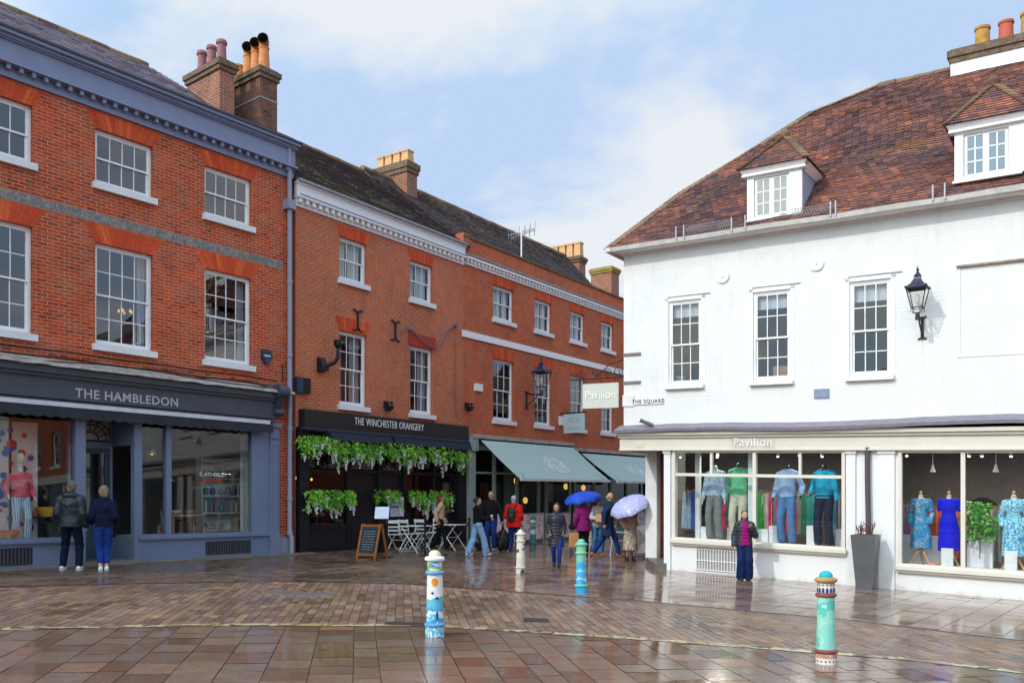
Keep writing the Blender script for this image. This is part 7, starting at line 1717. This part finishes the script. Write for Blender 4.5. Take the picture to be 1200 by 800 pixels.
# ================================================================ shop displays
def dummy(fr, u, k, w, h, lab, shirt, trs, fshoe, pose=((-.30, .05, .88), (.30, .05, .88)), skirt=None, yawd=0, belt=False, elb=((-.2, -1, 0), (.2, -1, 0))):
    """headless dressed mannequin; h = its whole height if it had a head"""
    s = h/1.75; p = fr((u, k, w)); n = fr.n; rz = math.atan2(-n.x, n.y)+yawd; o = thing('mannequin', p, lab, 'mannequin', None, rz); SC = Matrix.Scale(s, 4)
    J = skel(s, ((-.11, .04, 0), (.12, -.02, 0)), pose, elb=elb)
    b = MB(); b.cap(J['neck']-Vector((0, 0, .12)), J['neck']+Vector((0, 0, .06)), .058, .052, 14).ell(J['chest'], .14, .09, .17)
    for i in '01': b.cap(J['el'+i], J['hand'+i], .036, .026, 10).cap(J['hand'+i], J['hand'+i]+(J['hand'+i]-J['el'+i]).normalized()*.10, .026, .014, 8)
    link('body', xform(remesh(b, .014, 'body', fshoe[1]), SC), o)
    m = MB().ell(J['hip'], .165, .115, .13).cap(J['hip']+Vector((0, 0, .10)), J['hip']+Vector((0, 0, .05)), .12, .14, 12, sq=.8)
    for i in '01': e = J['knee'+i].lerp(J['ankle'+i], .96); m.cap(J['hipj'+i], J['knee'+i], .098, .075).cap(J['knee'+i], e, .075, .080)
    link('trousers', xform(remesh(m, .014, 'trousers', trs, disp=.008, freq=9), SC), o)
    m = MB().ell(J['waist'], .155, .115, .15).ell(J['chest'], .175, .12, .18); m.cap(J['sh0'], J['sh1'], .062, .062); m.lathe([(0, .92), (.172, .92), (.165, 1.0), (.16, 1.2), (.15, 1.32), (0, 1.38)], (0, 0, 0), 20, sy=.74)
    for i in '01': m.cap(J['neck']-Vector((0, 0, .02)), J['sh'+i], .065, .06).cap(J['sh'+i], J['el'+i], .062, .058).cap(J['el'+i], J['el'+i].lerp(J['hand'+i], .82), .058, .050)
    for sx in (-1, 1): m.cap(J['neck']+Vector((sx*.055, .03, .0)), J['neck']+Vector((sx*.03, .10, -.07)), .022, .016, 8)
    link('shirt', xform(remesh(m, .013, 'shirt', shirt, disp=.010, freq=9), SC), o)
    if belt: MB().lathe([(.172, .955), (.172, .985)], n=24, sy=.76).build('belt', plain('black belt', (.02, .015, .015), .4), o).scale = (s, s, s)
    m = MB()
    for i in '01': a = J['ankle'+i]; m.cap(Vector((a.x, a.y-.03, .05)), Vector((a.x, a.y+.12, .035)), .042, .034)
    link('shoes', xform(remesh(m, .010, 'shoes', fshoe[0]), SC), o); return o
mg = plain('black mannequin', (.02, .02, .022), .3); mgw = plain('pale mannequin', (.6, .55, .5), .4)
kd_ = -.52; wf = .76
def HT(y0, y1, k, w): return (WB.Z(900, y0, k)-w)*1.17
dummy(WB, WB.U(838, kd_), kd_, wf, 2.02, 'headless mannequin in pale blue patterned shirt and grey trousers', patmat('blue leaf print cotton', [(.30, .42, .55), (.40, .52, .62), (.20, .32, .48), (.35, .48, .6)], 9, 'NOISE', .8), cloth('grey flannel', (.17, .19, .19)), (plain('grey shoe', (.12, .12, .12), .5), mgw), pose=((-.24, .08, .84), (.24, .08, .84)))
dummy(WB, WB.U(866, kd_-.1), kd_-.1, wf, 2.10, 'headless mannequin in mint green shirt and cream trousers behind the girl', cloth('mint green linen', (.13, .50, .27)), cloth('cream twill', (.50, .50, .40)), (plain('cream shoe', (.4, .38, .3), .5), mg), pose=((-.28, .04, .96), (.23, .1, .92)))
dummy(WB, WB.U(922.5, kd_), kd_, wf, 2.06, 'headless mannequin in pale blue shirt and mid blue jeans', cloth('pale blue linen', (.30, .44, .68)), cloth('mid blue denim', (.08, .19, .40)), (plain('blue shoe', (.08, .12, .22), .5), mg), pose=((-.28, .06, .94), (.24, .12, .90)))
dummy(WB, WB.U(966, kd_), kd_, wf, 2.06, 'headless mannequin in turquoise shirt, black belt and dark navy jeans', cloth('turquoise cotton', (.02, .38, .62)), cloth('dark indigo', (.015, .02, .05)), (plain('dark shoe', (.05, .05, .08), .5), mg), pose=((-.28, .16, .86), (.22, .16, 1.0)), belt=True)
# dress forms
woodm = plain('pale turned wood', (.62, .34, .14), .5)
def form(u, k, w, hneck, hemf, lab, mat, sleeves, pose=None):
    p = WB((u, k, w)); o = thing('dress_form', p, lab, 'dress form', None, facing(WB.n)); s = hneck/1.45; SC = Matrix.Scale(s, 4); J = skel(s, ((-.1, 0, 0), (.1, 0, 0)), pose or ((-.20, .10, .90), (.20, .10, .90)), elb=((-.25, -1, 0), (.25, -1, 0)))
    m = MB().ell(J['waist'], .125, .095, .15).ell(J['chest'], .165, .115, .18); m.cap(J['sh0'], J['sh1'], .056, .056)
    m.lathe([(0, hemf), (.215, hemf), (.20, .75), (.165, .98), (.125, 1.12), (.15, 1.30), (0, 1.36)], (0, 0, 0), 24, sy=.78)
    for i in '01':
        e = J['el'+i]; m.cap(J['neck']-Vector((0, 0, .05)), J['sh'+i], .05, .055).cap(J['sh'+i], J['sh'+i].lerp(e, 1 if sleeves > .3 else .6), .058, .055)
        if sleeves > .5: m.cap(e, e.lerp(J['hand'+i], .9), .055, .048)
    link('dress', xform(remesh(m, .013, 'dress', mat, disp=.014, freq=6, dirn=(1, 1, .25)), SC), o)
    MB().cap(J['neck']-Vector((0, 0, .10)), J['neck']+Vector((0, 0, .03)), .055, .048, 14).build('neck', plain('calico', (.62, .56, .48), .8), o).scale = (s, s, s)
    MB().lathe([(.048, 1.485), (.05, 1.50), (.02, 1.515), (.016, 1.53), (.032, 1.56), (.02, 1.59), (0, 1.60)], n=14).build('neck_knob', woodm, o).scale = (s, s, s)
    for a in (.5, 2.6, 4.7): MB().tube([(0, 0, .42), (.06*math.cos(a), .06*math.sin(a), .30), (.20*math.cos(a), .20*math.sin(a), .08), (.26*math.cos(a), .26*math.sin(a), .0)], [.022, .024, .022, .018], 8).build('leg', woodm, o).scale = (s, s, s)
    return o
wf2 = .50
form(WB.U(1079, -.55), -.55, wf2, 1.42, .36, 'dress form in blue print belted shirt dress with long sleeves', patmat('blue chain print', [(.01, .20, .42), (.03, .30, .55), (.01, .16, .38), (.35, .45, .5), (.01, .22, .45)], 10, 'NOISE', .7), 1)
form(WB.U(1112, -.55), -.55, wf2, 1.43, .34, 'dress form in plain vivid royal blue short sleeved dress', cloth('royal blue jersey', (.008, .01, .58), .7), .2)
form(WB.U(1188, -.45), -.45, wf2, 1.46, .30, 'dress form in pale turquoise floral wrap dress', patmat('turquoise floral print', [(.30, .62, .72), (.05, .34, .60), (.42, .68, .75), (.03, .25, .50), (.30, .60, .70)], 5, 'NOISE', .7), 1)
# white plinths and cards
wpl = plain('white display board', (.74, .74, .75), .5)
def plinth(x0, x1, y0, y1, k, lab, w=None, d=.28, nm='display_plinth'):
    u0, u1 = WB.U(x0, k), WB.U(x1, k); z1 = WB.Z((x0+x1)/2, y0, k); z0 = w; tag(MB().box(u0, u1, k-d, k, z0, max(z1, z0+.1)).build(nm, wpl, None, WB, bevel=.006), lab, 'display stand', 'white display blocks in the shop windows')
for i, (a, b, y, lab) in enumerate(((816, 830, 617, 'white display block left of the grey trousers'), (852, 862, 618, 'white display block between grey trousers and girl'), (886, 900, 620, 'white display block right of the girl'), (901, 913, 616, 'white display block left of the mid blue jeans'), (945, 957, 616, 'white display block between blue jeans and dark jeans'), (979, 989, 620, 'white display block at the end of the first window'))): plinth(a, b, y, 0, -.7, lab, .762)
plinth(1056, 1103, 627, 0, -1.02, 'wide white display block behind the blue print dress', .502, .1); plinth(1133, 1163, 629, 0, -.95, 'white trough under the green plant in the window', .502, .25)
plinth(1103, 1117, 642, 0, -.22, 'white card leaning before the royal blue dress', .502, .02); plinth(1177, 1192, 645, 0, -.16, 'white card leaning before the floral dress', .502, .02)
# clothes rails with garments
def rail(u0, u1, k, z, lab, fl):
    o = thing('clothes_rail', WB(((u0+u1)/2, k, fl)), lab, 'clothes rail'); MB().tube([(u0, k, z), (u1, k, z)], .014, 8).build('rail', plain('chrome', (.6, .6, .6), .2, metal=1), o, WB); m = MB()
    for u in (u0, u1): m.tube([(u, k, fl), (u, k, z)], .014, 8)
    m.build('upright', plain('chrome', (.6, .6, .6), .2, metal=1), o, WB)
def garment(u, k, z, L, w, col, lab):
    o = thing('hanging_garment', WB((u, k, z)), lab, 'garment', 'clothes hanging on the rails'); m = MB(); n = 8; rr = random.Random(int(u*100))
    for i in range(n):
        a, b = -w/2+w*i/n, -w/2+w*(i+1)/n; f = lambda x: .035*math.sin(x*38+u*7); sl = lambda x: .06*abs(x)/w*2
        for sgn in (-1, 1): m.poly([(u+a, k+sgn*.05+f(a), z-L), (u+b, k+sgn*.05+f(b), z-L), (u+b*.8, k+sgn*.03+f(b)*.4, z-.04-sl(b)), (u+a*.8, k+sgn*.03+f(a)*.4, z-.04-sl(a))], sm=False)
    m.build('garment', cloth('cloth %.2f %.2f %.2f' % col, col), o, WB); MB().tube([(u-w*.4, k, z-.07), (u, k, z-.02), (u+w*.4, k, z-.07)], .008, 5).tube([(u, k, z-.02), (u, k, z+.04), (u, k+.02, z+.05)], .004, 4).build('hanger', woodm, o, WB)
kr_ = -1.35; fl_ = -.02
rail(.7, 4.1, kr_, 1.98, 'chrome clothes rail behind the shirts in the first window', fl_)
cg = [(848, (.55, .02, .16), 'pink garment between grey trousers and mint shirt'), (857, (.02, .16, .06), 'dark green garment beside the mint shirt'), (891, (.04, .42, .06), 'bright green garment right of the girl'), (899, (.60, .48, .46), 'pale pink garment right of the bright green one'), (905, (.75, .03, .16), 'hot pink garment left of the blue jeans'), (911, (.08, .30, .22), 'teal green garment touching the blue jeans'), (929, (.60, .03, .14), 'crimson garment seen behind the blue jeans'), (936, (.32, .28, .24), 'taupe garment right of the blue jeans'), (942, (.03, .22, .12), 'dark green garment between both pairs of jeans'), (950, (.05, .36, .32), 'teal garment left of the dark jeans'), (979, (.08, .22, .38), 'blue garment right of the dark jeans'), (985, (.35, .32, .30), 'grey beige garment at the end of the rail'), (813, (.04, .06, .30), 'navy garment near the corner of the first window'), (806, (.25, .35, .45), 'pale blue garment at the corner of the first window')]
for x, c, lab in cg: garment(WB.U(x, kr_), kr_, 1.97, 1.0, .30, c, lab)
rail(5.4, 10.0, kr_, 1.78, 'chrome clothes rail behind the dresses in the second window', fl_)
for x, c, lab in ((1059, (.22, .10, .25), 'plum garment at the start of the second window'), (1063.5, (.30, .18, .42), 'lilac garment next to the plum one'), (1068, (.20, .34, .22), 'sage garment left of the blue print dress'), (1094, (.45, .06, .04), 'dark red garment between the two blue dresses'), (1100, (.60, .16, .06), 'rust orange garment left of the royal blue dress'), (1126, (.40, .12, .08), 'brown red garment right of the royal blue dress'), (1150, (.04, .22, .12), 'dark green garment behind the window plant'), (1166, (.30, .28, .28), 'grey print garment beside the window plant'), (1171, (.20, .19, .20), 'charcoal print garment left of the floral dress')): garment(WB.U(x, kr_), kr_, 1.77, 1.15, .30, c, lab)
# shop plant
up_, kp_ = WB.U(1148, -.75), -.75; o = thing('window_plant', WB((up_, kp_, .76)), 'leafy green climbing plant with bare stem in the second white shop window', 'plant')
m = MB(); rr = random.Random(31)
for i in range(520):
    a = rr.random()*6.28; r = .36*math.sqrt(rr.random()); z = 1.08+.78*rr.random(); rad = r*(1 if z < 1.6 else .6); p = Vector((up_+rad*math.cos(a), kp_+rad*.5*math.sin(a), z)); s = .035+.02*rr.random(); d = Vector((rr.random()-.5, rr.random()-.2, rr.random()-.7)).normalized()*s*1.8; e = d.cross(Vector((rr.random(), 1, rr.random()))).normalized()*s*.7; m.poly([p, p+d*.5+e, p+d, p+d*.5-e])
m.build('foliage', rndmat('fresh leaf', [(0, (.04, .20, .03)), (.5, (.10, .36, .05)), (1, (.24, .50, .08))], .5, bmp=.1), o, WB); MB().tube([(up_, kp_, .7), (up_+.02, kp_, 1.2), (up_-.02, kp_, 1.6)], .012, 6).build('stem', plain('stem', (.25, .2, .12), .8), o, WB)
us_, ks_ = WB.U(1100, -.3), -.3; tag(MB().ell((us_-.1, ks_, .54), .12, .06, .04, 10).ell((us_+.12, ks_+.02, .54), .12, .06, .04, 10).build('shoes', plain('coral shoes', (.6, .2, .12), .5), None, WB), 'pair of coral shoes on the window bed by the royal blue dress', 'shoes')

# ---- grey shop on the left
def BX(x, k): return B1.U(x, k)
kp = -.62; u0, u1 = BX(-30, kp), BX(44, kp)
pan = thing('flower_screen', B1(((u0+u1)/2, kp, .6)), 'pale panels with red and blue painted flowers behind the window mannequin', 'screen')
for a, b in ((BX(-30, kp), BX(10, kp)), (BX(14, kp), BX(44, kp))): MB().box(a, b, kp-.03, kp, .5, 3.0).build('panel', plain('peach white panel', (.62, .50, .45), .8, .08), pan, B1)
m = MB(); rr = random.Random(14)
for i in range(46):
    u = u0+.08+(u1-u0-.16)*rr.random(); z = .7+2.2*rr.random(); r = .05+.06*rr.random(); N = 9; mi = rr.choice((0, 1, 1)); st = rr.random() < .4; P_ = []
    for j in range(N*2): rad = r*(1 if j % 2 == 0 or not st else .45)*(.85+.3*rr.random()); P_.append((u+rad*math.cos(math.pi*j/N), kp+.004+i*.0001, z+rad*math.sin(math.pi*j/N)))
    m.poly(P_, m=mi)
m.build('flower_print', [plain('crimson print', (.50, .01, .04), .7), plain('ink blue print', (.02, .04, .30), .7)], pan, B1)
um = BX(24, -.32); mo = dummy(B1, um, -.32, .52, 1.72, 'mannequin in short pink jacket and blue striped trousers in the grey shop window', cloth('pink wool', (.62, .10, .14)), stripemat('blue white stripe', (.22, .30, .42), (.60, .66, .72), 28, 'X', .8, .6, 'Object'), (plain('white shoe', (.7, .7, .7), .4), mgw), pose=((-.24, .10, .92), (.26, .05, .95)))
MB().ell((0, 0, 1.70), .085, .10, .125, 16).cap((0, 0, 1.5), (0, 0, 1.6), .05, .045).build('head', plain('cream dummy head', (.62, .55, .46), .5), mo)
def basket(x, k, w, lab, colr, fruit=None):
    u = BX(x, k); o = thing('basket', B1((u, k, w)), lab, 'basket'); m = MB()
    for i in range(7): m.lathe([(.14+.012*i, .028*i), (.152+.012*i, .014+.028*i), (.145+.012*i, .028+.028*i)], (u, k, w), 20)
    m.build('basket_body', plain(lab[:18], colr, .7, .2, 20), o, B1)
    if fruit:
        rr = random.Random(2); b = MB()
        for i in range(14): b.ell((u+rr.uniform(-.15, .15), k+rr.uniform(-.12, .12), w+.2+.03*rr.random()), .045, .045, .04, 8)
        b.build('contents', fruit, o, B1)
basket(8, -.18, .52, 'woven basket of red fruit beside the window mannequin', (.45, .22, .06), plain('red fruit', (.55, .05, .04), .5))
ut = BX(56, -.5); o = thing('display_table', B1((ut, -.5, .52)), 'black round edged table holding a yellow basket in the grey shop', 'table'); MB().tube([(ut, -.5, 1.0), (ut, -.5, 1.03)], .32, 24).build('table_top', black, o, B1); MB().tube([(ut, -.5, .5), (ut, -.5, 1.0)], .03, 8).build('leg', black, o, B1)
basket(55, -.5, 1.03, 'yellow wicker basket on the black table', (.70, .38, .04))
# shelf unit with books and vessels in the second window
ush, ksh = BX(268, -1.5), -1.5; so_ = thing('shelf_unit', B1((ush, ksh, 0)), 'pale open shelf unit behind the second window of the grey shop', 'shelves'); a, b = BX(238, -1.5), BX(292, -1.5)
m = MB(); m.box(a-.03, a, ksh-.3, ksh, .3, 2.5); m.box(b, b+.03, ksh-.3, ksh, .3, 2.5); m.box(a, b, ksh-.31, ksh-.29, .3, 2.5)
for z in (.6, 1.05, 1.5, 1.95, 2.4): m.box(a, b, ksh-.29, ksh, z-.02, z+.02)
m.build('shelf_frame', plain('pale shelf', (.55, .55, .55), .6), so_, B1)
rr = random.Random(77); nb = 0
desc = {0: 'navy', 1: 'cream', 2: 'teal', 3: 'brown', 4: 'grey'}; cols_ = {0: (.03, .05, .14), 1: (.55, .52, .45), 2: (.05, .22, .22), 3: (.22, .12, .07), 4: (.25, .26, .28)}
for si, z in enumerate((.62, 1.07, 1.52, 1.97)):
    x = a+.08
    while x < b-.2:
        if rr.random() < .5:
            t = rr.uniform(.03, .06); h = rr.uniform(.2, .32); c = rr.randrange(5)
            for q in range(rr.randrange(2, 5)):
                ob = MB().box(x, x+t-.004, ksh-.22, ksh-.03, z, z+h-.01*q).build('book', plain('book '+desc[(c+q) % 5], cols_[(c+q) % 5], .7), None, B1); tag(ob, 'upright %s book on the pale shelf unit of the grey shop' % desc[(c+q) % 5], 'book', 'books on the pale shelves, '+desc[(c+q) % 5]); x += t
        else:
            r = rr.uniform(.05, .08); h = rr.uniform(.14, .28); c = rr.randrange(5); ob = MB().lathe([(r*.6, 0), (r, h*.35), (r*.8, h*.7), (r*.35, h*.85), (r*.45, h), (r*.3, h)], (x+r, ksh-.12, z), 14).build('vase', plain('vase '+desc[c], cols_[c], .3), None, B1); tag(ob, 'small %s vase on the pale shelf unit of the grey shop' % desc[c], 'vase', 'vases on the pale shelves, '+desc[c]); x += 2*r
        x += rr.uniform(.05, .14)
ut = BX(215, -.7); o = thing('side_table', B1((ut, -.7, 0)), 'low wooden side table in the second window of the grey shop', 'table'); MB().box(ut-.45, ut+.45, -.95, -.45, 1.0, 1.04).build('table_top', plain('worn wood', (.30, .18, .10), .6, .2), o, B1)
for s in (-1, 1):
    for t in (-1, 1): MB().box(ut+s*.4-.02, ut+s*.4+.02, -.7+t*.22-.02, -.7+t*.22+.02, .45, 1.0).build('leg', plain('worn wood', (.30, .18, .10), .6, .2), o, B1)
for x, c, lab in ((205, (.5, .45, .38), 'cream bowl on the low side table'), (222, (.45, .12, .08), 'terracotta bowl on the low side table')): u = BX(x, -.65); tag(MB().lathe([(.05, 1.04), (.12, 1.09), (.14, 1.14), (.12, 1.13), (.04, 1.06)], (u, -.65, 0), 18).build('bowl', plain(lab, c, .4), None, B1), lab, 'bowl')
lt = text_mb('C.ATHERLEY', .13, .004, .002, 1.0); u, z = B1.px(250, 558, .02); o = thing('window_sign', B1((u, .015, z)), 'small white letters over a red bar inside the second grey shop window', 'sign'); on(lt, u, .018, z).build('lettering', plain('white window letters', (.8, .8, .8), .5), o, B1); MB().box(u-.36, u+.25, .012, .02, z-.13, z-.05).build('red_bar', plain('dark red bar', (.35, .02, .02), .5), o, B1)
cu_ = MB(); 
for i in range(14): x = BX(283+i*.7, -.9); cu_.tube([(x, -.9+.04*math.sin(i*2), .55), (x, -.9, 3.2)], .035, 6)
tag(cu_.build('curtain', curtain, None, B1), 'pale curtain at the end of the second grey shop window', 'curtain')
for x, z, lab in ((178, 2.55, 'lit pendant lamp with a small shade inside the doorway window'),): u = BX(x, -1.2); o = thing('pendant_lamp', B1((u, -1.2, z)), lab, 'lamp'); MB().lathe([(.12, z-.05), (.03, z+.06)], (u, -1.2, 0), 14).build('lamp_shade', plain('cream shade', (.6, .5, .35), .6), o, B1); MB().ell((u, -1.2, z-.04), .04, .04, .04, 8).build('bulb', warm, o, B1); MB().tube([(u, -1.2, z+.05), (u, -1.2, 3.4)], .006, 4).build('cord', black, o, B1)
# chandelier glow and boxed goods in the room above the shop
u = B1.U(147, -.8); z = B1.Z(147, 365, -.8); o = thing('chandelier', B1((u, -.8, z)), 'small lit orange lamp in the middle window above the grey shop', 'lamp'); m = MB()
for i in range(5): a = i*1.257; m.ell((u+.14*math.cos(a), -.8+.14*math.sin(a), z), .028, .028, .045, 8)
m.build('bulb', warm, o, B1); MB().tube([(u, -.8, z-.02), (u, -.8, z+.7)], .008, 5).tube([(u+.14*math.cos(i*.6283), -.8+.14*math.sin(i*.6283), z-.04) for i in range(11)], .008, 5).build('lamp_frame', black, o, B1)
# cafe tables glimpsed behind the windbreaks
